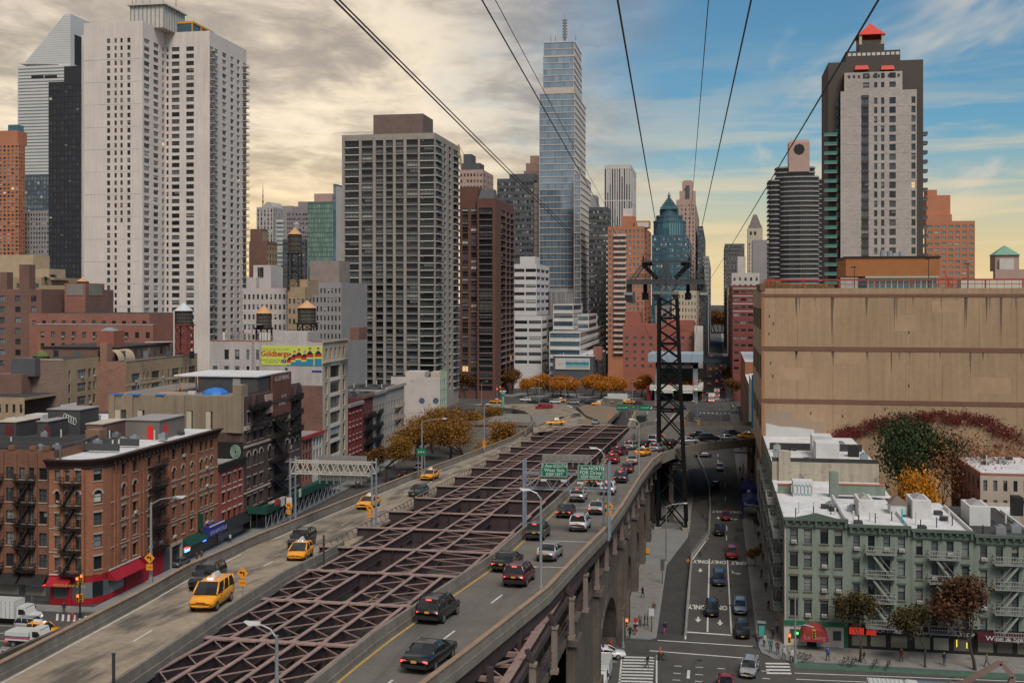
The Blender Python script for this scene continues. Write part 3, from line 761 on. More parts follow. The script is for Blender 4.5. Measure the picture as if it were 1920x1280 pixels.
  # ---- curved exit ramp over the cross s
ramp=thing('exit_ramp','curved concrete ramp leaving the bridge over the side street','ramp')
def P3(px,py,z):return G(px,py,z)
out=[(207,-9.7)]
OUT=[Vector((-9.7,207,bz(207)+.95)),P3(1243,849,16.2),P3(1265,841,15.6),P3(1300,833,14.6),P3(1350,826.5,13.4),P3(1405,822,12.5),P3(1440,821,12.2),P3(1500,820,11.8)]
INN=[Vector((-16,232,bz(232)+.95)),P3(1196,797,15.0),P3(1222,789,14.4),P3(1262,789,13.9),P3(1312,791,13.3),P3(1405,790,12.4),P3(1440,790,12.1),P3(1500,790,11.7)]
def smoothpts(P,n=4):
 R=[]
 for i in range(len(P)-1):
  p0,p1,p2,p3=P[max(0,i-1)],P[i],P[i+1],P[min(len(P)-1,i+2)]
  for k in range(n):
   t=k/n;R.append(.5*((2*p1)+(p2-p0)*t+(2*p0-5*p1+4*p2-p3)*t*t+(3*p1-p0-3*p2+p3)*t**3))
 R.append(P[-1]);return R
OS,IS=smoothpts(OUT),smoothpts(INN)
b=MB()
for i in range(len(OS)-1):
 o0,o1,i0,i1=OS[i],OS[i+1],IS[i],IS[i+1];h=.95
 b.hexa([(o0.x,o0.y,o0.z-h-.9),(o1.x,o1.y,o1.z-h-.9),(i1.x,i1.y,i1.z-h-.9),(i0.x,i0.y,i0.z-h-.9),(o0.x,o0.y,o0.z-h),(o1.x,o1.y,o1.z-h),(i1.x,i1.y,i1.z-h),(i0.x,i0.y,i0.z-h)])
b.build('deck',DECKR,ramp)
b=MB();o0,i0=OS[0],IS[0]
b.poly([(-20,208,bz(208)-.004),(o0.x,o0.y+1,bz(208)-.004)]+[(p.x,p.y,p.z-.955) for p in OS[1:6]]+[(p.x,p.y,p.z-.955) for p in IS[5:0:-1]]+[(-20,236,bz(236)-.004)])
b.build('merge_slab',DECKR,bridge)
for pts,sgn in ((OS,1),(IS,-1)):
 for i in range(len(pts)-1):
  p,q=pts[i],pts[i+1];d=Vector((q.x-p.x,q.y-p.y,0)).normalized();r=Vector((-d.y,d.x,0))*.17;b=MB()
  p=p+d*.03
  b.hexa([(p-r).to_tuple()[:2]+(p.z-1.85,),(p+r).to_tuple()[:2]+(p.z-1.85,),(q+r).to_tuple()[:2]+(q.z-1.85,),(q-r).to_tuple()[:2]+(q.z-1.85,),p-r,p+r,q+r,q-r])
  b.build('parapet_panel',PARA,ramp)
def bent(i,t=.5):
 o,n_=OS[i],IS[i];zt=min(o.z,n_.z)-1.9
 b=MB();b.bar((o.x,o.y,zt-.5),(n_.x,n_.y,zt-.5),.9,.9)
 for f in (.12,.88):
  p=o.lerp(n_,f);b.box(p.x-.45,p.x+.45,p.y-.45,p.y+.45,-.02,zt-.9)
 b.build('pier_bent',COLM,ramp)
bent(20);bent(8)
# ---- main deck down to second avenue, 
T2L=[(208,-20),(288,-21.2),(304,-23.6),(410,-29.5),(450,-32)];T2R=[(236,-12.5),(262,-10.5),(300,-10),(450,-9.5)]
def zplaza(y):return bz(y)
main=thing('bridge_approach','grey roadway running from the bridge girders down to the far avenue','road ramp')
b=MB();y=236
while y<450:
 ye=min(y+14,450)
 p=[(interp(T2L,y),y,bz(y)-.01),(interp(T2R,y),y,bz(y)-.01),(interp(T2R,ye),ye,bz(ye)-.01),(interp(T2L,ye),ye,bz(ye)-.01)]
 b.hexa([(a,c,d-.5) for a,c,d in p]+p);y=ye
b.build('deck',DECKR,main)
b=MB()
for f in (.26,.5,.75):
 for a in range(306,436,10):
  x,xe=[interp(T2L,y_)*(1-f)+interp(T2R,y_)*f for y_ in (a,a+10)]
  b.quad((x-.12,a,bz(a)+.006),(x+.12,a,bz(a)+.006),(xe+.12,a+10,bz(a+10)+.006),(xe-.12,a+10,bz(a+10)+.006))
b.quad((-30.5,436,bz(436)+.008),(-10,436,bz(436)+.008),(-10,437.4,bz(437.4)+.008),(-30.5,437.4,bz(437.4)+.008));b.build('lane_line',MARK,main)
b=MB()
for a in range(300,436,10):b.quad((interp(T2L,a)+.5,a,bz(a)+.006),(interp(T2L,a)+.75,a,bz(a)+.006),(interp(T2L,a+10)+.75,a+10,bz(a+10)+.006),(interp(T2L,a+10)+.5,a+10,bz(a+10)+.006))
b.build('edge_line',MARKY,main)
for a in range(266,432,8):
 e=a+7.95;x0,x1=interp(T2R,a),interp(T2R,e);b=MB()
 b.hexa([(x0,a,-.02),(x0+.35,a,-.02),(x1+.35,e,-.02),(x1,e,-.02),(x0,a,bz(a)+1),(x0+.35,a,bz(a)+1),(x1+.35,e,bz(e)+1),(x1,e,bz(e)+1)]);b.build('retaining_wall',PARA,main)
 # island with a walled ventilation pit between the two approaches
isl=thing('traffic_island','brown paved triangular island between the two bridge approaches','island')
b=MB();pts=[(1090,792),(1140,792),(1165,764),(1128,757),(1095,759),(1082,765),(1100,784)]
w_=[B(x,y,.25) for x,y in pts];b.poly([tuple(p) for p in w_]);n=len(w_)
for i in range(n):
 p,q=w_[i],w_[(i+1)%n];b.quad((p.x,p.y,p.z-.6),(q.x,q.y,q.z-.6),q,p)
b.build('paving',M('island_paving',(.2,.145,.1),.9,.15),isl)
def wallrun(root,px,h,th=.3,mat=PARA,z=None,name='wall_panel'):
 W=[B(x,y) for x,y in px] if z is None else [G(x,y,z) for x,y in px]
 for p,q in zip(W,W[1:]):
  d=Vector((q.x-p.x,q.y-p.y,0)).normalized();r=Vector((-d.y,d.x,0))*th/2;p=p+d*.02;b=MB()
  b.hexa([tuple((p-r).to_2d())+(p.z-.4,),tuple((p+r).to_2d())+(p.z-.4,),tuple((q+r).to_2d())+(q.z-.4,),tuple((q-r).to_2d())+(q.z-.4,),p-r+Vector((0,0,h)),p+r+Vector((0,0,h)),q+r+Vector((0,0,h)),q-r+Vector((0,0,h))]);b.build(name,mat,root)
wallrun(isl,[(1082,765),(1100,784),(1120,792)],.9);wallrun(isl,[(1168,768),(1150,785),(1138,796)],.9)
wallrun(isl,[(1127,764),(1165,766),(1168,757),(1130,755)],2.0,.4)
# left fan-out
fan=thing('bridge_approach','brownish roadway curving left from the bridge to the far avenue','road ramp')
b=MB();pts=[(1000,812),(1090,797),(1160,797),(1110,790),(1078,766),(1060,757),(900,757),(870,757),(955,765),(985,776),(998,790)]
pl=[B(x,y,-.03) for x,y in pts];b.poly([tuple(p) for p in pl]);b.build('deck',DECKL,fan)
wallrun(fan,[(985,812),(996,803),(1000,794),(996,784),(985,776),(962,770),(930,768),(890,767)],.95)
# stone retaining wall with a small arch at the end of the left roadway
rw=thing('retaining_wall','pale stone retaining wall with a dark round arch beyond the trees','wall')
x0,x1,yy=-66.,-46.2,292.;b=MB();n=12;ac_,ar=-50.5,2.4
STONE2=M('pale_stone',(.19,.17,.15),.9,.2,.4,3,brick=1.6)
b.quad((x0,yy,0),(ac_-ar,yy,0),(ac_-ar,yy,11.2),(x0,yy,11.2));b.quad((ac_+ar,yy,0),(x1,yy,0),(x1,yy,11.2),(ac_+ar,yy,11.2))
for i in range(n):
 a0,a1=PI*i/n,PI*(i+1)/n;p=(ac_-ar*math.cos(a0),5+ar*math.sin(a0));q=(ac_-ar*math.cos(a1),5+ar*math.sin(a1))
 b.quad((p[0],yy,p[1]),(q[0],yy,q[1]),(q[0],yy,11.2),(p[0],yy,11.2));b.quad((p[0],yy,p[1]),(p[0],yy+4,p[1]),(q[0],yy+4,q[1]),(q[0],yy,q[1]))
b.quad((ac_-ar,yy,0),(ac_-ar,yy+4,0),(ac_-ar,yy+4,5),(ac_-ar,yy,5));b.quad((ac_+ar,yy,0),(ac_+ar,yy,5),(ac_+ar,yy+4,5),(ac_+ar,yy+4,0))
b.quad((x0,yy,11.2),(x1,yy,11.2),(x1,yy+60,8),(x0,yy+60,8));b.build('wall',STONE2,rw)
b=MB();b.quad((ac_-ar,yy+4,0),(ac_+ar,yy+4,0),(ac_+ar,yy+4,8),(ac_-ar,yy+4,8));b.build('tunnel_back',TAR,rw)
b=MB();b.box(x0,x1,yy-.3,yy+.3,11.2,12.2);b.build('coping',PARA,rw)
# guard rail and concrete edge of the sunken lane
gr=thing('guard_rail','long grey steel guard rail between the street and the sunken lane','railing')
path=[G(1285,1192),G(1290,1120),G(1297,1045),G(1312,1025),G(1329,1003),G(1331,960),G(1330,918),G(1318,880),G(1306,852)]
b=MB();r_=MB();n_=0
for p,q in zip(path,path[1:]):
 L_=(q-p).length;k=max(2,int(L_/2.2))
 b.bar(p+Vector((0,0,.18)),q+Vector((0,0,.18)),.35,.4)
 for h in (.75,1.1):r_.bar(p+Vector((0,0,h)),q+Vector((0,0,h)),.08,.08)
 for i in range(k):c_=p.lerp(q,i/k);r_.bar(c_+Vector((0,0,.36)),c_+Vector((0,0,1.12)),.07,.07)
b.build('kerb_base',CONC,gr);r_.build('rails',GALV,gr)
# ================================================================ buildings
WHITEB=M('white_brick',(.62,.545,.51),.85,.08,.08,1.5,streak=.14);BAND=M('pale_slab',(.52,.49,.46),.85,.1)
GREYC=M('grey_concrete',(.30,.265,.235),.88,.1,.15,2,streak=.12);BROWNB=M('brown_brick',(.17,.085,.065),.9,.14,.12,2,brick=.6)
REDB=M('red_brick',(.27,.105,.075),.9,.15,.12,2,brick=.6);DKBRICK=M('dark_brick',(.105,.058,.048),.9,.2,.2,2.5,brick=.5,streak=.2)
TANB=M('tan_brick',(.36,.25,.155),.9,.12,.15,2,brick=.6,streak=.15);ORANGEB=M('orange_brick',(.41,.165,.095),.88,.1,.08,2)
CREAM=M('cream_stone',(.47,.40,.31),.88,.1,.2,3,streak=.15);PINKST=M('pink_stone',(.40,.27,.23),.85,.08)
GREYST=M('grey_stone',(.27,.25,.25),.85,.1,.1,2);BLACKM=M('black_cladding',(.022,.024,.03),.35,.08,spec=.5)
ALU=M('aluminium_cladding',(.55,.55,.54),.5,.06,.05,1,metal=.1);VIOLETST=M('mauve_stone',(.24,.2,.22),.85,.08)
SLATE=M('slate_cladding',(.085,.085,.095),.6,.1)
GL_BLUE=GL('glass_blue',(.05,.09,.13),(.16,.24,.30),.07,bias=1.2,spec=.9,metal=.35);GL_PALE=GL('glass_pale',(.19,.29,.39),(.3,.4,.5),.06,bias=1.,spec=1.,metal=.55)
GL_GREEN=GL('glass_green',(.13,.22,.19),(.24,.36,.30),.06,bias=1.,spec=1.,metal=.5);GL_TEAL=GL('glass_teal',(.04,.12,.16),(.10,.24,.30),.07,bias=1.2,spec=.9,metal=.4)
GL_LIT=GL('glass_some_lit',(.014,.018,.022),(.1,.11,.12),.12,lit=.012);GL_WARM=GL('glass_curtained',(.012,.015,.018),(.34,.34,.32),.15,lit=.006,bias=2.6)
def zpy(py,X,Y):return CH+(HY-py)/F*(-X*SA+Y*CA)
def tower(name,label,xl,xm,xr,yt,Y,wall,nf,ns,fh_m=3.,fw=.55,fh=.5,side='r',yb=None,style='dh',sfw=None,roof=TAR,top=1.2,par=0.,swall=None,cat='building',group=None,deep=None,done=True,z0=0.,**k):
 if side=='r':
  x0,x1=atY(xl,Y).x,atY(xm,Y).x;y1=atX(xr,x1).y if xr>xm else Y+(deep or 20)
  xc=x1
 else:
  x0,x1=atY(xm,Y).x,atY(xr,Y).x;y1=atX(xl,x0).y if xl<xm else Y+(deep or 20)
  xc=x0
 zt=zpy(yt,xc,Y);b=Bld(name,label,cat,((x0+x1)/2,Y,0),group);b.ext=(x0,x1,Y,y1,zt)
 zb=z0 if yb is None else max(z0,zpy(yb,xc,Y));nr=max(1,int(round((zt-top-zb)/fh_m)))
 zb=zt-top-nr*fh_m
 if zb<z0:zb=z0
 g=dict(indiv=False,style=style,depth=.25,blind=.35);g.update(k)
 if nf:b.grid((x0,Y),0,x1-x0,zb,zt-top,nf,nr,fw,fh,wall,**g)
 else:b.part('wall',wall).quad((x0,Y,zb),(x1,Y,zb),(x1,Y,zt-top),(x0,Y,zt-top))
 sw=swall or wall
 if side=='r':
  if ns:b.grid((x1,Y),PI/2,y1-Y,zb,zt-top,ns,nr,sfw or fw,fh,sw,**g)
  else:b.part('wall',sw).quad((x1,Y,zb),(x1,y1,zb),(x1,y1,zt-top),(x1,Y,zt-top))
 else:
  if ns:b.grid((x0,y1),-PI/2,y1-Y,zb,zt-top,ns,nr,sfw or fw,fh,sw,**g)
  else:b.part('wall',sw).quad((x0,y1,zb),(x0,Y,zb),(x0,Y,zt-top),(x0,y1,zt-top))
 if zb>z0:b.wallbox(wall,x0,x1,Y,y1,z0,zb,roof=None)
 b.wallbox(wall,x0,x1,Y,y1,zt-top,zt,roof=roof,parapet=min(par,top))
 b.wallbox(wall,x0,x1,Y,y1,zb,zt-top,'b'+('l' if side=='r' else 'r'),roof=None)
 if done:b.done()
 return b
def pent(b,mat,xl,xr,yt,Y,dep=10,yb=None,name='penthouse',roof=TAR):
 x0,x1=atY(xl,Y).x,atY(xr,Y).x;zt=zpy(yt,(x0+x1)/2,Y);z0=b.ext[4]-.8 if yb is None else zpy(yb,(x0+x1)/2,Y)
 b.part(name,mat).box(x0,x1,Y,Y+dep,z0,zt);return (x0,x1,Y,Y+dep,z0,zt)
 # ---- far left
b=tower('orange_brick_tower','orange brick high-rise at the far left edge beside the slanted silver tower',-70,35,47,268,780,ORANGEB,14,3,2.9,.6,.55,yb=500,style='two',gl=GL_WARM,done=False)
pent(b,ORANGEB,-70,33,246,782,12);pent(b,GL_TEAL,15,33,234,788,8);b.done()
Y=1250;x0,x1=atY(33,Y).x,atY(132,Y).x;yb=atX(181,x1).y
z=lambda py:zpy(py,x1,Y)
b=Bld('slanted_roof_skyscraper','silver skyscraper with a steep slanted roof behind the white apartment tower',loc=(x0,Y,0))
GL_BAND=GL('glass_band',(.13,.15,.16),(.2,.22,.22),.2)
nr=int((z(122)-z(480))/3.9)
rows=[(z(122)-(i+1)*3.9,z(122)-(i+1)*3.9+1.5,'six') for i in range(nr)][::-1]
b.facade((x0,Y),0,x1-x0,0,z(121),[(1,x1-x0-1)],rows,ALU,.15,'six',False,gl=GL_BAND,blind=0,fr=ALU)
b.facade((x1,Y),PI/2,yb-Y,0,z(121),[(1,yb-Y-1)],rows,ALU,.15,'six',False,gl=GL_BAND,blind=0,fr=ALU)
pts=[(33,121),(132,121),(132,26),(121,27),(46,118),(33,119)]
pf=[atY(p[0],Y,p[1]) for p in pts];wb=b.part('wall',ALU);wb.poly([tuple(p) for p in pf])
dy=yb-Y
for i in (2,3,4):p,q=pf[i],pf[i+1];b.part('roof',ALU).quad(p,(p.x,p.y+dy,p.z),(q.x,q.y+dy,q.z),q)
p,q=pf[1],pf[2];wb.quad(p,(p.x,p.y+dy,p.z),(q.x,q.y+dy,q.z),q)
jn=b.part('panel_joint',M('panel_joint',(.28,.29,.29),.6))
for i in range(1,22):
 zz=z(121)+(z(27)-z(121))*i/22;xa=pf[4].x+(pf[3].x-pf[4].x)*i/22;jn.box(xa,x1+.1,Y-.1,Y-.02,zz-.12,zz+.12)
jn.box(x1+.02,x1+.1,Y+dy*.18,Y+dy*.95,z(116),z(62));
b.part('louvre',FRAME_D).box(x1+.1,x1+.5,Y+dy*.15,Y+dy*.95,z(118),z(62))
for xa,xb in ((59,82),(84,107)):p=atY(xa,Y,147);q=atY(xb,Y,141);b.part('mast_slot',FRAME_D).box(p.x,q.x,Y-.3,Y,p.z,q.z)
b.done()
b=tower('black_glass_tower','black office slab in front of the slanted silver tower',91,156,160,152,640,BLACKM,9,1,3.7,.78,.62,yb=530,style='two',gl=GL('glass_black',(.01,.012,.018),(.035,.04,.055),.08,spec=.8),blind=.04,done=False)
pent(b,BLACKM,120,158,124,645,12);b.done()
tower('dark_blue_glass_block','dark blue glass block squeezed beside the black office slab',46,92,92,327,880,SLATE,8,0,4,.8,.75,yb=400,style='none',gl=GL_BLUE)
tower('grey_punched_block','grey block with rows of small square windows below the blue glass',46,92,92,395,800,GREYST,9,0,3.6,.5,.55,yb=530,style='none',gl=GL_LIT)
# ---- the white apartment tower
def white_tower():
 Y1=400.;x0=atY(157,Y1).x;xA=atY(267,Y1).x;Y2=atX(310,xA).y;xB=atY(393,Y2).x;Y3=atX(462,xB).y
 b=Bld('white_apartment_tower','tall white brick apartment tower with a stepped front and balconies',loc=((x0+xB)/2,Y1,0));b.r=random.Random(5)
 zA=zpy(39,xA,Y1);zB=zpy(58,xB,Y2);H=2.87
 def cols_px(l,Y):return [(atY(a,Y).x,atY(c,Y).x,s) for a,c,s in l]
 rows=[(zA-5.2-i*H,zA-5.2-i*H+1.75) for i in range(1,46)][::-1];zlow=rows[0][0]-1
 W=xA-x0
 cl=[(a-x0,c-x0,s) for a,c,s in cols_px([(200.5,206.5,'dh'),(214.5,219,'dh'),(225.5,230,'dh'),(238.5,244.5,'dh')],Y1)]
 b.facade((x0,Y1),0,W,0,zA,cl,rows,WHITEB,.3,indiv=True,gl=GLASSD,blind=.25,skip=lambda c,r:(c in (1,2) and r<20 and c==2))
 # right flank of the front wing
 L1=Y2-Y1;b.facade((xA,Y1),PI/2,L1,0,zA,[(L1*.07,L1*.31,'two'),(L1*.48,L1*.70,'two'),(L1*.86,L1*.95)],rows,WHITEB,.3,indiv=False,gl=GLASSD)
 # rear wing front
 WB=xB-xA;cl=[(a-xA,c-xA,s) for a,c,s in cols_px([(312,316,'dh'),(322,336.5,'wide'),(349,363.5,'wide')],Y2)]
 b.facade((xA,Y2),0,WB,0,zB,cl,rows,WHITEB,.3,indiv=True,gl=GLASSD,blind=.25)
 # east flank with balconies at both ends
 L2=Y3-Y2;cs=[(.3,L2*.10,'two'),(L2*.135,L2*.215,'two'),(L2*.33,L2*.44,'two'),(L2*.55,L2*.64,'two'),(L2*.73,L2*.81,'two'),(L2*.9,L2-.4,'two')]
 rb=[r for r in rows if r[1]<zB-1.5]
 b.facade((xB,Y2),PI/2,L2,0,zB,cs,rb,WHITEB,.35,indiv=False,gl=GL_WARM,blind=.5)
 # thin rib joints
 ribs=b.part('rib',WHITEB)
 for px in (180,211,222,233,248,262):x=atY(px,Y1).x;ribs.box(x-.12,x+.12,Y1-.1,Y1,zlow,zA)
 for px in (318.5,342,372,384):x=atY(px,Y2).x;ribs.box(x-.1,x+.1,Y2-.1,Y2,zlow,zB)
 jn=b.part('joint',M('grey_joint',(.33,.31,.3),.9))
 for i in range(0,44,3):zz=rows[0][0]-.6+i*H;jn.box(x0+.3,xA-.4,Y1-.04,Y1-.003,zz-.06,zz+.05)
 # balconies
 q=MB();q.box(0,1.5,0,5.2,0,.18);me_s=None
 for (ya,w_) in ((Y2+.1,4.6),(Y3-4.6,4.6)):
  q=MB();q.box(0,1.6,0,w_,0,.2,0)
  q.box(1.53,1.6,0,w_,.95,1.03,1)
  for k in range(12):q.box(1.54,1.58,w_*k/12,w_*k/12+.05,.2,.95,1)
  for e in (0,w_-.05):q.box(0,1.53,e,e+.05,.95,1.03,1)
  me=q.mesh('balcony',[BAND,GALV])
  for r in rb[2:]:obj('balcony',me,b.root,(xB-b.o.x,ya-Y1,r[0]-.25))
  # roof, bulkhead and yellow framed screen
 rf=b.part('roof',TAR);rf.quad((x0,Y1,zA-.5),(xA,Y1,zA-.5),(xA,Y3,zA-.5),(x0,Y3,zA-.5));rf.quad((xA,Y2,zB-.5),(xB,Y2,zB-.5),(xB,Y3,zB-.5),(xA,Y3,zB-.5))
 b.part('wall',WHITEB).quad((x0,Y3,0),(x0,Y1,0),(x0,Y1,zA),(x0,Y3,zA));b.part('wall',WHITEB).quad((xA,Y2,zB),(xA,Y3,zB),(xA,Y3,zA),(xA,Y2,zA))
 Yp=Y1+9;p0,p1=atY(245,Yp).x,atY(307,Yp).x;dp=atX(345,p1).y;zt=zpy(9,p1,Yp)
 bk=b.part('bulkhead',BAND);bk.box(p0,p1,Yp,dp,zA-.6,zt);bk.box(p0-1,p1+1,Yp-1,dp+1,zt,zt+.5)
 for k in range(9):x=p0+(p1-p0)*k/8;b.part('fin',GREYST).box(x-.12,x+.12,Yp-.3,Yp,zA-.6,zt)
 for k in range(9):y=Yp+(dp-Yp)*k/8;b.part('fin',GREYST).box(p1,p1+.3,y-.12,y+.12,zA-.6,zt)
 Yq=Y2+2;a0,a1=atY(311,Yq).x,atY(361,Yq).x;dq=atX(400,a1).y;zq=zpy(41,a1,Yq)
 b.part('screen',GL_BLUE).box(a0+.1,a1-.1,Yq,dq,zB,zq-.5)
 yl=b.part('screen_frame',M('yellow_frame',(.62,.3,.03),.6));yl.box(a0,a1+.15,Yq-.15,Yq,zq-.6,zq+.2);yl.box(a1-.05,a1+.3,Yq,dq,zq-.6,zq+.2);yl.box(a1-.3,a1+.2,Yq-.2,Yq,zB,zq)
 yl.box(a1+.01,a1+.2,Yq+(dq-Yq)*.35,Yq+(dq-Yq)*.45,zB,zq)
 # narrow set-back strip on the left
 xs=atY(153,Y1+6).x;zs=zpy(66,xs,Y1+6);b.part('wall',WHITEB).box(xs,x0+3,Y1+6,Y3-4,0,zs)
 an=b.part('antenna',STEEL_B)
 for px,h in ((248,5),(255,3.5),(268,3),(281,3.5),(306,4),(330,5)):p=atY(px,Yp+5);an.cyl((p.x,Yp+5,zt+.4),(p.x,Yp+5,zt+.4+h),.12,.06,5)
 b.done()
white_tower()
# ---- small blocks behind the billboard
GOTH=M('gothic_stone',(.40,.36,.34),.85,.07)
b=tower('gothic_top_tower','pale grey tower with pointed ribbed top beside the thin antenna',481,512,531,388,950,GOTH,5,4,3.8,.42,.8,yb=480,style='none',done=False)
x0,x1,Y,y1,zt=b.ext;g=b.part('gable',GOTH);zz=zpy(379,x0,Y)
g.poly([(x0+(x1-x0)*.35,Y,zt),(x1,Y,zt),(x1-(x1-x0)*.2,Y,zz),(x0+(x1-x0)*.6,Y,zz)]);g.hexa([(x0+(x1-x0)*.35,Y+.1,zt),(x1,Y+.1,zt),(x1,y1,zt),(x0+(x1-x0)*.35,y1,zt),(x0+(x1-x0)*.6,Y+.1,zz),(x1-(x1-x0)*.2,Y+.1,zz),(x1-2,y1,zz),(x0+8,y1,zz)])
b.done()
an=thing('antenna_mast','thin red and white antenna mast in the yellow sky','antenna',tuple(atY(493,1300))[:2]+(0,));q=MB();zt=zpy(343,an.location.x,1300);zb=zpy(392,an.location.x,1300)
q.cyl((0,0,0),(0,0,zb),1.6,1.2,6)
for i in range(7):q.cyl((0,0,zb+(zt-zb)*i/9),(0,0,zb+(zt-zb)*(i+1)/9),1.3-.13*i,1.2-.13*i,6,i%2)
q.cyl((0,0,zb+(zt-zb)*7/9),(0,0,zt),.25,.1,6);q.build('mast',[M('mast_red',(.4,.1,.05),.7),M('mast_white',(.5,.45,.4),.7)],an)
tower('grey_office_block','plain grey slab behind the pointed ribbed tower',510,548,548,386,1000,GREYST,0,0,deep=30,yb=480)
tower('striped_office_block','low office block with blue and white window bands beside the pointed tower',518,531,535,412,900,BAND,1,1,3.6,.96,.6,yb=500,style='none',gl=GL_BLUE)
b=tower('mauve_stepped_tower','mauve stepped office tower left of the green glass slab',538,577,577,395,860,VIOLETST,12,0,3.6,.7,.5,yb=500,style='none',done=False)
pent(b,VIOLETST,549,577,387,862,12);pent(b,VIOLETST,559,590,378,866,12);b.done()
b=tower('ribbed_turret_block','grey turreted block with banded corner bays in front of the mauve tower',530,572,576,448,620,SLATE,3,1,3.2,.8,.5,yb=530,style='none',done=False)
p=atY(551,628);zt=b.ext[4]
for i in range(5):b.part('turret',SLATE if i%2 else GREYST).lathe((p.x,632,zt-3),[(3.6-.3*i,i*2.4),(3.5-.3*i,i*2.4+2.35)],12)
b.part('turret',GREYST).lathe((p.x,632,zt+9),[(2.4,0),(1.2,1.2),(.1,2)],12);b.done()
b=tower('green_glass_slab','green glass curtain-wall slab right of the mauve tower',577,625,625,378,760,M('green_mullion',(.08,.13,.115),.5),14,0,3.4,.9,.88,yb=500,style='none',gl=GL_GREEN,blind=0,deep=25,done=False)
pent(b,PINKST,589,622,363,764,12);b.done()
tower('blue_edge_tower','white blank-walled tower with a blue glass edge beside the grey grid tower',625,630,641,345,700,M('blue_mullion',(.07,.12,.16),.5),1,0,8,.85,.92,yb=560,style='none',gl=GL_BLUE,swall=BAND)
tower('red_brown_block','red-brown brick block with a stepped top behind the white stepped offices',467,500,520,452,520,BROWNB,0,4,3.3,.5,.55,yb=540,swall=TANB,top=2)
tower('red_brown_bulkhead','brick rooftop bulkhead standing on the red-brown block',469,492,502,429,524,BROWNB,0,0,swall=TANB,z0=60)
b=tower('white_stepped_offices','white office block with a stepped square tower left of the tan terraces',455,537,551,540,350,M('white_office',(.47,.42,.40),.85,.1),10,3,3.3,.5,.5,yb=650,style='two',done=False)
pent(b,M('white_office'),475,508,497,356,9);pent(b,M('white_office'),462,480,520,353,9)
for px in (485,489,492.5):p=atY(px,355.9);b.part('slot',FRAME_D).box(p.x-.25,p.x+.25,355.7,355.99,zpy(519,p.x,356),zpy(501,p.x,356))
b.done()
b=tower('tan_terraced_block','tan brick block with setback terraces below a wooden water tank',539,572,586,548,340,TANB,4,2,3.2,.5,.5,yb=640,done=False)
pent(b,TANB,539,577,524,346,10);pent(b,TANB,545,572,538,343,6);b.done()
b=tower('grey_terraced_block','grey stone block with planted roof terrace below the green glass slab',578,640,640,530,380,GREYST,9,0,3.2,.45,.55,yb=650,style='dh',done=False,deep=30)
pent(b,M('bulkhead_stone',(.25,.205,.19),.9,.15),581,636,489,392,12);b.done()
# ---- grey grid tower
def grid_tower():
 Y1=430.;x0=atY(641,Y1).x;x1=atY(816,Y1).x;y1=atX(860,x1).y;zt=zpy(249,x1,Y1);H=2.86
 b=Bld('grey_grid_tower','grey concrete apartment tower with a regular grid of bay windows',loc=((x0+x1)/2,Y1,0));b.r=random.Random(9)
 nr=int((zt-3)/H);rows=[(zt-2.2-H*(i+1)+.13,zt-2.2-H*i-.16) for i in range(nr)][::-1]
 vis=[r for r in rows if r[0]>5]
 cx=[(646.7,672.9,'four'),(677.9,698.7,'four'),(704.6,718.5,'wide'),(723.5,736.5,'wide'),(742,756.5,'wide'),(762,783.3,'four'),(787.2,814,'four')]
 cl=[(atY(a,Y1).x-x0,atY(c,Y1).x-x0,s) for a,c,s in cx]
 b.facade((x0,Y1),0,x1-x0,0,zt,cl,vis,GREYC,.9,indiv=True,gl=GLASSD,blind=.5)
 L=y1-Y1;sc_=[(.8,L*.26,'four'),(L*.36,L*.44,'two'),(L*.56,L*.66,'two'),(L*.76,L*.97,'four')]
 b.facade((x1,Y1),PI/2,L,0,zt,sc_,vis,GREYC,.9,indiv=False,gl=GLASSD)
 b.wallbox(GREYC,x0,x1,Y1,y1,0,zt,'bl',roof=TAR,parapet=.0)
 # spandrel panels and balcony fronts
 sp=b.part('spandrel',SLATE);rail={}
 for i,c in enumerate(cl):
  for r in vis:
   if i in (0,6):continue
   sp.box(x0+c[0]+.02,x0+c[1]-.02,Y1+.35,Y1+.85,r[0],r[0]+.62)
 pr=b.part('pier',GREYC)
 for a,c in zip([0]+[c[1] for c in cl],[c[0] for c in cl]+[x1-x0]):pr.box(x0+a+.15,x0+c-.15,Y1-.35,Y1,0,zt-1)
 for u0,u1 in ((cl[0][0],cl[0][1]),(cl[6][0],cl[6][1])):
  q=MB();w_=u1-u0;q.box(0,w_,-.12,.02,-.05,.22,0);q.box(0,w_,-.05,0,1.0,1.07,1)
  for k in range(15):q.box(w_*k/15,w_*k/15+.04,-.04,-.01,.22,1.,1)
  me=q.mesh('balcony',[BAND,STEEL_B])
  for r in vis:obj('balcony',me,b.root,(x0+u0-b.o.x,0,r[0]-.3))
 for u0,u1 in ((sc_[0][0],sc_[0][1]),(sc_[3][0],sc_[3][1])):
  q=MB();w_=u1-u0;q.box(-.02,.8,0,w_,-.05,.22,0);q.box(.7,.78,0,w_,.22,1.05,1);me=q.mesh('balcony',[BAND,SLATE])
  for r in vis:obj('balcony',me,b.root,(x1-b.o.x,u0,r[0]-.3))
 Yp=Y1+8;p0,p1=atY(700,Yp).x,atY(793,Yp).x;yy=atX(812,p1).y;b.part('bulkhead',M('bulkhead_brick',(.16,.105,.09),.9,.1,brick=.8)).box(p0,p1,Yp,yy,zt-.1,zpy(213,p1,Yp))
 b.part('parapet_rail',GALV).box(x0,atY(700,Y1).x,Y1+.2,Y1+.3,zt+.9,zt+1.05)
 b.done()
grid_tower()
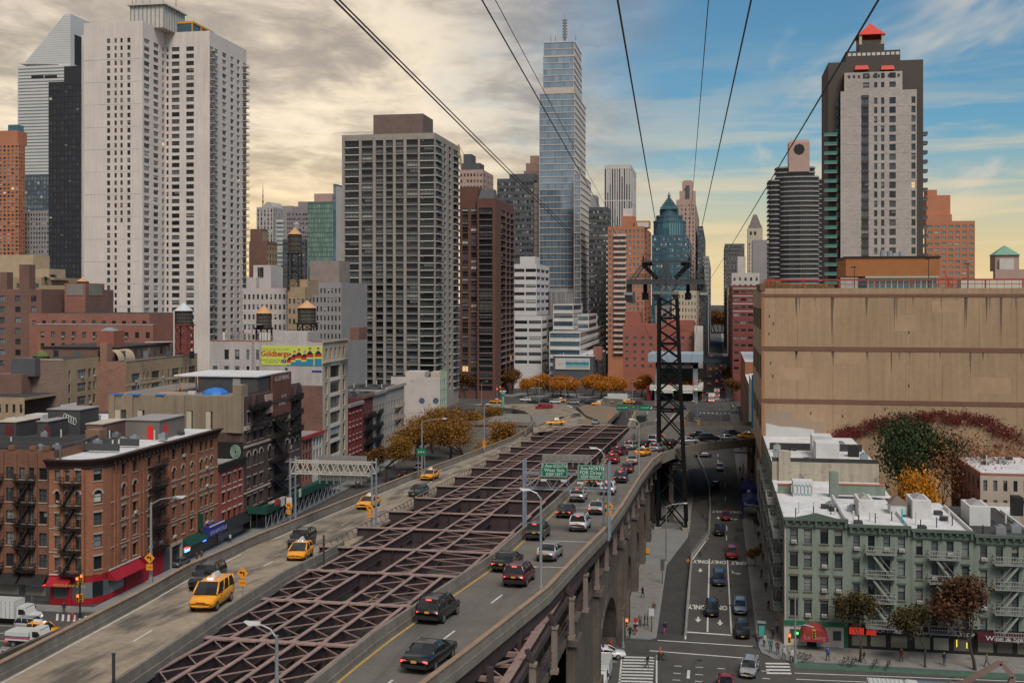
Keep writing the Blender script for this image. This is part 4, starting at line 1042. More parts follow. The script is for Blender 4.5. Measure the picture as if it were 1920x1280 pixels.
# ---- brown tower with dark bays
def brown_tower():
 BR=M('brown_tower_brick',(.135,.062,.05),.9,.1,.1,2)
 Y1=490.;x0=atY(862,Y1).x;xm=atY(896,Y1).x;x1=atY(930,Y1).x;y1=atX(964,x1).y;zt=zpy(372,x1,Y1);H=2.8
 b=Bld('brown_brick_tower','dark brown brick apartment tower with shadowed balcony bays',loc=((x0+x1)/2,Y1,0))
 vis=[(zt-4-H*(i+1)+.3,zt-4-H*i-.15) for i in range(40)][::-1];vis=[r for r in vis if r[0]>2]
 W=x1-x0;W1=xm-x0
 b.facade((x0,Y1),0,W1,0,zpy(350,xm,Y1),[(W1*.14,W1*.46,'two'),(W1*.62,W1*.92,'two')],vis,BR,.5,indiv=False,gl=GL_LIT,fr=STEEL_B)
 b.facade((xm,Y1-1.5),0,x1-xm,0,zt,[((x1-xm)*.1,(x1-xm)*.84,'wide')],vis,BR,1.4,indiv=False,gl=GL_LIT,fr=STEEL_B)
 L=y1-Y1+1.5
 b.facade((x1,Y1-1.5),PI/2,L,0,zt,[(L*.28,L*.50,'two'),(L*.6,L*.72,'two'),(L*.8,L*.95,'two')],vis,BR,1.0,indiv=False,gl=GL_LIT,fr=STEEL_B)
 b.wallbox(BR,x0,x1,Y1,y1,zt-.5,zt,'bl',roof=TAR);b.part('wall',BR).box(x0,xm,Y1+.1,Y1+14,zt-.4,zpy(350,xm,Y1));b.part('wall',BR).quad((x0,y1,0),(x0,Y1,0),(x0,Y1,zt),(x0,y1,zt))
 b.part('wall',BR).quad((xm,Y1,0),(xm,Y1-1.5,0),(xm,Y1-1.5,zt),(xm,Y1,zt))
 sl_=b.part('roof_light',SLATE);sl_.hexa([(xm+.5,Y1-1.5,zt),(x1-.5,Y1-1.5,zt),(x1-.5,Y1+6,zt),(xm+.5,Y1+6,zt),(xm+1.5,Y1,zt+4),(x1-1,Y1,zt+4),(x1-1,Y1+6,zt+4),(xm+1.5,Y1+6,zt+4)])
 q=MB();w_=(x1-xm)*.74;q.box(0,w_,-.3,.3,0,.2,0)
 for k in range(9):q.box(w_*k/9,w_*k/9+.05,-.28,-.22,.2,1.05,1)
 q.box(0,w_,-.3,-.2,1.,1.08,1);me=q.mesh('balcony',[GREYST,STEEL_B])
 for r in vis[4:]:obj('balcony',me,b.root,(xm+(x1-xm)*.1-b.o.x,-1.5,r[0]-.2))
 for f0,f1 in ((.28,.5),(.6,.72),(.8,.95)):
  q=MB();w_=L*(f1-f0);q.box(-.1,.9,0,w_,0,.2,0);q.box(.8,.88,0,w_,.9,1.05,0);me=q.mesh('balcony',[GREYST])
  for r in vis[4:]:obj('balcony',me,b.root,(x1-b.o.x,L*f0-1.5,r[0]-.2))
 b.done()
brown_tower()
b=tower('tower_under_construction','pink tower with dark plant room and crane behind the brown brick tower',862,905,925,318,640,PINKST,7,3,3.6,.55,.5,yb=380,style='none',done=False)
pent(b,SLATE,869,884,289,642,12);pent(b,SLATE,866,900,306,641,12)
p=atY(869,650);zt=zpy(290,p.x,650);q=b.part('crane_jib',M('crane_yellow',(.35,.26,.12),.7));q.bar((p.x-1,650,zt-9),(p.x-3,650,zt+6),.9,.9);q.bar((p.x-3,650,zt+6),(p.x+2,650,zt-3),.35,.35);b.done()
b=tower('black_setback_tower','black office tower with setback crown left of the pale glass tower',932,1000,1002,334,640,SLATE,16,1,3.5,.75,.5,yb=490,style='none',gl=GL('glass_speckled',(.015,.017,.02),(.3,.31,.3),.2,bias=4),done=False)
pent(b,SLATE,955,1003,326,644,12);pent(b,PINKST,982,1012,320,780,12,400,name='crown');pent(b,PINKST,986,1010,306,782,10,400,name='crown');pent(b,PINKST,994,1010,292,784,8,400,name='crown');b.done()
# ---- pale glass tower
def glass_tower():
 BANDP=M('pink_band',(.5,.42,.37),.6,.05)
 b=Bld('pale_glass_skyscraper','tall pale blue glass skyscraper with a mast, narrowing in steps',loc=tuple(atY(1050,700))[:2]+(0,))
 def vol(xl,xm,xr,yt,yb,Y,H=4.0,gl=GL_PALE):
  x0,x1=atY(xl,Y).x,atY(xm,Y).x;y1=atX(xr,x1).y;zt=zpy(yt,x1,Y);z0=zpy(yb,x1,Y);n=int((zt-z0)/H)
  rows=[(zt-H*(i+1)+.12,zt-H*i-.35) for i in range(n)][::-1]
  nc=max(3,int((x1-x0)/2.2));cw=(x1-x0-.6)/nc
  b.facade((x0,Y),0,x1-x0,z0,zt,[(.3+cw*i+.04,.3+cw*(i+1)-.04) for i in range(nc)],rows,BANDP,.12,'none',False,gl=gl,blind=0)
  ns=max(2,int((y1-Y)/2.4));cw=(y1-Y-.6)/ns
  b.facade((x1,Y),PI/2,y1-Y,z0,zt,[(.3+cw*i+.04,.3+cw*(i+1)-.04) for i in range(ns)],rows,BANDP,.12,'none',False,gl=gl,blind=0)
  b.wallbox(BANDP,x0,x1,Y,y1,z0,zt,'bl',roof=TAR)
  bd=b.part('projecting_band',BANDP)
  for r in rows[::1]:bd.box(x0-.1,x1+.1,Y-.18,Y-.002,r[1]+.02,r[1]+.3);bd.box(x1+.002,x1+.18,Y-.15,y1+.1,r[1]+.02,r[1]+.3)
  return x0,x1,Y,y1,zt
 vol(1011,1078,1098,174,640,700);v=vol(1018,1076,1091,105,174,704,3.9)
 vol(1019,1077,1090,78,105,706,4.2,GL('glass_crown',(.2,.32,.27),(.3,.42,.36),.1,metal=.5));vol(1000,1013,1013,330,640,712);vol(1076,1089,1108,326,640,690)
 p=atY(1059,716);zt=zpy(76,p.x,716);m=b.part('mast',M('mast_steel',(.2,.2,.21),.5))
 h=zpy(28,p.x,716)-zt;m.cyl((p.x,716,zt),(p.x,716,zt+h*.75),.9,.7,6);m.cyl((p.x,716,zt+h*.75),(p.x,716,zt+h),.25,.1,6)
 for k in range(7):m.box(p.x-1.5,p.x+1.5,715.4,716.6,zt+h*(.1+.11*k),zt+h*(.1+.11*k)+.7)
 for d in (-9,-6,7):m.cyl((p.x+d,716,zt),(p.x+d,716,zt+3.5),.3,.1,5)
 b.done()
 # lower wing: curved banded block
 vol2=Bld('banded_glass_wing','low grey glass wing with white bands at the foot of the glass skyscraper',loc=tuple(atY(1060,600))[:2]+(0,));b2=vol2
 for (xl,xm,xr,yt,Y) in ((1037,1075,1092,570,560),(1030,1088,1135,622,540),(1060,1104,1120,590,580)):
  x0,x1=atY(xl,Y).x,atY(xm,Y).x;y1=atX(xr,x1).y;zt=zpy(yt,x1,Y);n=int(zt/4)
  rows=[(zt-4*(i+1)+1.0,zt-4*i-.7) for i in range(n)][::-1]
  b2.facade((x0,Y),0,x1-x0,0,zt,[(.3,x1-x0-.3)],rows,BAND,.3,'six',False,gl=GL_BLUE);b2.facade((x1,Y),PI/2,y1-Y,0,zt,[(.3,y1-Y-.3)],rows,BAND,.3,'six',False,gl=GL_BLUE)
  b2.wallbox(BAND,x0,x1,Y,y1,0,zt,'bl',roof=GREYST)
 b2.done()
 b=tower('ribbed_plant_block','ribbed grey plant block standing between the white offices and the glass tower',1030,1064,1075,541,600,GREYST,22,8,20,.5,.92,yb=580,style='none',gl=GL('louvre_dark',(.1,.1,.1),(.14,.14,.14),.6))
glass_tower()
b=tower('white_banded_offices','white office building with long dark window strips and stepped end',963,1006,1030,495,560,M('white_panel',(.56,.53,.53),.8,.06),2,3,3.9,.9,.42,yb=670,style='six',gl=GL_LIT,done=False)
pent(b,M('white_panel'),975,1003,481,566,14);b.done()
for i,(xl,xr,yt,Y) in enumerate(((1028,1042,560,548),(1040,1050,610,545))):pass
b=tower('white_stepped_annex','lower white stepped annex of the banded offices',964,1016,1048,592,548,M('white_panel'),2,3,3.9,.9,.42,yb=690,style='six',gl=GL_LIT,done=False)
b.done()
tower('pinstriped_tower','black and white pinstriped office slab rising behind the brick tower',1133,1182,1193,308,1050,M('white_marble',(.50,.46,.44),.7,.04),11,3,30,.52,.97,yb=410,style='none',gl=GLASS,top=3.5)
tower('grey_office_tower','grey office slab with speckled lit windows between the glass and brick towers',1104,1139,1146,388,680,SLATE,9,2,3.5,.85,.5,yb=620,style='none',gl=GL('glass_speckled'))
tower('white_blank_tower','narrow blank grey tower peeking over the grey office slab',1104,1118,1118,366,900,GREYST,0,0)
def orange_tower():
 b=tower('orange_brick_apartments','orange-red brick apartment tower with stacked white balconies',1140,1208,1221,424,620,ORANGEB,9,2,3.05,.5,.55,yb=650,style='two',gl=GL_TEAL,fr=FRAME_W,done=False)
 x0,x1,Y,y1,zt=b.ext
 pent(b,ORANGEB,1166,1190,405,624,10);pent(b,BAND,1168,1186,391,628,8);pent(b,ORANGEB,1190,1218,414,622,10);pent(b,BAND,1195,1216,417,621.7,3,426,name='louvre')
 q=MB();w_=6.8;q.box(0,w_,-1.5,0,0,.25);q.box(0,w_,-1.5,-1.42,.25,1.1);q.box(0,.08,-1.42,0,.25,1.1);q.box(w_-.08,w_,-1.42,0,.25,1.1);me=q.mesh('balcony',[M('balcony_white',(.5,.44,.41),.8)])
 q2=MB();q2.box(-1,0,-1.4,2,0,1.1);me2=q2.mesh('balcony',[BAND])
 for k in range(22):
  zz=zt-5.4-3.05*k
  if zz<4:continue
  obj('balcony',me,b.root,(atY(1151,620).x-b.o.x,0,zz));obj('balcony',me2,b.root,(x0-b.o.x,2,zz))
 b.done()
orange_tower()
def blue_pyramid():
 FRB=M('blue_frame',(.06,.11,.15),.5,.05)
 b=tower('blue_glass_pyramid_tower','teal blue glass tower with a stepped pyramid top',1222,1288,1301,440,780,FRB,16,4,3.7,.8,.72,yb=610,style='none',gl=GL_TEAL,done=False)
 Y=790
 for xl,xr,yt in ((1224,1284,412),(1229,1278,402),(1236,1270,390)):
  x0,x1=atY(xl,Y).x,atY(xr,Y).x;cx,r=(x0+x1)/2,(x1-x0)/2;zt=zpy(yt,cx,Y);z0=b.ext[4]-1
  pl=[(cx+r*math.cos(t),Y+14+r*.8*math.sin(t)) for t in [2*PI*i/16 for i in range(16)]]
  b.part('drum',GL_TEAL).prism(pl,z0,zt-1.2);b.part('drum_cornice',FRB).prism([(cx+(r+.5)*math.cos(t),Y+14+(r*.8+.5)*math.sin(t)) for t in [2*PI*i/16 for i in range(16)]],zt-1.2,zt)
  for t in [PI+PI*i/20 for i in range(21)]:b.part('drum_fin',FRB).bar((cx+(r+.1)*math.cos(t),Y+14+(r*.8+.1)*math.sin(t),z0),(cx+(r+.1)*math.cos(t),Y+14+(r*.8+.1)*math.sin(t),zt),.35,.35)
 x0,x1=atY(1237,Y).x,atY(1269,Y).x;cx=(x0+x1)/2;z0=zpy(390,cx,Y);zt=zpy(366,cx,Y);n=7;r=(x1-x0)/2
 for i in range(n):
  f=1-i/n;b.part('pyramid',GL_TEAL).box(cx-r*f,cx+r*f,Y+14-r*f,Y+14+r*f,z0+(zt-z0)*i/n,z0+(zt-z0)*(i+1)/n-.3);b.part('pyramid_edge',FRB).box(cx-r*f-.2,cx+r*f+.2,Y+14-r*f-.2,Y+14+r*f+.2,z0+(zt-z0)*(i+1)/n-.3,z0+(zt-z0)*(i+1)/n)
 b.part('finial',GREYST).lathe((cx,Y+14,zt),[(.8,0),(1.2,1),(.8,2),(.2,3.5)],8);b.done()
blue_pyramid()
b=tower('pink_stone_tower','pink stone tower with a narrow square crown behind the pyramid tower',1268,1303,1311,374,950,PINKST,5,3,3.6,.35,.55,yb=560,style='none',done=False,top=3)
pent(b,PINKST,1274,1304,358,953,12);pent(b,PINKST,1279,1299,340,955,10);pent(b,SLATE,1285,1293,348,952.6,1,372,name='louvre');pent(b,PINKST,1282,1297,338,956,8)
b.done()
tower('slim_grey_tower','slim blue-grey tower right of the pink stone tower',1308,1318,1323,424,1000,SLATE,3,2,3.6,.7,.6,yb=560,style='none',gl=GL_BLUE)
tower('slim_stone_tower','slim stone tower at the left edge of the yellow sky gap',1320,1329,1333,480,900,GREYST,3,2,3.4,.5,.5,yb=570,style='none')
# ---- right of the canyon
tower('dark_hotel_slab','dark brown office slab standing alone in the yellow sky gap',1357,1359,1396,457,1000,M('hotel_slab',(.13,.12,.125),.7),12,1,3.4,.6,.6,side='l',yb=600,style='none')
b=tower('steep_roof_stone_tower','pale stone hotel tower with a steep mansard roof',1401,1402,1430,428,1150,CREAM,5,1,3.8,.35,.55,side='l',yb=520,style='none',done=False,top=14)
x0,x1,Y,y1,zt=b.ext;q=b.part('mansard',M('mansard_slate',(.16,.13,.12),.7));zz=zpy(402,x0,Y);q.hexa([(x0+.5,Y+.5,zt),(x1-.5,Y+.5,zt),(x1-.5,Y+15,zt),(x0+.5,Y+15,zt),(x0+5.5,Y+4,zz),(x1-5.5,Y+4,zz),(x1-5.5,Y+11,zz),(x0+5.5,Y+11,zz)])
for fx in (0,1):
 q=b.part('pinnacle',CREAM);xx=x0+.6 if not fx else x1-.6;q.cyl((xx,Y+.6,zt),(xx,Y+.6,zt+4),.6,.1,6)
for px in (1408,1416):p=atY(px,Y-.3);b.part('arched_opening',FRAME_D).box(p.x-1,p.x+1,Y-.3,Y-.02,zpy(440,p.x,Y),zpy(434,p.x,Y))
b.done()
tower('plain_grey_block','plain grey slab beside the steep-roofed hotel tower',1410,1411,1447,450,900,GREYST,0,0,side='l')
tower('white_roof_block','white building with a lattice cooling screen left of the planted garage roof',1368,1372,1424,512,560,M('white_office'),5,1,3.4,.4,.5,side='l',yb=560)
tower('white_step_block','white stepped block behind the lattice screen',1381,1383,1398,481,600,M('white_office'),0,0,side='l')
b=tower('red_brick_slab','red brick slab with white bands on the right of the street canyon',1366,1374,1440,535,500,M('red_slab',(.2,.06,.055),.9,.1),5,2,3.3,.7,.35,side='l',yb=690,style='two',gl=GL_WARM,done=False)
x0,x1,Y,y1,zt=b.ext
for k in range(16):b.part('floor_band',BAND if k<4 else M('red_slab')).box(x0-.08,x1,Y-.08,Y,zt-1.2-3.3*k-.25,zt-1.2-3.3*k+.05)
b.done()
def round_tower():
 SLB=M('balcony_grey',(.34,.32,.31),.8,.06);b=Bld('rounded_balcony_tower','dark apartment tower ringed by pale curved balconies with a round louvre on top',loc=tuple(atY(1495,680))[:2]+(0,))
 Y=680;H=2.85
 def bay(xl,xr,yt,yoff,ff):
  x0,x1=atY(xl,Y).x,atY(xr,Y).x;cx=(x0+x1)/2;r=(x1-x0)/2;zt=zpy(yt,cx,Y)
  pts=[(cx+r*math.cos(PI+PI*i/10),Y+yoff+8+r*ff*math.sin(PI+PI*i/10)) for i in range(11)]+[(cx+r,Y+40),(cx-r,Y+40)]
  b.part('glass_wall',GL_LIT).prism(pts,0,zt)
  n=int((zt-20)/H);s=b.part('balcony_slabs',SLB)
  big=[(cx+(r+.8)*math.cos(PI+PI*i/10),Y+yoff+7.6+(r*ff+1.2)*math.sin(PI+PI*i/10)) for i in range(11)]+[(cx+r+.8,Y+30),(cx-r-.8,Y+30)]
  for k in range(n):s.prism(big,zt-.4-H*k-.55,zt-.4-H*k)
  m=b.part('mullion',SLATE)
  for i in range(11):
   for j in (0,.5):
    t=PI+PI*(i+j)/10
    if t<=2*PI:m.bar((cx+r*math.cos(t),Y+yoff+8+r*ff*math.sin(t),10),(cx+r*math.cos(t),Y+yoff+8+r*ff*math.sin(t),zt),.5,.5)
  return zt
 bay(1444,1470,334,3,.5);bay(1466,1536,328,0,.35);bay(1532,1552,331,6,.5);bay(1459,1532,306,12,.3)
 x0,x1=atY(1479,Y+14).x,atY(1518,Y+14).x;zt=zpy(262,x0,Y+14);zb=zpy(322,x0,Y+14);cx=(x0+x1)/2;q=b.part('crown',PINKST);ch=1.6
 q.hexa([(x0,Y+14,zb),(x1,Y+14,zb),(x1,Y+26,zb),(x0,Y+26,zb),(x0,Y+14,zt-ch),(x1,Y+14,zt-ch),(x1,Y+26,zt-ch),(x0,Y+26,zt-ch)]);q.hexa([(x0,Y+14,zt-ch),(x1,Y+14,zt-ch),(x1,Y+26,zt-ch),(x0,Y+26,zt-ch),(x0+1,Y+14.5,zt),(x1-1,Y+14.5,zt),(x1-1,Y+26,zt),(x0+1,Y+26,zt)])
 b.part('round_louvre',FRAME_D).cyl((cx,Y+13.8,zpy(280,cx,Y+14)),(cx,Y+14.05,zpy(280,cx,Y+14)),3.3,3.3,8);b.done()
round_tower()
def red_roof_tower():
 BLKB=M('black_brick',(.082,.068,.062),.9,.1,.1,2);PALEB=M('pale_pink_brick',(.40,.345,.325),.88,.09,.1,1.2,brick=.9)
 Y=352.;x0=atY(1576,Y).x;x1=atY(1719,Y).x;zt=zpy(172,x0,Y);H=2.8
 b=Bld('red_roofed_tower','pale and black brick apartment tower topped by a small red pyramid roof',loc=((x0+x1)/2,Y,0));b.r=random.Random(3)
 n=30;rows=[(zt-1.8-H*(i+1)+.55,zt-1.8-H*i-.35) for i in range(n)][::-1]
 X=lambda px:atY(px,Y).x-x0
 b.facade((x0,Y),0,x1-x0,0,zt,[(X(1615),X(1628.5),'two'),(X(1639),X(1645),'dh'),(X(1652),X(1658),'dh'),(X(1667.5),X(1679.5),'wide'),(X(1709),X(1716.5),'dh')],rows,PALEB,.3,indiv=True,gl=GL_LIT,blind=.2)
 xa,xb=atY(1583,Y).x,atY(1692,Y).x;z2=zpy(137,xa,Y);r2=[(zt+.9,zt+2.5),(zt+3.6,zt+5.2)]
 XX=lambda px:atY(px,Y).x-xa
 b.facade((xa,Y),0,xb-xa,zt,z2,[(XX(1618),XX(1630),'two'),(XX(1639),XX(1645)),(XX(1652),XX(1658)),(XX(1667.5),XX(1679.5),'wide')],r2,PALEB,.3,indiv=True,gl=GL_LIT)
 b.part('recess',BLKB).box(atY(1614.3,Y).x,atY(1629.3,Y).x,Y-.06,Y-.002,zt-1.6-.3,zt-1.6)
 sb=b.part('recess_panel',BLKB)
 for r in rows:sb.box(atY(1614.6,Y).x,atY(1629,Y).x,Y-.05,Y-.003,r[1]+.02,r[0]+H-.02)
 lt=b.part('floor_line',BAND)
 for r in rows:lt.box(x0+.2,x1-.2,Y-.05,Y-.055+.05,r[0]-.62,r[0]-.54)
 dk=[M('square_hole',(.05,.045,.045),.8),BAND]
 for k in range(11):p=atY(1592+k*9.3,Y);b.part('square_opening',dk[0]).box(p.x-.3,p.x+.3,Y-.05,Y-.01,z2-1.7,z2-.8)
 b.wallbox(PALEB,x0,x1,Y,Y+18,zt-.1,zt,'',roof=TAR);b.wallbox(PALEB,xa,xb,Y,Y+5,z2-.1,z2,'lrb',roof=TAR)
 # black body behind
 y2=Y+3.;k0,k1=atY(1553,y2).x,atY(1731,y2).x;zk=zpy(118,k0,y2);b.part('black_body',BLKB).box(k0,k1,y2,y2+22,0,zk)
 u0,u1=atY(1586,y2+2).x,atY(1688,y2+2).x;zu=zpy(97,u0,y2+2);b.part('black_body',BLKB).box(u0,u1,y2+2,y2+16,zk,zu)
 for k in range(11):p=atY(1593+k*9,y2+1.9);b.part('white_square',BAND).box(p.x-.5,p.x+.5,y2+1.9,y2+1.98,zu-1.5,zu-.6)
 v0,v1=atY(1611,y2+5).x,atY(1658,y2+5).x;zv=zpy(84,v0,y2+5);b.part('black_body',BLKB).box(v0,v1,y2+5,y2+13,zu,zv)
 ze=zpy(66,v0,y2+5);cr=b.part('cupola',CREAM)
 for xx in (v0+.4,v1-.4):
  for yy in (y2+5.4,y2+12.6):cr.box(xx-.4,xx+.4,yy-.4,yy+.4,zv,ze)
 cr.box(v0+1,v1-1,y2+8,y2+9,zv,ze-1);zp=zpy(45,v0,y2+9);cx=(v0+v1)/2;RED=M('red_tile_roof',(.55,.06,.04),.6,.1)
 rp=b.part('red_pyramid_roof',RED)
 for q in (((v0-.4,y2+4.6),(v1+.4,y2+4.6)),((v1+.4,y2+4.6),(v1+.4,y2+13.4)),((v1+.4,y2+13.4),(v0-.4,y2+13.4)),((v0-.4,y2+13.4),(v0-.4,y2+4.6))):rp.poly([(*q[0],ze),(*q[1],ze),(cx,y2+9,zp)])
 for a,c in ((1602,1629),(1651,1677)):
  p0,p1=atY(a,y2-.2).x,atY(c,y2-.2).x;zz=zpy(126,p0,y2);b.part('red_awning',RED).hexa([(p0,y2-1,zz-1.),(p1,y2-1,zz-1.),(p1,y2,zz-1.),(p0,y2,zz-1.),(p0+.3,y2-.4,zz+.3),(p1-.3,y2-.4,zz+.3),(p1-.3,y2,zz+.3),(p0+.3,y2,zz+.3)])
  # balconies with green glass on both flanks
 GB=M('green_balcony',(.05,.19,.16),.4,.1);q=MB();q.box(0,3.6,-.4,2.6,0,.18,0);q.box(0,3.6,-.4,-.33,.18,1.0,1);q.box(0,.07,-.33,2.6,.18,1.0,1);me=q.mesh('balcony',[GREYST,GB])
 q=MB();q.box(0,2.4,0,3.,0,.18,0);q.box(0,2.4,-.02,.05,.18,1.0,1);q.box(2.33,2.4,.05,3.,.18,1.0,1);me2=q.mesh('balcony',[GREYST,SLATE])
 q=MB();q.box(0,2.2,-.08,0,0,1.7);me3=q.mesh('flank_window',[GLASS])
 for i,r in enumerate(rows):
  if i<27:obj('balcony',me,b.root,(k0-1.2-b.o.x,1.2,r[0]-.7));obj('balcony',me2,b.root,(k1-1.0-b.o.x,3.5,r[0]-.7))
  obj('flank_window',me3,b.root,(atY(1567.5,Y+2.9).x-b.o.x,2.95,r[0]))
 b.done()
red_roof_tower()
b=tower('orange_stepped_block','orange brick apartment block with stepped top right of the red-roofed tower',1733,1737,1828,415,600,ORANGEB,7,1,2.95,.62,.45,side='l',yb=540,style='wide',gl=GL_TEAL,fr=FRAME_W,done=False)
pent(b,ORANGEB,1737,1785,402,602,14);pent(b,ORANGEB,1737,1782,366,604,14);pent(b,ORANGEB,1739,1757,356,606,10);b.done()
b=tower('green_roofed_block','brick block with a green pyramid roof and pale bulkhead at the right edge',1862,1866,1935,505,650,PINKST,0,0,side='l',done=False)
pent(b,PINKST,1866,1911,478,652,12);pent(b,BAND,1874,1901,485,650.5,1.4);x0,x1=atY(1864,652).x,atY(1913,652).x;z0,z1=zpy(478,x0,652),zpy(459,x0,652);cx=(x0+x1)/2
q=b.part('green_pyramid_roof',M('copper_green',(.16,.3,.22),.7))
for a,c in (((x0,651),(x1,651)),((x1,651),(x1,665)),((x1,665),(x0,665)),((x0,665),(x0,651))):q.poly([(*a,z0),(*c,z0),(cx,658,z1)])
b.done()
# the far end of the canyon
tower('canyon_wall_block','dark tower closing the left side of the far street canyon',1306,1322,1330,545,640,SLATE,4,6,3.4,.6,.5,yb=640,style='none')
tower('cream_street_block','cream apartment block with small windows right of the black lattice tower',1260,1306,1318,545,560,CREAM,8,4,3.3,.35,.5,yb=640)
for i,(Y,w_,h,lab) in enumerate(((640,20,38,'grey building far down the right side of the canyon, nearest of its row'),(760,20,46,'brown building far down the right side of the canyon behind the grey one'),(900,20,52,'stone building near the far end of the canyon on the right'))):
 b=Bld('canyon_building',lab,loc=(20,Y,0));m=(GREYST,BROWNB,CREAM)[i];b.grid((9.2,Y+110),-PI/2,110,4,h,14,int(h/3.4)-1,.5,.5,m,indiv=False);b.grid((9.2,Y),0,w_,4,h,5,int(h/3.4)-1,.5,.5,m,indiv=False);b.wallbox(m,9.2,9.2+w_,Y,Y+110,0,4);b.wallbox(m,9.2,9.2+w_,Y,Y+110,h-.1,h);b.done()
for i,(Y,h,lab) in enumerate(((650,40,'grey building far down the left side of the canyon, nearest of its row'),(800,55,'brown building far down the left side of the canyon'),(980,60,'stone building near the far end of the canyon on the left'))):
 b=Bld('canyon_building',lab,loc=(-25,Y,0));m=(GREYST,BROWNB,CREAM)[i];x1=-16.;b.grid((x1,Y),PI/2,130,4,h,14,int(h/3.4)-1,.5,.5,m,indiv=False);b.grid((x1-18,Y),0,18,4,h,5,int(h/3.4)-1,.5,.5,m,indiv=False);b.wallbox(m,x1-18,x1,Y,Y+130,0,4);b.wallbox(m,x1-18,x1,Y,Y+130,h-.1,h);b.done()
fb=thing('footbridge','dark enclosed footbridge crossing the far street canyon','footbridge',(-3,620,0));q=MB();q.box(-14,13,-2,2,9,9.4);q.box(-14,13,-2,2,12,12.6);q.build('slabs',SLATE,fb)
q=MB();q.box(-14,13,-1.8,1.8,9.4,12);q.build('glazing',GL_BLUE,fb)
# ================================================================ near buildings
XF=-88.7
FE_CACHE={}
def fire_escape(b,P,t,wd,zs,dep=1.15,mat=STEEL_B,flip=False,ladder=True,heavy=1.):
 """platforms with railings at heights zs on the wall, stairs between them"""
 U=Vector((math.cos(t),math.sin(t),0));N=Vector((math.sin(t),-math.cos(t),0));P=Vector((P[0],P[1],0));r=.03*heavy
 key=('p',round(wd,2),dep,mat.name,heavy)
 if key not in FE_CACHE:
  q=MB();q.box(0,wd,-dep,0,-.1,-.02)
  for k in range(int(wd/.24)):q.box(.24*k,.24*k+.06,-dep,-.02,-.02,.0)
  for h in (.5,1.0):q.bar((0,-dep,h),(wd,-dep,h),r*1.6,r*1.6);q.bar((0,-dep,h),(0,0,h),r*1.6,r*1.6);q.bar((wd,-dep,h),(wd,0,h),r*1.6,r*1.6)
  n=int(wd/.3)
  for k in range(n+1):q.bar((wd*k/n,-dep,0),(wd*k/n,-dep,1.),r,r)
  for k in (1,2):q.bar((0,-dep*k/3,0),(0,-dep*k/3,1),r,r);q.bar((wd,-dep*k/3,0),(wd,-dep*k/3,1),r,r)
  for x in (.2,wd-.2):q.bar((x,-dep+.1,-.05),(x,0,-.8),r*2,r*2)
  FE_CACHE[key]=q.mesh('fire_escape_platform',mat)
 me=FE_CACHE[key]
 for i,z in enumerate(zs):
  obj('fire_escape_platform',me,b.root,Vector((P.x,P.y,z))-b.o,t)
  if i<len(zs)-1:
   dz=zs[i+1]-z;k2=('s',round(wd,2),round(dz,2),dep,mat.name,flip,heavy)
   if k2 not in FE_CACHE:
    q=MB();x0,x1=(.5,wd-.7) if not flip else (wd-.5,.7)
    for y in (-dep*.35,-dep*.8):
     q.bar((x0,y,0),(x1,y,dz),.06*heavy,.16*heavy);q.bar((x0,y,.9),(x1,y,dz+.9),r*1.2,r*1.2)
    for k in range(1,12):f=k/12;q.box(x0+(x1-x0)*f-.12,x0+(x1-x0)*f+.12,-dep*.8,-dep*.35,dz*f-.02,dz*f+.02)
    FE_CACHE[k2]=q.mesh('fire_escape_stair',mat)
   obj('fire_escape_stair',FE_CACHE[k2],b.root,Vector((P.x,P.y,z))-b.o,t)
def roof_clutter(b,x0,x1,y0,y1,z,n,seed,mats=None):
 r=random.Random(seed)
 for i in range(n):
  x,y=r.uniform(x0,x1),r.uniform(y0,y1);k=r.random()
  if k<.45:q=b.part('vent_pipe',M('pipe_white',(.5,.5,.48),.6));q.cyl((x,y,z),(x,y,z+r.uniform(.8,1.9)),.12,.12,6)
  elif k<.7:q=b.part('duct_unit',GALV);h=r.uniform(.6,1.2);q.box(x-.6,x+.6,y-.5,y+.5,z,z+h);q.cyl((x,y,z+h),(x,y,z+h+.25),.35,.35,8)
  else:q=b.part('hatch',TAR);q.box(x-.5,x+.5,y-.6,y+.6,z,z+.5)
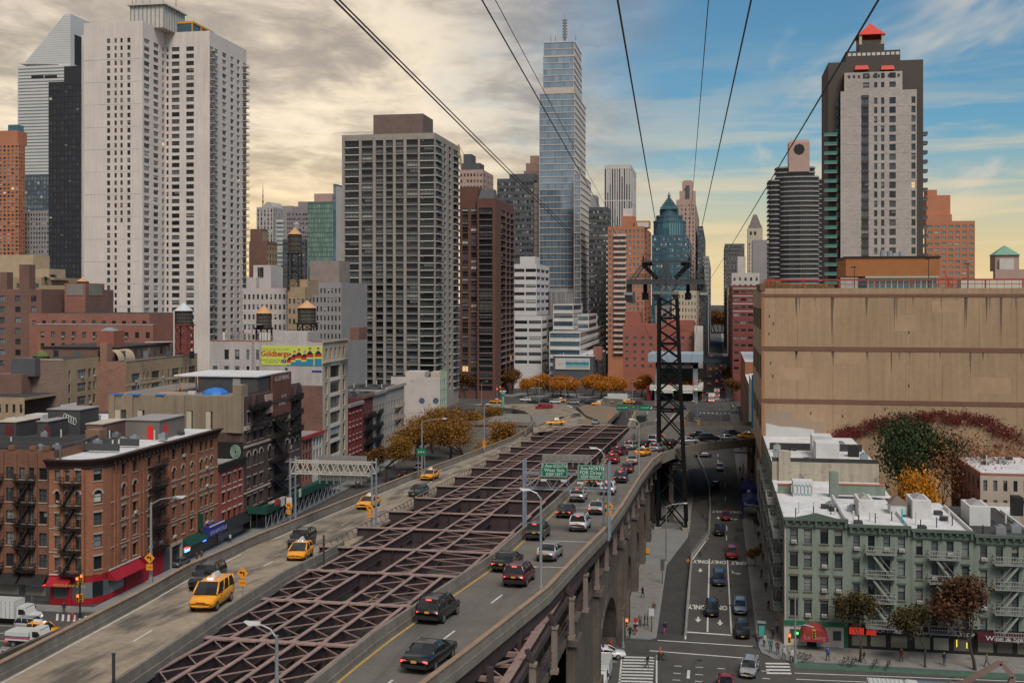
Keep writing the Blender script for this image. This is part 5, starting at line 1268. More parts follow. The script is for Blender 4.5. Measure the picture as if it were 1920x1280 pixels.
def water_tank(name,label,px,Y,z_leg,z_tank,z_top,r,cone,leg=STEEL_B,group=None,z_cone=None):
 x=atY(px,Y).x;t=thing(name,label,'water tank',(x,Y,z_leg),0,group);h0,h1=z_tank-z_leg,z_top-z_leg
 q=MB();n=20;q.lathe((0,0,0),[(r,h0),(r*.97,h1)],n);q.build('tank',M('tank_wood',(.09,.075,.065),.9,.2,.6,3,streak=.4),t)
 for i in range(n):
  a=2*PI*i/n;q=MB();q.bar((r*1.01*math.cos(a),r*1.01*math.sin(a),h0),(r*.98*math.cos(a),r*.98*math.sin(a),h1),.12,.3);
  if i%2==0:q.build('stave',M('tank_wood'),t)
 q=MB()
 for k in range(4):zz=h0+(h1-h0)*(k+.5)/4;q.lathe((0,0,zz),[(r*1.04,-.05),(r*1.04,.05)],n)
 q.build('hoop',STEEL_B,t)
 q=MB();q.lathe((0,0,0),[(r*1.12,h1),(r*.06,(z_cone-z_leg) if z_cone else h1+r*.75)],n);q.build('cone_roof',cone,t)
 q=MB();q.box(-r,r,-r,r,h0-.35,h0-.02);s=r*.8
 for sx in (-1,1):
  for sy in (-1,1):q.bar((sx*s,sy*s,0),(sx*s,sy*s,h0-.3),.28,.28)
 nb=max(1,int(h0/2.6))
 for k in range(nb):
  za,zb=(h0-.4)*k/nb,(h0-.4)*(k+1)/nb
  for a,c in (((-s,-s),(s,-s)),((s,-s),(s,s)),((-s,s),(s,s)),((-s,-s),(-s,s))):
   q.bar((*a,za),(*c,zb),.12,.12);q.bar((*c,za),(*a,zb),.12,.12);q.bar((*a,zb),(*c,zb),.16,.16)
 q.build('frame',leg,t);return t
COPPER=M('tank_cone',(.5,.27,.14),.7,.1)
# ---- brick corner building
OB=M('orange_facade_brick',(.305,.112,.055),.9,.14,.25,3,brick=.55,streak=.12);TRIM=M('pale_trim',(.36,.29,.24),.9,.12);CORN=M('brown_cornice',(.055,.028,.024),.7,.15)
def brick_corner():
 b=Bld('brick_corner_tenement','orange brick corner tenement with rounded corner, dark cornice and red shopfront',loc=(XF-6,151.4,0));b.r=random.Random(2)
 Yf=151.;R=4.2;xl=atY(92,Yf).x;zc=19.9;rows=[(4.95,6.9),(8.15,10.1),(11.4,13.3),(14.6,16.6,'arch'),(17.95,19.7)]
 kw=dict(indiv=True,fr=FRAME_D,gl=GLASSL,sill=TRIM,lintel=TRIM,ac=.16,depth=.3,blind=.5)
 X=lambda px:atY(px,Yf).x-xl
 W=XF-R-xl
 b.facade((xl,Yf),0,W,4.,zc,[(X(102.5),X(112)),(X(122),X(131)),(X(141),X(151))],rows,OB,**kw)
 n=4;th=[PI/2*i/n for i in range(n+1)];cx,cy=XF-R,Yf+R
 for i in range(n):
  p=(cx+R*math.sin(th[i]),cy-R*math.cos(th[i]));q=(cx+R*math.sin(th[i+1]),cy-R*math.cos(th[i+1]));L=math.hypot(q[0]-p[0],q[1]-p[1])
  b.facade(p,math.atan2(q[1]-p[1],q[0]-p[0]),L,4.,zc,[(L*.12,L*.9)] if i in (0,2) else [],rows,OB,**kw)
 Ye=191.9;Ly=Ye-(Yf+R);S=lambda px:atX(px,XF).y-(Yf+R)
 cs=[(S(a),S(c)) for a,c in ((228.5,236),(249,257),(277.5,284),(296.5,303),(323,329.5),(340.5,346.5),(357.5,363),(375,380),(384.5,389.5),(394.5,399.5))]
 b.facade((XF,Yf+R),PI/2,Ly,4.,zc,cs,rows,OB,**kw)
 b.wallbox(OB,xl,XF,Yf+R,Ye,0,20,'bl',roof=None)
 # belt courses and pilasters on the street side
 bc=b.part('belt_course',TRIM)
 for z in (7.55,11.0,14.25):bc.box(XF+.002,XF+.1,Yf+R,Ye,z,z+.16);bc.box(xl,XF-R,Yf-.1,Yf-.002,z,z+.16)
 pl=b.part('pilaster',OB)
 for px in (215,221,243,262,269,310,317,351,368):y=atX(px,XF).y;pl.box(XF+.003,XF+.2,y-.22,y+.22,4.2,19.8)
 for px in (118,136,156):x=atY(px,Yf).x;pl.box(x-.2,x+.2,Yf-.18,Yf-.003,4.2,19.8)
 # cornice following the plan
 co=b.part('cornice',CORN);path=[(xl-.4,Yf)]+[(cx+R*math.sin(t),cy-R*math.cos(t)) for t in th]+[(XF,Ye+.3)]
 nn=[(0,-1)]+[(math.sin(t),-math.cos(t)) for t in th]+[(1,0)]
 for (z0,z1,d0,d1) in ((19.75,20.5,.12,.3),(20.5,21.0,.5,.75),(21.0,21.25,.95,1.05)):
  for i in range(len(path)-1):
   p,q,m,k=path[i],path[i+1],nn[i],nn[i+1]
   f=lambda a,v,d:(a[0]+v[0]*d,a[1]+v[1]*d)
   co.hexa([(*p,z0),(*f(p,m,d0),z0),(*f(q,k,d0),z0),(*q,z0),(*p,z1),(*f(p,m,d1),z1),(*f(q,k,d1),z1),(*q,z1)])
 for y in [Yf+R+i*1.3 for i in range(28)]:co.box(XF+.1,XF+.8,y,y+.25,20.05,20.5)
 # roof deck pieces
 rf=b.part('roof',SILVER);rf.poly([(xl,Yf,21.0),(XF-R,Yf,21.0)]+[(p[0],p[1],21.0) for p in path[2:-1]]+[(XF,Ye,21.0),(XF-17,Ye,21.0),(XF-9.5,Yf+9,21.0)]);rf2=b.part('back_roof',TAR)
 rf2.poly([(xl,Yf+1,20.98),(XF-9.5,Yf+9,20.98),(XF-17,Ye,20.98),(xl-6,Ye,20.98),(xl-6,Yf+6,20.98)])
 dv=b.part('divider_wall',M('grey_siding',(.085,.08,.082),.8,.15))
 pts=[(xl+1,Yf+1.2),(XF-9,Yf+5.5),(XF-9.3,Yf+12),(XF-13.5,Ye-10)]
 for p,q in zip(pts,pts[1:]):dv.bar((*p,21.7),(*q,21.7),.3,1.5)
 bh=b.part('bulkhead',M('stair_bulkhead',(.155,.13,.115),.8,.1));bx,by=atY(235,176).x,176.;bh.box(bx,bx+6.2,by,by+9,21,24.2);b.part('bulkhead_roof',GREYST).box(bx-.2,bx+6.4,by-.2,by+9.2,24.2,24.35)
 b.part('red_door',M('red_door',(.62,.02,.02),.5)).box(bx+6.21,bx+6.26,by+1.6,by+2.8,21,23.3);b.part('red_door',M('red_door')).box(bx+4.0,bx+5.0,by-.06,by-.01,21,23.3)
 roof_clutter(b,XF-12,XF-2,Yf+8,Ye-4,21,12,4)
 tank=b.part('roof_unit',M('rust_box',(.2,.12,.08),.9));tank.box(XF-13,XF-10.5,170,172.5,21.6,23.2)
 # ground floor: red shopfront
 RED=M('shop_red',(.30,.012,.022),.55,.12,.5,3);y1=atX(305,XF).y
 b.part('red_shop_wall',RED).box(XF-.25,XF+.12,Yf+R+4,y1,0,4.25);b.part('red_shop_wall',RED).box(XF-R-.2,XF-R+.4,Yf-.15,Yf+.5,0,4.2)
 b.part('shop_glass',GLASSL).box(xl+.6,XF-R-.3,Yf+.1,Yf+.2,.9,3.1);b.part('red_shop_wall',RED).box(xl+.2,XF-R-.2,Yf-.02,Yf+.3,0,.9);b.part('red_shop_wall',RED).box(xl+.2,xl+.6,Yf-.02,Yf+.3,.9,4.1)
 for i in range(n):
  p=(cx+R*math.sin(th[i]),cy-R*math.cos(th[i]));q=(cx+R*math.sin(th[i+1]),cy-R*math.cos(th[i+1]))
  b.part('shop_glass',GLASSL).quad((*p,.9),(*q,.9),(*q,3.2),(*p,3.2));b.part('red_shop_wall',RED).quad((*p,0),(*q,0),(*q,.9),(*p,.9));b.part('red_shop_wall',RED).quad((*p,3.2),(*q,3.2),(*q,4.2),(*p,4.2))
 b.part('shop_glass',GLASSL).box(XF-.2,XF-.05,Yf+R,Yf+R+4,.9,3.2);b.part('red_shop_wall',RED).box(XF-.2,XF+.05,Yf+R,Yf+R+4,0,.9)
 aw=b.part('red_awning',RED);aw.hexa([(xl+.2,Yf-1.5,3.0),(XF-R+.5,Yf-1.5,3.0),(XF-R+.5,Yf,3.0),(xl+.2,Yf,3.0),(xl+.2,Yf-.1,4.2),(XF-R+.5,Yf-.1,4.2),(XF-R+.5,Yf,4.2),(xl+.2,Yf,4.2)])
 aw.hexa([(XF,Yf+R-.8,3.0),(XF+1.5,Yf+R-.8,3.0),(XF+1.5,Yf+R+8,3.0),(XF,Yf+R+8,3.0),(XF,Yf+R-.8,4.3),(XF+.1,Yf+R-.8,4.3),(XF+.1,Yf+R+8,4.3),(XF,Yf+R+8,4.3)])
 b.part('awning_rail',BAND).box(XF+.13,XF+.28,Yf+R-.8,Yf+R+8.4,4.35,4.55);b.part('awning_rail',BAND).box(xl+.2,XF-R+1,Yf-.3,Yf-.15,4.35,4.5)
 text('RESTAURANT & BAR',b.root,Vector((xl+4.2,Yf-1.52,3.25))-b.o,(PI/2-.2,0,0),.55,.5,M('gold_letter',(.5,.28,.06),.5))
 dk=b.part('shop_shutter',SLATE);dk.box(XF-.2,XF+.05,y1+.2,atX(318,XF).y,0,3.9)
 ya,yb=atX(318.5,XF).y,atX(341,XF).y;tr=b.part('doorway',TRIM);tr.box(XF-.2,XF+.15,ya,ya+.5,0,3.6);tr.box(XF-.2,XF+.15,yb-.5,yb,0,3.6);tr.box(XF-.2,XF+.2,ya,yb,3.6,4.1);b.part('shop_glass',GLASS).box(XF-.3,XF-.15,ya+.5,yb-.5,0,3.6)
 ya,yb=atX(342,XF).y,atX(379,XF).y;gm=M('green_awning',(.01,.05,.035),.7);b.part('green_awning',gm).hexa([(XF,ya,2.8),(XF+1.4,ya,2.8),(XF+1.4,yb,2.8),(XF,yb,2.8),(XF,ya,4.1),(XF+.1,ya,4.1),(XF+.1,yb,4.1),(XF,yb,4.1)])
 b.part('shop_glass',GL('shop_lit',(.03,.03,.03),(.3,.28,.22),.2)).box(XF-.2,XF-.05,ya,191.6,.5,2.8);b.part('shop_base',SLATE).box(XF-.2,XF,ya,191.6,0,.5)
 nb=b.part('neon_sign',EM('neon_multi',(.2,.6,1.),1.2));nb.box(XF+.02,XF+.1,ya+.8,ya+2.6,1.6,2.3)
 b.part('neon_sign_red',EM('neon_red',(1.,.05,.04),1.6)).box(XF+.1,XF+.18,ya+.8,ya+2.6,2.05,2.4)
 ya,yb=atX(380.5,XF).y,atX(412,XF).y;sg=M('blue_sign',(.03,.035,.22),.5);b.part('news_sign',sg).hexa([(XF,ya,2.9),(XF+1.6,ya,2.9),(XF+1.6,yb-1,2.9),(XF,yb-1,2.9),(XF,ya,4.5),(XF+1.3,ya,4.5),(XF+1.3,yb-1,4.5),(XF,yb-1,4.5)])
 b.part('awning_rail',BAND).box(XF+1.25,XF+1.45,ya,yb-1,4.5,4.68);text('SUN NEWS PLUS',b.root,Vector((XF+1.62,(ya+yb)/2-.5,3.5))-b.o,(PI/2,0,PI/2),.92,1.0,M('sign_white',(.6,.6,.6),.5))
 b.part('hanging_sign',gm).box(XF+.2,XF+1.1,atX(369,XF).y,atX(369,XF).y+.15,4.8,7.4)
 b.part('blue_neon',EM('neon_blue',(.05,.15,1.),2.)).box(XF+.1,XF+.2,ya-.2,ya+.9,2.0,2.6)
 # fire escapes
 zs=[4.6,7.95,11.2,14.4,17.75]
 fire_escape(b,(atY(116,Yf).x,Yf),0,X(153)-X(116),zs,heavy=1.3);fire_escape(b,(XF,atX(277,XF).y),PI/2,atX(306,XF).y-atX(277,XF).y,zs,heavy=1.3)
 b.done();return xl
XLB=brick_corner()
def brick_left():
 Yf=152.2;x1=XLB-.02;x0=x1-26;z=22.3;DB=M('brown_facade_brick',(.18,.075,.043),.9,.16,.25,3,brick=.55,streak=.15)
 b=Bld('brown_brick_tenement','brown brick tenement with black fire escapes left of the orange corner building',loc=((x0+x1)/2,Yf,0));b.r=random.Random(8)
 X=lambda px:atY(px,Yf).x-x0
 cs=[(X(-72),X(-58)),(X(-44),X(-32)),(X(-24),X(-12)),(X(11),X(26)),(X(36),X(46.5)),(X(54),X(65)),(X(73),X(88))]
 b.facade((x0,Yf),0,x1-x0,3.8,z,cs,[(4.95,6.9,'pair'),(8.15,10.1,'pair'),(11.4,13.3,'pair'),(14.6,16.6,'pair'),(17.95,19.7,'pair')],DB,.3,gl=GLASSL,sill=TRIM,blind=.5)
 b.wallbox(DB,x0,x1,Yf,Yf+30,3.8,z,'lb',roof=None);b.part('roof',TAR).quad((x0,Yf,z-1),(x1,Yf,z-1),(x1,Yf+30,z-1),(x0,Yf+30,z-1));b.part('wall',DB).quad((x1,Yf,21),(x1,Yf+10,21),(x1,Yf+10,z),(x1,Yf,z))
 for px in (26,66,90):x=atY(px,Yf).x;b.part('parapet_post',DB).box(x-.9,x+.2,Yf-.1,Yf+.6,z,z+.6)
 for px in (5,30,51,68):x=atY(px,Yf).x;b.part('pilaster',DB).box(x-.22,x+.22,Yf-.2,Yf-.003,4,z-.4)
 fire_escape(b,(atY(31,Yf).x,Yf),0,X(69)-X(31),[4.6,7.95,11.2,14.4,17.75],heavy=1.5);fire_escape(b,(atY(-30,Yf).x,Yf),0,X(69)-X(31),[4.6,7.95,11.2,14.4,17.75],heavy=1.5)
 sh=b.part('shopfront',SLATE);sh.box(x0,x1,Yf+.1,Yf+.3,0,3.8);b.part('shop_glass',GL('shop_lit')).box(atY(48,Yf).x,atY(86,Yf).x,Yf-.02,Yf+.05,.8,2.6);b.part('shop_glass',GL('shop_lit')).box(atY(-40,Yf).x,atY(35,Yf).x,Yf-.02,Yf+.05,.8,2.6)
 aw=b.part('black_awning',STEEL_B)
 for a,c in ((42,89),(-40,38)):xa,xb=atY(a,Yf).x,atY(c,Yf).x;aw.hexa([(xa,Yf-1.4,2.7),(xb,Yf-1.4,2.7),(xb,Yf,2.7),(xa,Yf,2.7),(xa,Yf-.1,4),(xb,Yf-.1,4),(xb,Yf,4),(xa,Yf,4)])
 for px,m in ((62,'neon_blue'),(72,'neon_blue'),(81,'neon_red')):x=atY(px,Yf-.1).x;b.part('neon',MATS[m]).box(x-.45,x+.45,Yf-.12,Yf-.06,2.35,2.75)
 # roof sheds and walls
 zr=z-1;dk=M('roof_shed_dark',(.06,.058,.06),.85,.15);
 def shed(name,mat,a,c,y0,y1,h,roofm=GREYST):xa,xb=atY(a,y0).x,atY(c,y0).x;b.part(name,mat).box(xa,xb,y0,y1,zr,zr+h);b.part('shed_roof',roofm).box(xa-.15,xb+.15,y0-.15,y1+.1,zr+h,zr+h+.15)
 shed('stair_bulkhead',dk,-6,30,172,179,2.6,CREAM);shed('stair_bulkhead',dk,70,90,172,181,2.8);shed('stair_bulkhead',dk,90,150,178,184,4.2);shed('brick_shed',BROWNB,162,192,174,182,2.3,CREAM)
 for y in (160,166):b.part('roof_divider',dk).box(x0+3,x1+6,y,y+.3,zr,zr+1.1)
 x=atY(10,171.9).x;b.part('red_door',M('dull_red_door',(.12,.02,.02),.7)).box(x,x+1.4,171.88,171.95,zr,zr+2.1);x=atY(84,171.9).x;b.part('red_door',M('dull_red_door')).box(x,x+1.,171.88,171.95,zr,zr+2.1)
 # sprayed lettering on the dark bulkhead
 g=b.part('graffiti',M('spray_white',(.55,.58,.58),.7));gx,gz=atY(122,177.9).x,zr+3.0
 for k in range(5):
  ox=k*.45;pts=[(gx+ox+.3*math.cos(a),gz-k*.18+.6*math.sin(a)) for a in [PI*2*i/10 for i in range(11)]]
  for p,q in zip(pts,pts[1:]):g.bar((p[0],177.9,p[1]),(q[0],177.9,q[1]),.06,.09)
 roof_clutter(b,x0+4,x1+8,Yf+4,176,zr,16,6);b.done()
brick_left()
# low roofs behind the brick buildings
b=Bld('low_white_roof_block','low flat-roofed block with white roof units behind the brick tenements',loc=(-118,186,0))
x0,x1=atY(-30,192).x,atY(205,192).x;b.wallbox(DKBRICK,x0,x1,192,226,0,20.2,roof=SILVER,parapet=.6)
for px,w_,h,m in ((8,5,1.6,'frame_white'),(28,4,2.0,'grey_stone'),(48,3.5,2.4,'frame_white'),(66,6,1.4,'galvanised'),(85,3,1.8,'galvanised')):
 x=atY(px,200).x;b.part('roof_unit',MATS[m]).box(x,x+w_,200,204,19.6,19.6+h)
q=b.part('sloped_skylight',BAND);xa,xb=atY(78,205).x,atY(117,205).x;q.poly([(xa,205,20),(xb,205,20),(xb,205,23.6)]);q.quad((xb,205,20),(xb,210,20),(xb,210,23.6),(xb,205,23.6));q.quad((xa,205,20),(xb,205,23.6),(xb,210,23.6),(xa,210,20))
roof_clutter(b,x0+3,x1-3,194,222,19.6,18,9);b.done()
# ---- small red building and the dark f
RB=M('bright_red_brick',(.31,.062,.04),.9,.14,.3,3,brick=.5)
b=Bld('small_red_brick_house','small bright red brick house with white lintels beside the orange corner building',loc=(XF-8,192,0));ya,yb=192.,203.4
S=lambda px:atX(px,XF).y-ya
b.facade((XF,ya),PI/2,yb-ya,3.6,13.6,[(S(416.5),S(422)),(S(427),S(432.5)),(S(437.5),S(443)),(S(447.5),S(453))],[(3.9,5.6),(7.3,9.2),(10.4,12.3)],RB,.25,sill=BAND,lintel=BAND,gl=GLASSL)
b.wallbox(RB,XF-14,XF,ya,yb,0,14,'flb',roof=GREYST);b.part('cornice',STEEL_B).box(XF+.002,XF+.6,ya,yb,13.6,14.6);b.part('shop_glass',GLASS).box(XF-.1,XF-.02,ya,yb,0,3.6)
b.part('black_awning',STEEL_B).hexa([(XF,ya+1,2.5),(XF+1.8,ya+1,2.5),(XF+1.8,yb,2.5),(XF,yb,2.5),(XF,ya+1,4.0),(XF+.2,ya+1,4.0),(XF+.2,yb,4.0),(XF,yb,4.0)]);b.done()
def dark_building():
 DB=M('sooty_brick',(.082,.042,.036),.9,.25,.3,3,brick=.5,streak=.3);TAN=M('tan_stucco',(.245,.19,.135),.9,.1,.2,2,streak=.22);ya,yb=203.4,234.;zt=25.9
 b=Bld('sooty_brick_building','sooty dark brick building with black fire escapes and a tan stucco side wall',loc=(XF-12,ya,0));b.r=random.Random(4)
 S=lambda px:atX(px,XF).y-ya
 cs=[(S(a),S(a+6.5)) for a in (463,475,486.5,503,514,535,544.5,554)]
 b.facade((XF,ya),PI/2,yb-ya,3.8,zt,cs,[(4.4,6.6),(8.0,10.2),(12.2,15.0,'arch'),(17.0,18.9),(20.6,22.8)],DB,.35,sill=TRIM,lintel=TRIM,gl=GLASS,blind=.2)
 xl=atY(205,ya).x
 b.part('lower_wall',DB).quad((xl,ya,0),(XF,ya,0),(XF,ya,19),(xl,ya,19));b.wallbox(DB,xl,XF,ya,yb,0,zt,'lb',roof=M('gravel_roof',(.2,.17,.15),.9,.2))
 X=lambda px:atY(px,ya).x-xl
 b.facade((xl,ya),0,XF-xl,19,zt,[(X(227),X(238)),(X(260),X(271)),(X(351),X(361.5)),(X(388),X(398.5))],[(19.15,23.)],TAN,.3,style='two',gl=GLASS,blind=0)
 tp=b.part('stucco_pier',TAN)
 for a,c in ((205,216),(238.5,250),(332,347),(427,442)):tp.box(xl+X(a),xl+X(c),ya-.35,ya-.003,19.02,zt+.02)
 tp.box(xl+X(438),xl+X(455),ya-.5,ya+2.4,19.,zt+2.2)
 for a in (216,258,350,386):b.part('blind_panel',CREAM).box(xl+X(a),xl+X(a+9),ya-.06,ya-.003,19.15,22.9)
 cg=b.part('belt_course',TRIM);cg.box(XF+.003,XF+.35,ya,yb,19.4,20.2);cg.box(XF+.003,XF+.25,ya,yb,16.0,16.4);cg.box(XF+.003,XF+.25,ya,yb,7.2,7.5)
 mr=b.part('mansard',M('mansard_shingle',(.05,.03,.028),.8,.2));mr.hexa([(XF-.3,ya+2.4,23.4),(XF+.5,ya+2.4,23.4),(XF+.5,yb,23.4),(XF-.3,yb,23.4),(XF-.8,ya+2.4,zt+.4),(XF-.3,ya+2.4,zt+.4),(XF-.3,yb,zt+.4),(XF-.8,yb,zt+.4)])
 for px in (470,548):y=atX(px,XF).y;mr.poly([(XF+.7,y,23.8),(XF+.7,y+2.6,23.8),(XF+.7,y+1.3,zt+.3)]);mr.poly([(XF+.7,y,23.8),(XF+.7,y+1.3,zt+.3),(XF-.6,y+1.3,zt+.3),(XF-.6,y,23.8)]);mr.poly([(XF+.7,y+1.3,zt+.3),(XF+.7,y+2.6,23.8),(XF-.6,y+2.6,23.8),(XF-.6,y+1.3,zt+.3)])
 # painted wall sign and rooftop shed
 y0,y1=atX(508,XF).y,atX(543,XF).y;b.part('sign_wall',M('faded_sign',(.13,.05,.04),.9,.25)).box(XF-.1,XF+.35,y0,y1,20.4,29.2)
 wp=M('sign_white',(.6,.6,.6),.5);text('ALL LIFE PARKING',b.root,Vector((XF+.36,(y0+y1)/2,28.2))-b.o,(PI/2,0,PI/2),.98,1.3,wp);text('24 HR  EST',b.root,Vector((XF+.36,(y0+y1)/2+1,24.4))-b.o,(PI/2,0,PI/2),.6,.8,wp);text('ENTRANCE',b.root,Vector((XF+.36,(y0+y1)/2,22.9))-b.o,(PI/2,0,PI/2),.7,.9,wp)
 b.part('poster_panel',PINKST).box(XF+.1,XF+.4,atX(495,XF).y,atX(508,XF).y,21.6,25.4)
 xs=atY(452,212).x;b.part('roof_shed',M('roof_shed_dark')).box(XF-13,XF-.4,211,226,zt,29.1);b.part('shed_roof',SILVER).box(XF-18,XF-.1,210.6,227,29.1,29.35);b.part('shed_panel',GREYST).box(XF-5.6,XF-4.0,210.93,210.99,26.1,28.8)
 pg=b.part('pergola',M('pergola_wood',(.12,.065,.04),.85));xa,xb=atY(382,212).x,XF-13.4
 for x in (xa,(xa+xb)/2,xb):
  for y in (211,217):pg.box(x-.1,x+.1,y-.1,y+.1,zt,zt+2.8)
 for k in range(8):y=211+k*.86;pg.box(xa-.3,xb+.3,y-.06,y+.06,zt+2.8,zt+2.95)
 # loose roof gear: blue tarpaulins, ladder frames
 tb=b.part('blue_tarpaulin',M('tarp_blue',(.03,.16,.48),.5,.15));xx,yy=atY(404,208).x,208.
 tb.lathe((xx,yy,zt),[(2.6,0),(2.4,.5),(1.4,1.1),(.3,1.3)],9)
 for a,c,d in ((208,229,-.25),(240,262,-.3),(292,308,-.2)):tb.box(xl+X(a),xl+X(c),ya+d,ya+.5,zt-.05,zt+.22)
 ga=b.part('scaffold_tube',GALV)
 for a in (256,302,330):x=atY(a,212).x;ga.bar((x,212,zt),(x+.4,212,zt+2.6),.1,.1);ga.bar((x+1,212,zt),(x+.4,212,zt+2.6),.1,.1)
 ga.bar((atY(258,212).x,212,zt+2.5),(atY(342,212).x,212,zt+2.9),.1,.1);lu=b.part('lumber',M('lumber',(.4,.3,.2),.8));x=atY(300,207).x;lu.box(x,x+6,206.6,207.6,zt,zt+.3);b.part('white_bags',BAND).box(x+6,x+7.4,206.8,207.6,zt,zt+.6)
 xr=xl
 fire_escape(b,(XF,atX(466,XF).y),PI/2,9.0,[19.9,23.2],heavy=2.2);fire_escape(b,(XF,atX(505,XF).y),PI/2,7.5,[4.3,7.8,11.6,16.4,19.9],heavy=2.4,flip=True);fire_escape(b,(XF,atX(541,XF).y),PI/2,6.0,[16.4,19.9,23.2],heavy=2.2)
 # black netting drop by the escapes
 # sidewalk shed in green
 gs=b.part('sidewalk_shed',M('shed_green',(.014,.06,.042),.7,.1));y0,y1=ya+1,yb+16;gs.box(XF+.3,XF+4.2,y0,y1,3.4,3.7);gs.box(XF+4.0,XF+4.2,y0,y1,3.7,4.9);gs.box(XF+.3,XF+4.0,y0,y0+.15,3.7,4.9)
 gp=b.part('shed_posts',GALV)
 k=0;y=y0+.4
 while y<y1:
  for x in (XF+.8,XF+3.9):gp.bar((x,y,.1),(x,y,3.4),.12,.12)
  gp.bar((XF+3.9,y,.2),(XF+3.9,y+2.6,3.3),.08,.08);y+=2.9
 sp=b.part('shed_poster',M('poster_red',(.4,.04,.04),.6));sp.box(XF+4.21,XF+4.25,y0+4,y0+6.4,4.2,5.4);sp.box(XF+4.21,XF+4.25,y0+11,y0+12,3.4,5.0);b.part('shed_poster_white',BAND).box(XF+4.21,XF+4.25,y0+7.2,y0+9.2,3.6,5.2);b.part('shed_poster_white',BAND).box(XF+4.21,XF+4.25,y0+17,y0+18.2,3.7,5.4)
 b.part('shed_debris',TRIM).box(XF+.8,XF+3.6,y0+9,y0+16,3.7,4.0)
 bt=b.part('side_black_panel',STEEL_B);bt.box(XF-9,XF-.05,ya-.12,ya-.02,13.8,17.2);g2=b.part('graffiti_panel',M('spray_mint',(.32,.45,.38),.7));
 for k in range(4):
  for a0 in range(10):t0,t1=2*PI*a0/10,2*PI*(a0+1)/10;r_=.25+.2*k;g2.bar((XF-1.6+r_*1.2*math.cos(t0),ya-.16,15.4+r_*1.5*math.sin(t0)),(XF-1.6+r_*1.2*math.cos(t1),ya-.16,15.4+r_*1.5*math.sin(t1)),.08,.1)
 b.done()
dark_building()
b=Bld('small_red_house','small red brick house between the sooty building and the tall cream loft',loc=(XF-6,234,0));ya,yb=234.05,247.3;L=yb-ya
b.facade((XF,ya),PI/2,L*.5,3.5,13.8,[(L*.06,L*.15),(L*.21,L*.3),(L*.36,L*.45)],[(4.6,6.8),(8.2,10.6),(11.4,13.2)],REDB,.25,gl=GLASSL);b.facade((XF,ya+L*.5),PI/2,L*.5,3.5,13.8,[(L*.06,L*.15),(L*.21,L*.3),(L*.36,L*.45)],[(4.6,6.8),(8.2,10.6),(11.4,13.2)],BAND,.25,gl=GLASSL,name='white_wall')
b.wallbox(REDB,XF-14,XF,ya,yb,0,14.2,'flb',roof=GREYST);b.part('cornice',M('red_cornice',(.3,.04,.04),.7)).box(XF+.002,XF+.6,ya,yb,13.8,14.5);b.part('shop_glass',GLASS).box(XF-.1,XF-.02,ya,yb,0,3.5);b.done()
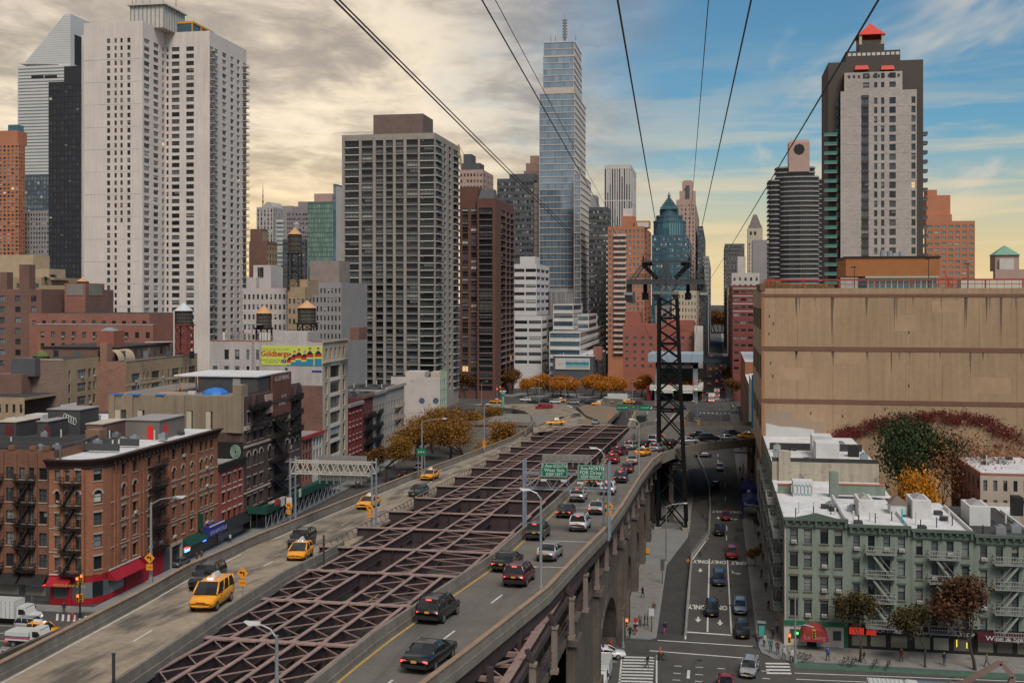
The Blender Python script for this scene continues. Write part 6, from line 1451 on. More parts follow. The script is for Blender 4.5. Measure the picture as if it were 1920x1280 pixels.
# ---- cream loft with the billboard
def loft():
 WH=M('whitewash',(.43,.385,.375),.9,.12,.2,2,streak=.2);LB=M('loft_brick',(.17,.082,.06),.9,.18,.3,3,brick=.6);CS=M('loft_stone',(.42,.355,.285),.9,.1,.2,3,streak=.15)
 ya,yb=247.4,265.4;zt=34.7;xl=atY(393,ya).x
 b=Bld('billboard_loft_building','whitewashed loft building with cream street front carrying a lime billboard',loc=((xl+XF)/2,ya,0));b.r=random.Random(6)
 z=lambda py:zpy(py,XF-10,ya);X=lambda px:atY(px,ya).x-xl
 up,lo=(z(674.5),z(656)),(z(706),z(687))
 W=XF-xl;b.facade((xl,ya),0,W,z(722),zt,[(X(399),X(407.5)),(X(420.5),X(429)),(X(440.5),X(449)),(X(462),X(467.5)),(X(480),X(486))],[lo,up],WH,.25,gl=GLASSL,skip=lambda c,r:c==0 and r==1)
 b.facade((xl,ya),0,W,0,z(722),[],[],LB,name='brick_wall');b.part('small_window',GLASS).box(xl+X(534.5),xl+X(539.5),ya-.05,ya-.01,z(700),z(689))
 tp=b.part('parapet_tile',M('terracotta',(.42,.13,.06),.8));tp.box(xl+X(396),xl+X(509),ya-.1,ya+.3,zt,zt+.15);tp.box(xl+X(584),xl+X(604),ya-.1,ya+.3,zt,zt+.15)
 b.part('drain_pipe',GREYST).box(xl+X(473),xl+X(477),ya-.2,ya-.01,z(722),zt);b.part('bulkhead',WH).box(xl+X(513),xl+X(576.5),ya,ya+7,zt-.02,z(622));b.part('bulkhead',LB).box(xl+X(630),xl+X(648),ya+10,ya+16,zt,zt+3)
 b.part('painted_sign',M('blue_sign')).box(xl+X(585),xl+X(603),ya-.06,ya-.01,z(697),z(693.5))
 rows=[(zt-8.7-3.62*k,zt-5.9-3.62*k) for k in range(8)][::-1];S=lambda px:atX(px,XF).y-ya;L=yb-ya
 rows=[r for r in rows if r[0]>4]
 b.facade((XF,ya),PI/2,L,3,zt-4.8,[(S(610.5),S(614.5),'dh'),(S(619.5),S(637.5),'grid'),(S(643),S(647.3),'dh')],rows,CS,.4,gl=GLASSL,blind=.25,sill=CS)
 b.facade((XF,ya),PI/2,L,zt-4.8,zt,[(S(610.5),S(614.5)),(S(619.5),S(623)),(S(627.5),S(631)),(S(635.5),S(639)),(S(643.5),S(647))],[(zt-3.9,zt-1.7)],CS,.4,gl=GLASSL)
 b.part('cornice',CS).box(XF+.003,XF+.5,ya,yb,zt-5.0,zt-4.6);b.part('cornice',CS).box(XF+.003,XF+.35,ya,yb,zt-.3,zt+.1);b.part('spandrel',GREYST)
 for r in rows:b.part('spandrel',BAND).box(XF+.003,XF+.12,ya+S(619.5),ya+S(637.5),r[1]+.02,r[1]+.8)
 b.wallbox(LB,xl,XF,ya,yb,0,zt-1.2,'lb',roof=TAR);b.part('shop_glass',GLASS).box(XF-.1,XF-.02,ya,yb,0,3)
 # roof gear
 rs=random.Random(1);pg=b.part('roof_gear',GALV)
 for k in range(30):
  x=xl+rs.uniform(2,X(512));y=ya+rs.uniform(2,9);h=rs.uniform(1.2,4);pg.bar((x,y,zt-1.2),(x,y,zt-1.2+h),.12,.12)
  if k%3==0:pg.bar((x,y,zt-1.2+h*.8),(x+3,y,zt-1.2+h*.8),.1,.1)
 for k in range(5):x=xl+rs.uniform(3,X(505));b.part('antenna_panel',BAND).box(x-.3,x+.3,ya+1,ya+1.3,zt-.6,zt+2)
 pg.box(xl+X(412),xl+X(474),ya+5,ya+9,zt+3.6,zt+3.8)
 for px in (414,440,472):x=atY(px,ya+5).x;pg.bar((x,ya+5.2,zt-1),(x,ya+5.2,zt+3.6),.15,.15)
 b.done()
 # billboard: a flat printed board
 bx0,bx1=atY(490.5,ya).x,atY(604.5,ya).x;z0,z1=z(684.5),z(648);bb=thing('billboard','lime green billboard advertising a show with six figures in striped sweaters','billboard',(bx0,ya-.12,z0));w_,h=bx1-bx0,z1-z0
 q=MB();q.box(0,w_,0,.11,0,h);q.build('board',M('board_lime',(.50,.55,.10),.6,.04),bb)
 text('Goldbergs',bb,(w_*.225,-.012,h*.58),(PI/2,0,0),1.62,1.75,M('board_red',(.42,.02,.03),.6),off=.03)
 text('The',bb,(w_*.11,-.012,h*.72),(PI/2,0,0),.6,.6,M('board_green',(.06,.25,.05),.6));dk=M('board_ink',(.12,.14,.04),.6)
 text("It's like your family, only in the 80s",bb,(w_*.225,-.012,h*.82),(PI/2,0,0),.5,.52,dk);text('Totally Premieres Sept 24',bb,(w_*.17,-.012,h*.27),(PI/2,0,0),.56,.6,dk);text('Tuesdays 9pm',bb,(w_*.17,-.012,h*.16),(PI/2,0,0),.56,.6,dk)
 q=MB();q.cyl((w_*.38,-.004,h*.22),(w_*.38,-.016,h*.22),h*.11,h*.11,20);q.build('roundel',M('roundel_blue',(.03,.06,.16),.5),bb);text('7',bb,(w_*.38,-.02,h*.22),(PI/2,0,0),.95,1.0,M('sign_white',(.6,.6,.6),.5))
 q=MB();q.cyl((w_*.345,-.004,h*.2),(w_*.345,-.014,h*.2),h*.075,h*.075,16);q.build('roundel',STEEL_B,bb);text('abc',bb,(w_*.345,-.018,h*.2),(PI/2,0,0),.42,.42,M('sign_white'))
 skin,cols=M('print_skin',(.5,.27,.17),.7),[M('print_black',(.02,.02,.022),.7),M('print_red',(.5,.03,.03),.7),M('print_lime',(.55,.6,.06),.7),M('print_blue',(.03,.2,.36),.7)]
 hair=[M('print_hair_dark',(.05,.028,.02),.7),M('print_hair_fair',(.4,.22,.08),.7)]
 for i,(fx,top) in enumerate(((.475,.60),(.545,.74),(.62,.84),(.715,.76),(.80,.90),(.935,.92))):
  q=MB();cx=w_*fx;hr=h*.085;zc=h*top-hr;hw=w_*.058
  q.poly([(cx+hr*.85*math.cos(a),-.006-i*.002,zc+hr*1.05*math.sin(a)) for a in [2*PI*k/14 for k in range(14)]],0)
  q.poly([(cx+hr*.9*math.cos(a),-.007-i*.002,zc+hr*.45+hr*.75*math.sin(a)) for a in [PI*k/8 for k in range(9)]],1)
  s=zc-hr*1.1;y=-.005-i*.002
  bands=[(s,s-h*.16,2),(s-h*.16,s-h*.3,3),(s-h*.3,s-h*.38,4),(s-h*.38,.0,5)]
  for (za,zb,m) in bands:
   za,zb=max(za,.02),max(zb,.02)
   if za-zb<.01:continue
   fa=hw*.35 if m==2 else hw;q.poly([(cx-hw,y,zb),(min(cx+hw,w_-.02),y,zb),(min(cx+fa,w_-.02),y,za),(cx-fa,y,za)],m)
  q.build('printed_figure',[skin,hair[1 if i==3 else 0]]+cols,bb)
loft()
water_tank('roof_water_tank','wooden water tank with pale orange cone behind the loft bulkhead, nearer the white tower',495,256,33.5,37.6,41.0,1.75,COPPER,group='rooftop water tanks',z_cone=43.0)
water_tank('roof_water_tank','wide wooden water tank with orange cone above the lime billboard',575.5,258,33.5,38.8,42.3,2.15,COPPER,group='rooftop water tanks',z_cone=44.0)
water_tank('roof_water_tank','tall-legged dark water tank on the tan terraced block',553,346,47,59,65,2.1,COPPER,group='rooftop water tanks',z_cone=67.2)
# ---- row behind the trees
def rowhouse(name,label,pa,pb,zt,mat,cols,rows,lint,cor,dep=14,fr=FRAME_D,extra=None):
 ya,yb=atX(pa,XF).y,atX(pb,XF).y;b=Bld(name,label,loc=(XF-7,ya,0));L=yb-ya;n=cols
 b.facade((XF,ya),PI/2,L,3.4,zt,[(L*(i+.28)/n,L*(i+.72)/n) for i in range(n)],rows,mat,.3,lintel=lint,sill=lint,gl=GLASSL,fr=fr)
 b.wallbox(mat,XF-dep,XF,ya,yb-.03,0,zt,'flb',roof=TAR);b.part('cornice',cor).box(XF+.003,XF+.6,ya,yb-.03,zt-.2,zt+.6);b.part('shop_glass',GLASS).box(XF-.1,XF-.02,ya,yb-.03,0,3.4)
 if extra:extra(b,ya,yb)
 roof_clutter(b,XF-12,XF-2,ya+1,yb-1,zt,7,len(label));b.done()
RR=[(4.2,6.0),(7.4,9.3),(10.8,12.7),(14.2,16.1)]
rowhouse('red_row_house','red brick row house with white zigzag lintels beside the cream loft',652.5,679,18.0,M('crimson_brick',(.2,.03,.03),.9,.15),4,RR,M('white_lintel',(.5,.45,.42),.8),GREYST)
rowhouse('dark_red_row_house','dark red brick row house with black balconies, second from the cream loft',679.2,699,19.2,M('dark_crimson_brick',(.15,.05,.045),.9,.15),3,RR,None,BROWNB,extra=lambda b,ya,yb:fire_escape(b,(XF,ya+1),PI/2,yb-ya-2,[4,7.2,10.6,14],heavy=2))
rowhouse('grey_row_house','grey painted row house with black fire escapes, third from the cream loft',699.2,722,19.2,M('grey_paint',(.3,.275,.25),.9,.12),4,RR,None,GREYST,extra=lambda b,ya,yb:fire_escape(b,(XF,ya+1),PI/2,5,[4,7.2,10.6,14],heavy=2))
rowhouse('pale_row_house','pale grey row house at the far end of the row beside the trees',722.2,758,19.6,M('pale_paint',(.36,.325,.29),.9,.12),7,RR,None,TRIM,extra=lambda b,ya,yb:fire_escape(b,(XF,ya+9),PI/2,7,[7.2,10.6,14],mat=TRIM,heavy=1.6))
ya=359.;xl=atY(733,ya).x;xr=atY(825,ya).x;b=Bld('white_painted_block','white painted party-wall block with two blue flower murals near the grey grid tower',loc=((xl+xr)/2,ya,0));WP=M('party_white',(.5,.44,.41),.9,.1,.2,2,dirt=(.5,(.33,.28,.26),.6))
z=lambda py:zpy(py,xr,ya);ye=atX(838,xr).y;b.part('wall',WP).quad((xl,ya,0),(xr,ya,0),(xr,ya,z(707)),(xl,ya,z(707)));b.part('bulkhead',WP).box(atY(760,ya).x,atY(796,ya).x,ya,ya+6,z(707)-.01,z(697));b.part('bulkhead',CREAM).box(atY(808,ya).x,xr-.02,ya+.01,ya+5,z(707)-.01,z(697))
b.facade((xr,ya),PI/2,ye-ya,0,z(699),[(1,2.4),(3.6,5),(6.2,7.6)],[(3+3.2*k,4.9+3.2*k) for k in range(6)],M('mint_paint',(.42,.48,.36),.9),.25,gl=GLASSL);b.wallbox(WP,xl,xr,ya,ye,0,z(707),'lb',roof=TAR)
mu=b.part('mural_flower',M('mural_blue',(.06,.1,.16),.7))
for px in (791,817):
 for k in range(6):a=2*PI*k/6;c=atY(px,ya-.03,751);mu.poly([(c.x+.55*math.cos(a)+.5*math.cos(t),ya-.03-.001*k,c.z+.55*math.sin(a)+.5*math.sin(t)) for t in [2*PI*i/8 for i in range(8)]])
b.done()
# ---- apartment blocks on the far left,
b=tower('beige_terrace_block','beige apartment block with planted terraces at the left edge',-60,78,78,520,345,TANB,8,0,3.2,.4,.5,yb=560,done=False,deep=25)
pent(b,M('beige_plain',(.42,.31,.21),.9),-60,62,478,360,10);pent(b,M('beige_plain'),60,92,504,357,10);pent(b,TANB,70,101,521,350,10);b.done()
tower('beige_small_block','small beige block with pale windows behind the brown apartment house',78,121,122,535,330,TANB,4,1,3.2,.5,.5,yb=590,style='two',fr=FRAME_W,indiv=True,gl=GLASSL)
b=tower('brown_apartment_house','brown brick apartment house with wide windows at the left edge',-40,78,78,542,300,BROWNB,4,0,3.15,.34,.52,yb=700,style='two',indiv=True,gl=GLASSL,done=False,deep=40,par=.6)
pent(b,BROWNB,36,55,496,303,3,name='chimney');pent(b,BROWNB,0,13,510,303,3,name='chimney');b.done()
b=tower('louvred_brick_bulkhead','brick bulkhead with two grey louvre panels in front of the white tower',121,160,196,531,308,REDB,0,0,swall=BROWNB,done=False)
x0,x1,Y,y1,zt=b.ext;lv=b.part('louvre_panel',M('louvre_grey',(.2,.19,.15),.7));lv.box(atY(126,Y).x,atY(156,Y).x,Y-.1,Y-.01,zt-3.6,zt-.3);lv.box(x1+.01,x1+.1,Y+2,y1-1.5,zt-3.6,zt-.3)
for k in range(14):x=atY(126+k*2.2,Y).x;b.part('louvre_fin',GREYST).box(x-.06,x+.06,Y-.2,Y-.1,zt-3.6,zt-.3)
b.done();water_tank('roof_water_tank','small water tank with an orange cone on the louvred brick bulkhead',155,316,b.ext[4]-.5,b.ext[4]-.1,b.ext[4]+.6,1.7,COPPER,group='rooftop water tanks',z_cone=b.ext[4]+1.9)
b=tower('long_brick_apartments','long red-brown brick apartment block with terraces below the white tower',55,280,280,588,290,REDB,12,0,3.2,.4,.5,yb=625,style='two',indiv=True,gl=GLASSL,done=False,deep=25)
b.done()
b=tower('lower_brick_apartments','lower brick apartment wing with a pale parapet in front of the long terrace block',70,287,287,609,278,REDB,11,0,3.1,.38,.52,yb=700,style='two',indiv=True,gl=GLASSL,ac=.3,done=False,deep=12)
x0,x1,Y,y1,zt=b.ext;b.part('parapet_cap',BAND).box(x0,x1,Y-.1,Y+.3,zt,zt+.15);b.done()
# tan apartments stepping along a side street
def tan_apts():
 b=Bld('tan_bay_apartments','tan brick apartment house with a blank brown end wall and bay windows',loc=(-150,236,0));BW=M('brown_end_wall',(.2,.13,.105),.9,.12,.4,2,brick=.8)
 Y1=234.;x0,x1=atY(45,Y1).x,atY(117,Y1).x;ye=atX(185,x1).y;zt=zpy(675,x1,Y1)
 b.part('end_wall',BW).quad((x0,Y1,0),(x1,Y1,0),(x1,Y1,zt),(x0,Y1,zt));L=ye-Y1
 b.facade((x1,Y1),PI/2,L,0,zt,[(L*.16,L*.22),(L*.4,L*.64,'wide'),(L*.70,L*.79),(L*.84,L*.91)],[(zt-4.6-3.1*k,zt-2.6-3.1*k) for k in range(8)][::-1],TANB,.3,gl=GLASSL,ac=.2)
 b.wallbox(BW,x0,x1,Y1,ye,0,zt,'lb',roof=TAR);b.part('coping',CREAM).box(x0,x1,Y1-.1,Y1+.4,zt,zt+.2);b.part('roof_planting',M('shrub',(.1,.11,.04),.9,.3)).lathe((x0+3,Y1+2,zt),[(1.5,0),(1.9,.8),(1.2,1.6),(.3,2)],8);b.done()
 b=Bld('tan_row_apartments','long tan brick apartment house with pale trim below the red-framed water tank',loc=(-140,250,0));b.r=random.Random(12)
 Y2=ye;xa,xb=atY(180,Y2).x,atY(236,Y2).x;yb=atX(370,xb).y;zt=zpy(678,xb,Y2)
 b.part('end_wall',M('red_end_wall',(.27,.13,.09),.9,.15,.4,2,brick=.8)).quad((xa,Y2,0),(xb,Y2,0),(xb,Y2,zt),(xa,Y2,zt));L=yb-Y2;S=lambda px:atX(px,xb).y-Y2
 b.facade((xb,Y2),PI/2,L,0,zt,[(S(247),S(262.5),'wide'),(S(269),S(271.5)),(S(276.5),S(279.5)),(S(284.5),S(299),'wide'),(S(304),S(306.5)),(S(315),S(318)),(S(323),S(336),'wide'),(S(340),S(343)),(S(347),S(350)),(S(354),S(366.5),'wide')],[(zt-5.2-3.05*k,zt-3.1-3.05*k) for k in range(8)][::-1],TANB,.3,gl=GLASSL,ac=.25)
 for k in range(6):b.part('trim_band',M('beige_plain')).box(xb+.003,xb+.09,Y2,yb,zt-5.9-3.05*k,zt-5.5-3.05*k)
 b.wallbox(TANB,xa,xb,Y2,yb,0,zt,'lb',roof=TAR);b.part('coping',TRIM).box(xb-.3,xb+.12,Y2,yb,zt,zt+.2)
 ph=b.part('penthouse',BROWNB);px0,px1=atY(80,Y2+6).x,atY(326,Y2+16).x;ph.box(px0,xb-6,Y2+6,yb-4,zt-.02,zt+3.0);b.part('penthouse_roof',TAR).box(px0-.3,xb-5.6,Y2+5.6,yb-3.6,zt+3.0,zt+3.2)
 for k in range(9):y=Y2+8+k*3.4;b.part('penthouse_window',GLASSL).box(xb-5.99,xb-5.9,y,y+1.2,zt+.6,zt+2.3)
 for k in range(7):x=px0+3+k*6;b.part('penthouse_window',GLASSL).box(x,x+1.3,Y2+5.9,Y2+5.99,zt+.6,zt+2.3)
 b.part('chimney',M('red_end_wall')).box(xa+1,xa+2.8,Y2+.1,Y2+2.5,zt,zt+4.4);rx=atY(198,Y2+10).x;b.part('red_bulkhead',M('red_bulkhead',(.26,.095,.065),.9)).box(rx-2.4,rx+2.2,Y2+10,Y2+15,zt+3.2,zt+7);b.part('vent_cone',GALV).lathe((rx,Y2+12,zt+7),[(2.2,0),(1.4,.5),(.4,.8)],10)
 aw=b.part('curved_awning',M('beige_plain'));yy=Y2+3
 for k in range(6):a0,a1=PI/2*k/6,PI/2*(k+1)/6;aw.quad((xb-6+2.4*math.sin(a0),yy,zt+2.6*math.cos(a0)),(xb-6+2.4*math.sin(a1),yy,zt+2.6*math.cos(a1)),(xb-6+2.4*math.sin(a1),yy+8,zt+2.6*math.cos(a1)),(xb-6+2.4*math.sin(a0),yy+8,zt+2.6*math.cos(a0)))
 pp=b.part('white_pipe',BAND);pp.bar((xb-9,yb-12,zt+3.6),(xb-2,yb-6,zt+3.6),.22,.22);pp.bar((xb-2,yb-6,zt+3.6),(xb-2,yb-6,zt),.22,.22);b.done()
 wt=water_tank('roof_water_tank','grey wooden water tank with white cone on a red steel frame',344.5,yb-8,zt,zt+8.2,zt+11.8,2.25,M('cone_white',(.5,.52,.54),.6),leg=M('red_steel',(.22,.03,.03),.6,.1),group='rooftop water tanks',z_cone=zt+13.9)
 q=MB();q.cyl((-1.6,-2.3,0),(-1.6,-2.3,12),.2,.2,8);q.build('white_riser_pipe',BAND,wt)
tan_apts()
# low infill on the left between blocks
b=Bld('low_infill_block','low tan infill building with red roof parapets at the left edge',loc=(-180,225,0));x0,x1=atY(-60,222).x,atY(46,222).x;b.grid((x0,222),0,x1-x0,8,22.6,8,4,.4,.5,TANB,indiv=True,style='two');b.wallbox(TANB,x0,x1,222,245,0,8,'f',roof=None);b.wallbox(TANB,x0,x1,222,245,22.6,23.2,roof=TAR);b.part('penthouse',BROWNB).box(x0,x1-6,230,240,23,27.5);b.part('tank_box',SLATE).box(x1-10,x1-4,232,238,27,31);b.done()
# ================================================================ right foreground: garage, green r
GAR=M('garage_stucco',(.355,.24,.153),.92,.09,.06,1.2,streak=.2,dirt=(.9,(.21,.14,.092),.62,(1,1,.06)));GBAND=M('garage_band',(.16,.085,.06),.9,.12,dirt=(.8,(.25,.09,.04),.6));GPALE=M('garage_spandrel',(.38,.28,.2),.9,.1)
def garage():
 X0,Y0,Y1,zt=8.75,223.,273.6,46.6;X1=125.
 b=Bld('tan_parking_garage','huge blank tan stucco garage wall with brown bands',loc=(X0,Y0,0))
 def panel(x0,x1,z0,z1):b.part('stucco_panel',GAR).hexa([(x0+.015,Y0,z0),(x1-.015,Y0,z0),(x1-.015,Y0+.3,z0),(x0+.015,Y0+.3,z0),(x0+.015,Y0,z1),(x1-.015,Y0,z1),(x1-.015,Y0+.3,z1),(x0+.015,Y0+.3,z1)])
 xs=[X0,15.4,22.,28.6,35.2,41.8,48.4,55.,61.6,75,100,X1];zs=[0,24.55,25.4,34.6,35.45,44.9,45.5,zt]
 for k in range(7):
  if k in (1,3,5):b.part('brown_band',GBAND).box(X0-.02,X1,Y0-.08,Y0+.3,zs[k],zs[k+1]);continue
  for xa,xb in zip(xs,xs[1:]):panel(xa,xb,zs[k],zs[k+1])
 b.part('wall',GAR).box(X0+.5,X1,Y0+.31,Y1,0,zt-1.4);b.part('corner_pier',M('garage_corner',(.32,.15,.08),.9)).box(X0-.06,X0+.5,Y0-.05,Y0+.9,0,zt)
 # open left flank: pale spandrels, a dark sheet behind coloured as interior shade
 z=0.;b.part('shade_sheet',M('garage_shade',(.05,.04,.035),.9)).box(X0+.25,X0+.45,Y0+1,Y1,0,zt-.5)
 for za,zb in ((0,8.5),(13.2,18.6),(23.2,28.6),(33.4,38.4),(42.6,zt)):
  for ya,yb in ((Y0+.9,238),(238.1,255.5),(255.6,Y1)):b.part('spandrel',GPALE).box(X0,X0+.24,ya,yb,za,zb)
 for ya in (224,238,255.5,273):b.part('flank_pier',GPALE).box(X0-.05,X0+.3,ya-.4,ya+.4,0,zt-.05)
 # patched wall near the neighbours
 b.part('white_patch',M('white_patch',(.48,.47,.46),.9,.08,dirt=(1.2,(.36,.31,.26),.6))).poly([(x,Y0-.04,z_) for x,z_ in ((9.6,16.6),(17.2,17.0),(18.6,17.6),(18.5,19.6),(15,20.0),(12,20.1),(9.5,20.7))])
 b.part('primer_patch',M('primer_patch',(.30,.22,.17),.9,.08)).poly([(x,Y0-.025,z_) for x,z_ in ((9.2,16.3),(19,16.6),(20.4,18.5),(20.3,21),(15,21.4),(14.4,23.0),(10.2,23.2),(9.3,22.0))])
 ST=M('water_stain',(.2,.135,.09),.92,.15,.5,3);SD=M('soot_stain',(.13,.088,.062),.92,.2,.5,3);rs=random.Random(21)
 for px,ln in ((1493,5),(1499,2.5),(1528,2),(1560,8),(1563,3),(1625,4.5),(1677,9),(1681,4),(1712,2),(1765,3),(1809,10),(1812,6),(1850,5),(1856,3),(1877,8),(1905,3)):
  for zt_,k in ((44.88,1.),(34.55,.45)):
   if k<1 and rs.random()<.4:continue
   x=atY(px,Y0).x+(rs.uniform(-1,1) if k<1 else 0);l_=ln*k*rs.uniform(.8,1.2);a=rs.uniform(.12,.3);pts=[(x-a,zt_),(x-a*.7,zt_-l_*.4),(x-a*.25,zt_-l_*.75),(x,zt_-l_),(x+a*.3,zt_-l_*.7),(x+a*.6,zt_-l_*.35),(x+a,zt_)]
   b.part('stain',SD if ln>4 else ST).poly([(p_[0],Y0-.006,p_[1]) for p_ in pts])
 for x,z_,w_,h_ in ((12,29,5,2.4),(33,38.5,4,3),(47,27,7,3),(22,32.2,6,2),(40,42,5,2.2)):b.part('repaint_patch',M('repaint',(.362,.245,.157),.92,.13)).box(x,x+w_,Y0-.005,Y0-.001,z_,z_+h_)
 for px,z_ in ((1443,41),(1450,39.6),(1442,37.6),(1704,38),(1704,28),(1445,32),(1449,29.5),(1520,22.5),(1580,22),(1640,22.4)):x=atY(px,Y0).x;b.part('wall_vent',STEEL_B).box(x-.09,x+.09,Y0-.06,Y0-.002,z_,z_+.5)
 # roof terrace: red rail, planters, penthouse
 RR_=M('red_rail',(.33,.045,.035),.6,.1)
 for x in [10+6.6*k for k in range(9)]:b.part('rail_post',RR_).box(x-.12,x+.12,Y0+.5,Y0+.75,zt-.2,zt+1.75)
 b.part('rail_bar',RR_).box(X0+.5,70,Y0+.52,Y0+.7,zt+1.45,zt+1.75);b.part('rail_bar',RR_).box(X0+.5,70,Y0+.55,Y0+.66,zt+.7,zt+.82)
 for k in range(40):b.part('rail_mesh',STEEL_B).box(10+k*1.3,10.05+k*1.3,Y0+.58,Y0+.62,zt,zt+1.45)
 b.part('planter_box',GBAND).box(X0-.3,X0+.6,Y0-.2,Y0+20,zt-.4,zt+.9)
 y2=246.;px0,px1=atY(1586,y2).x,atY(1762,y2).x;zp=zpy(484,px0,y2);zm=zpy(518,px0,y2);OP=M('terracotta_stucco',(.30,.125,.05),.9,.08)
 b.part('penthouse',OP).box(px0,px1,y2,y2+16,zm,zp);b.part('penthouse_cap',STEEL_B).box(px0-.2,px1+.2,y2-.2,y2+16.2,zp,zp+.35);b.part('penthouse_glass',GL_TEAL).box(atY(1625,y2).x,px1-.6,y2+.3,y2+15,zt-1,zm)
 for k in range(12):x=atY(1628+k*11,y2).x;b.part('penthouse_mullion',BAND).box(x-.06,x+.06,y2+.2,y2+.3,zt-1,zm)
 b.part('penthouse_rib',M('mint_rib',(.3,.42,.36),.7)).box(atY(1622,y2).x,px1-.3,y2-.4,y2,zm-.35,zm-.02)
 for px in (1655,1668,1676,1690):x=atY(px,y2+6).x;b.part('roof_machine',GALV).cyl((x,y2+6,zp+.3),(x,y2+6,zp+1.6+.4*math.sin(px)),.6,.5,8)
 for px,h in ((1602,4),(1741,5.5),(1815,4.5)):
  x=atY(px,Y0+4).x;b.part('terrace_lamp',STEEL_B).cyl((x,Y0+4,zt),(x,Y0+4,zt+h),.08,.06,6);b.part('terrace_lamp_head',STEEL_B).box(x-.7,x+.3,Y0+3.8,Y0+4.2,zt+h,zt+h+.2)
 b.part('fence_right',M('chain_fence',(.12,.16,.14),.7)).box(atY(1770,250).x,80,250,250.05,zt-.4,zt+.4);x=atY(1800,240).x;b.part('terrace_shed',M('cream_shed',(.45,.42,.36),.8)).box(x+1,x+14,244,248,zt-1,zt+2.0);b.part('stair_rail',RR_).bar((atY(1770,240).x,240,zt+3.6),(atY(1785,240).x,240,zt),.2,.2)
 b.done()
garage()
def grass_clump(name,label,px,Y,z,r,h,n,mat,group=None):
 c=atY(px,Y);t=MB();rr=random.Random(int(px))
 for i in range(n):
  a,d=rr.uniform(0,2*PI),r*math.sqrt(rr.random());x,y=d*math.cos(a),d*.5*math.sin(a);hh=h*rr.uniform(.5,1)*(1-.4*d/r);l=.35*h;dx,dy=rr.uniform(-l,l),rr.uniform(-l,l)*.5
  t.poly([(x-.04,y,0),(x+.04,y,0),(x+dx,y+dy,hh)])
 return tag(t.build(name,mat,None,(c.x,Y,z)),label,'plant',group)
STRAW=M('dry_grass',(.24,.155,.07),.9,.25,island=.4)
for px,r,h,lab in ((1446,1.7,2.9,'tall dry ornamental grass at the garage terrace corner'),(1470,1.6,1.8,'dry grass clump behind the red rail, second from the terrace corner'),(1500,2.2,1.5,'low wide dry grass clump behind the red rail, third from the corner'),(1540,2.4,1.4,'dry grass clump behind the red rail beside the orange penthouse')):
 grass_clump('ornamental_grass',lab,px,226,46.5,r,h,700,STRAW,'grasses on the garage terrace')
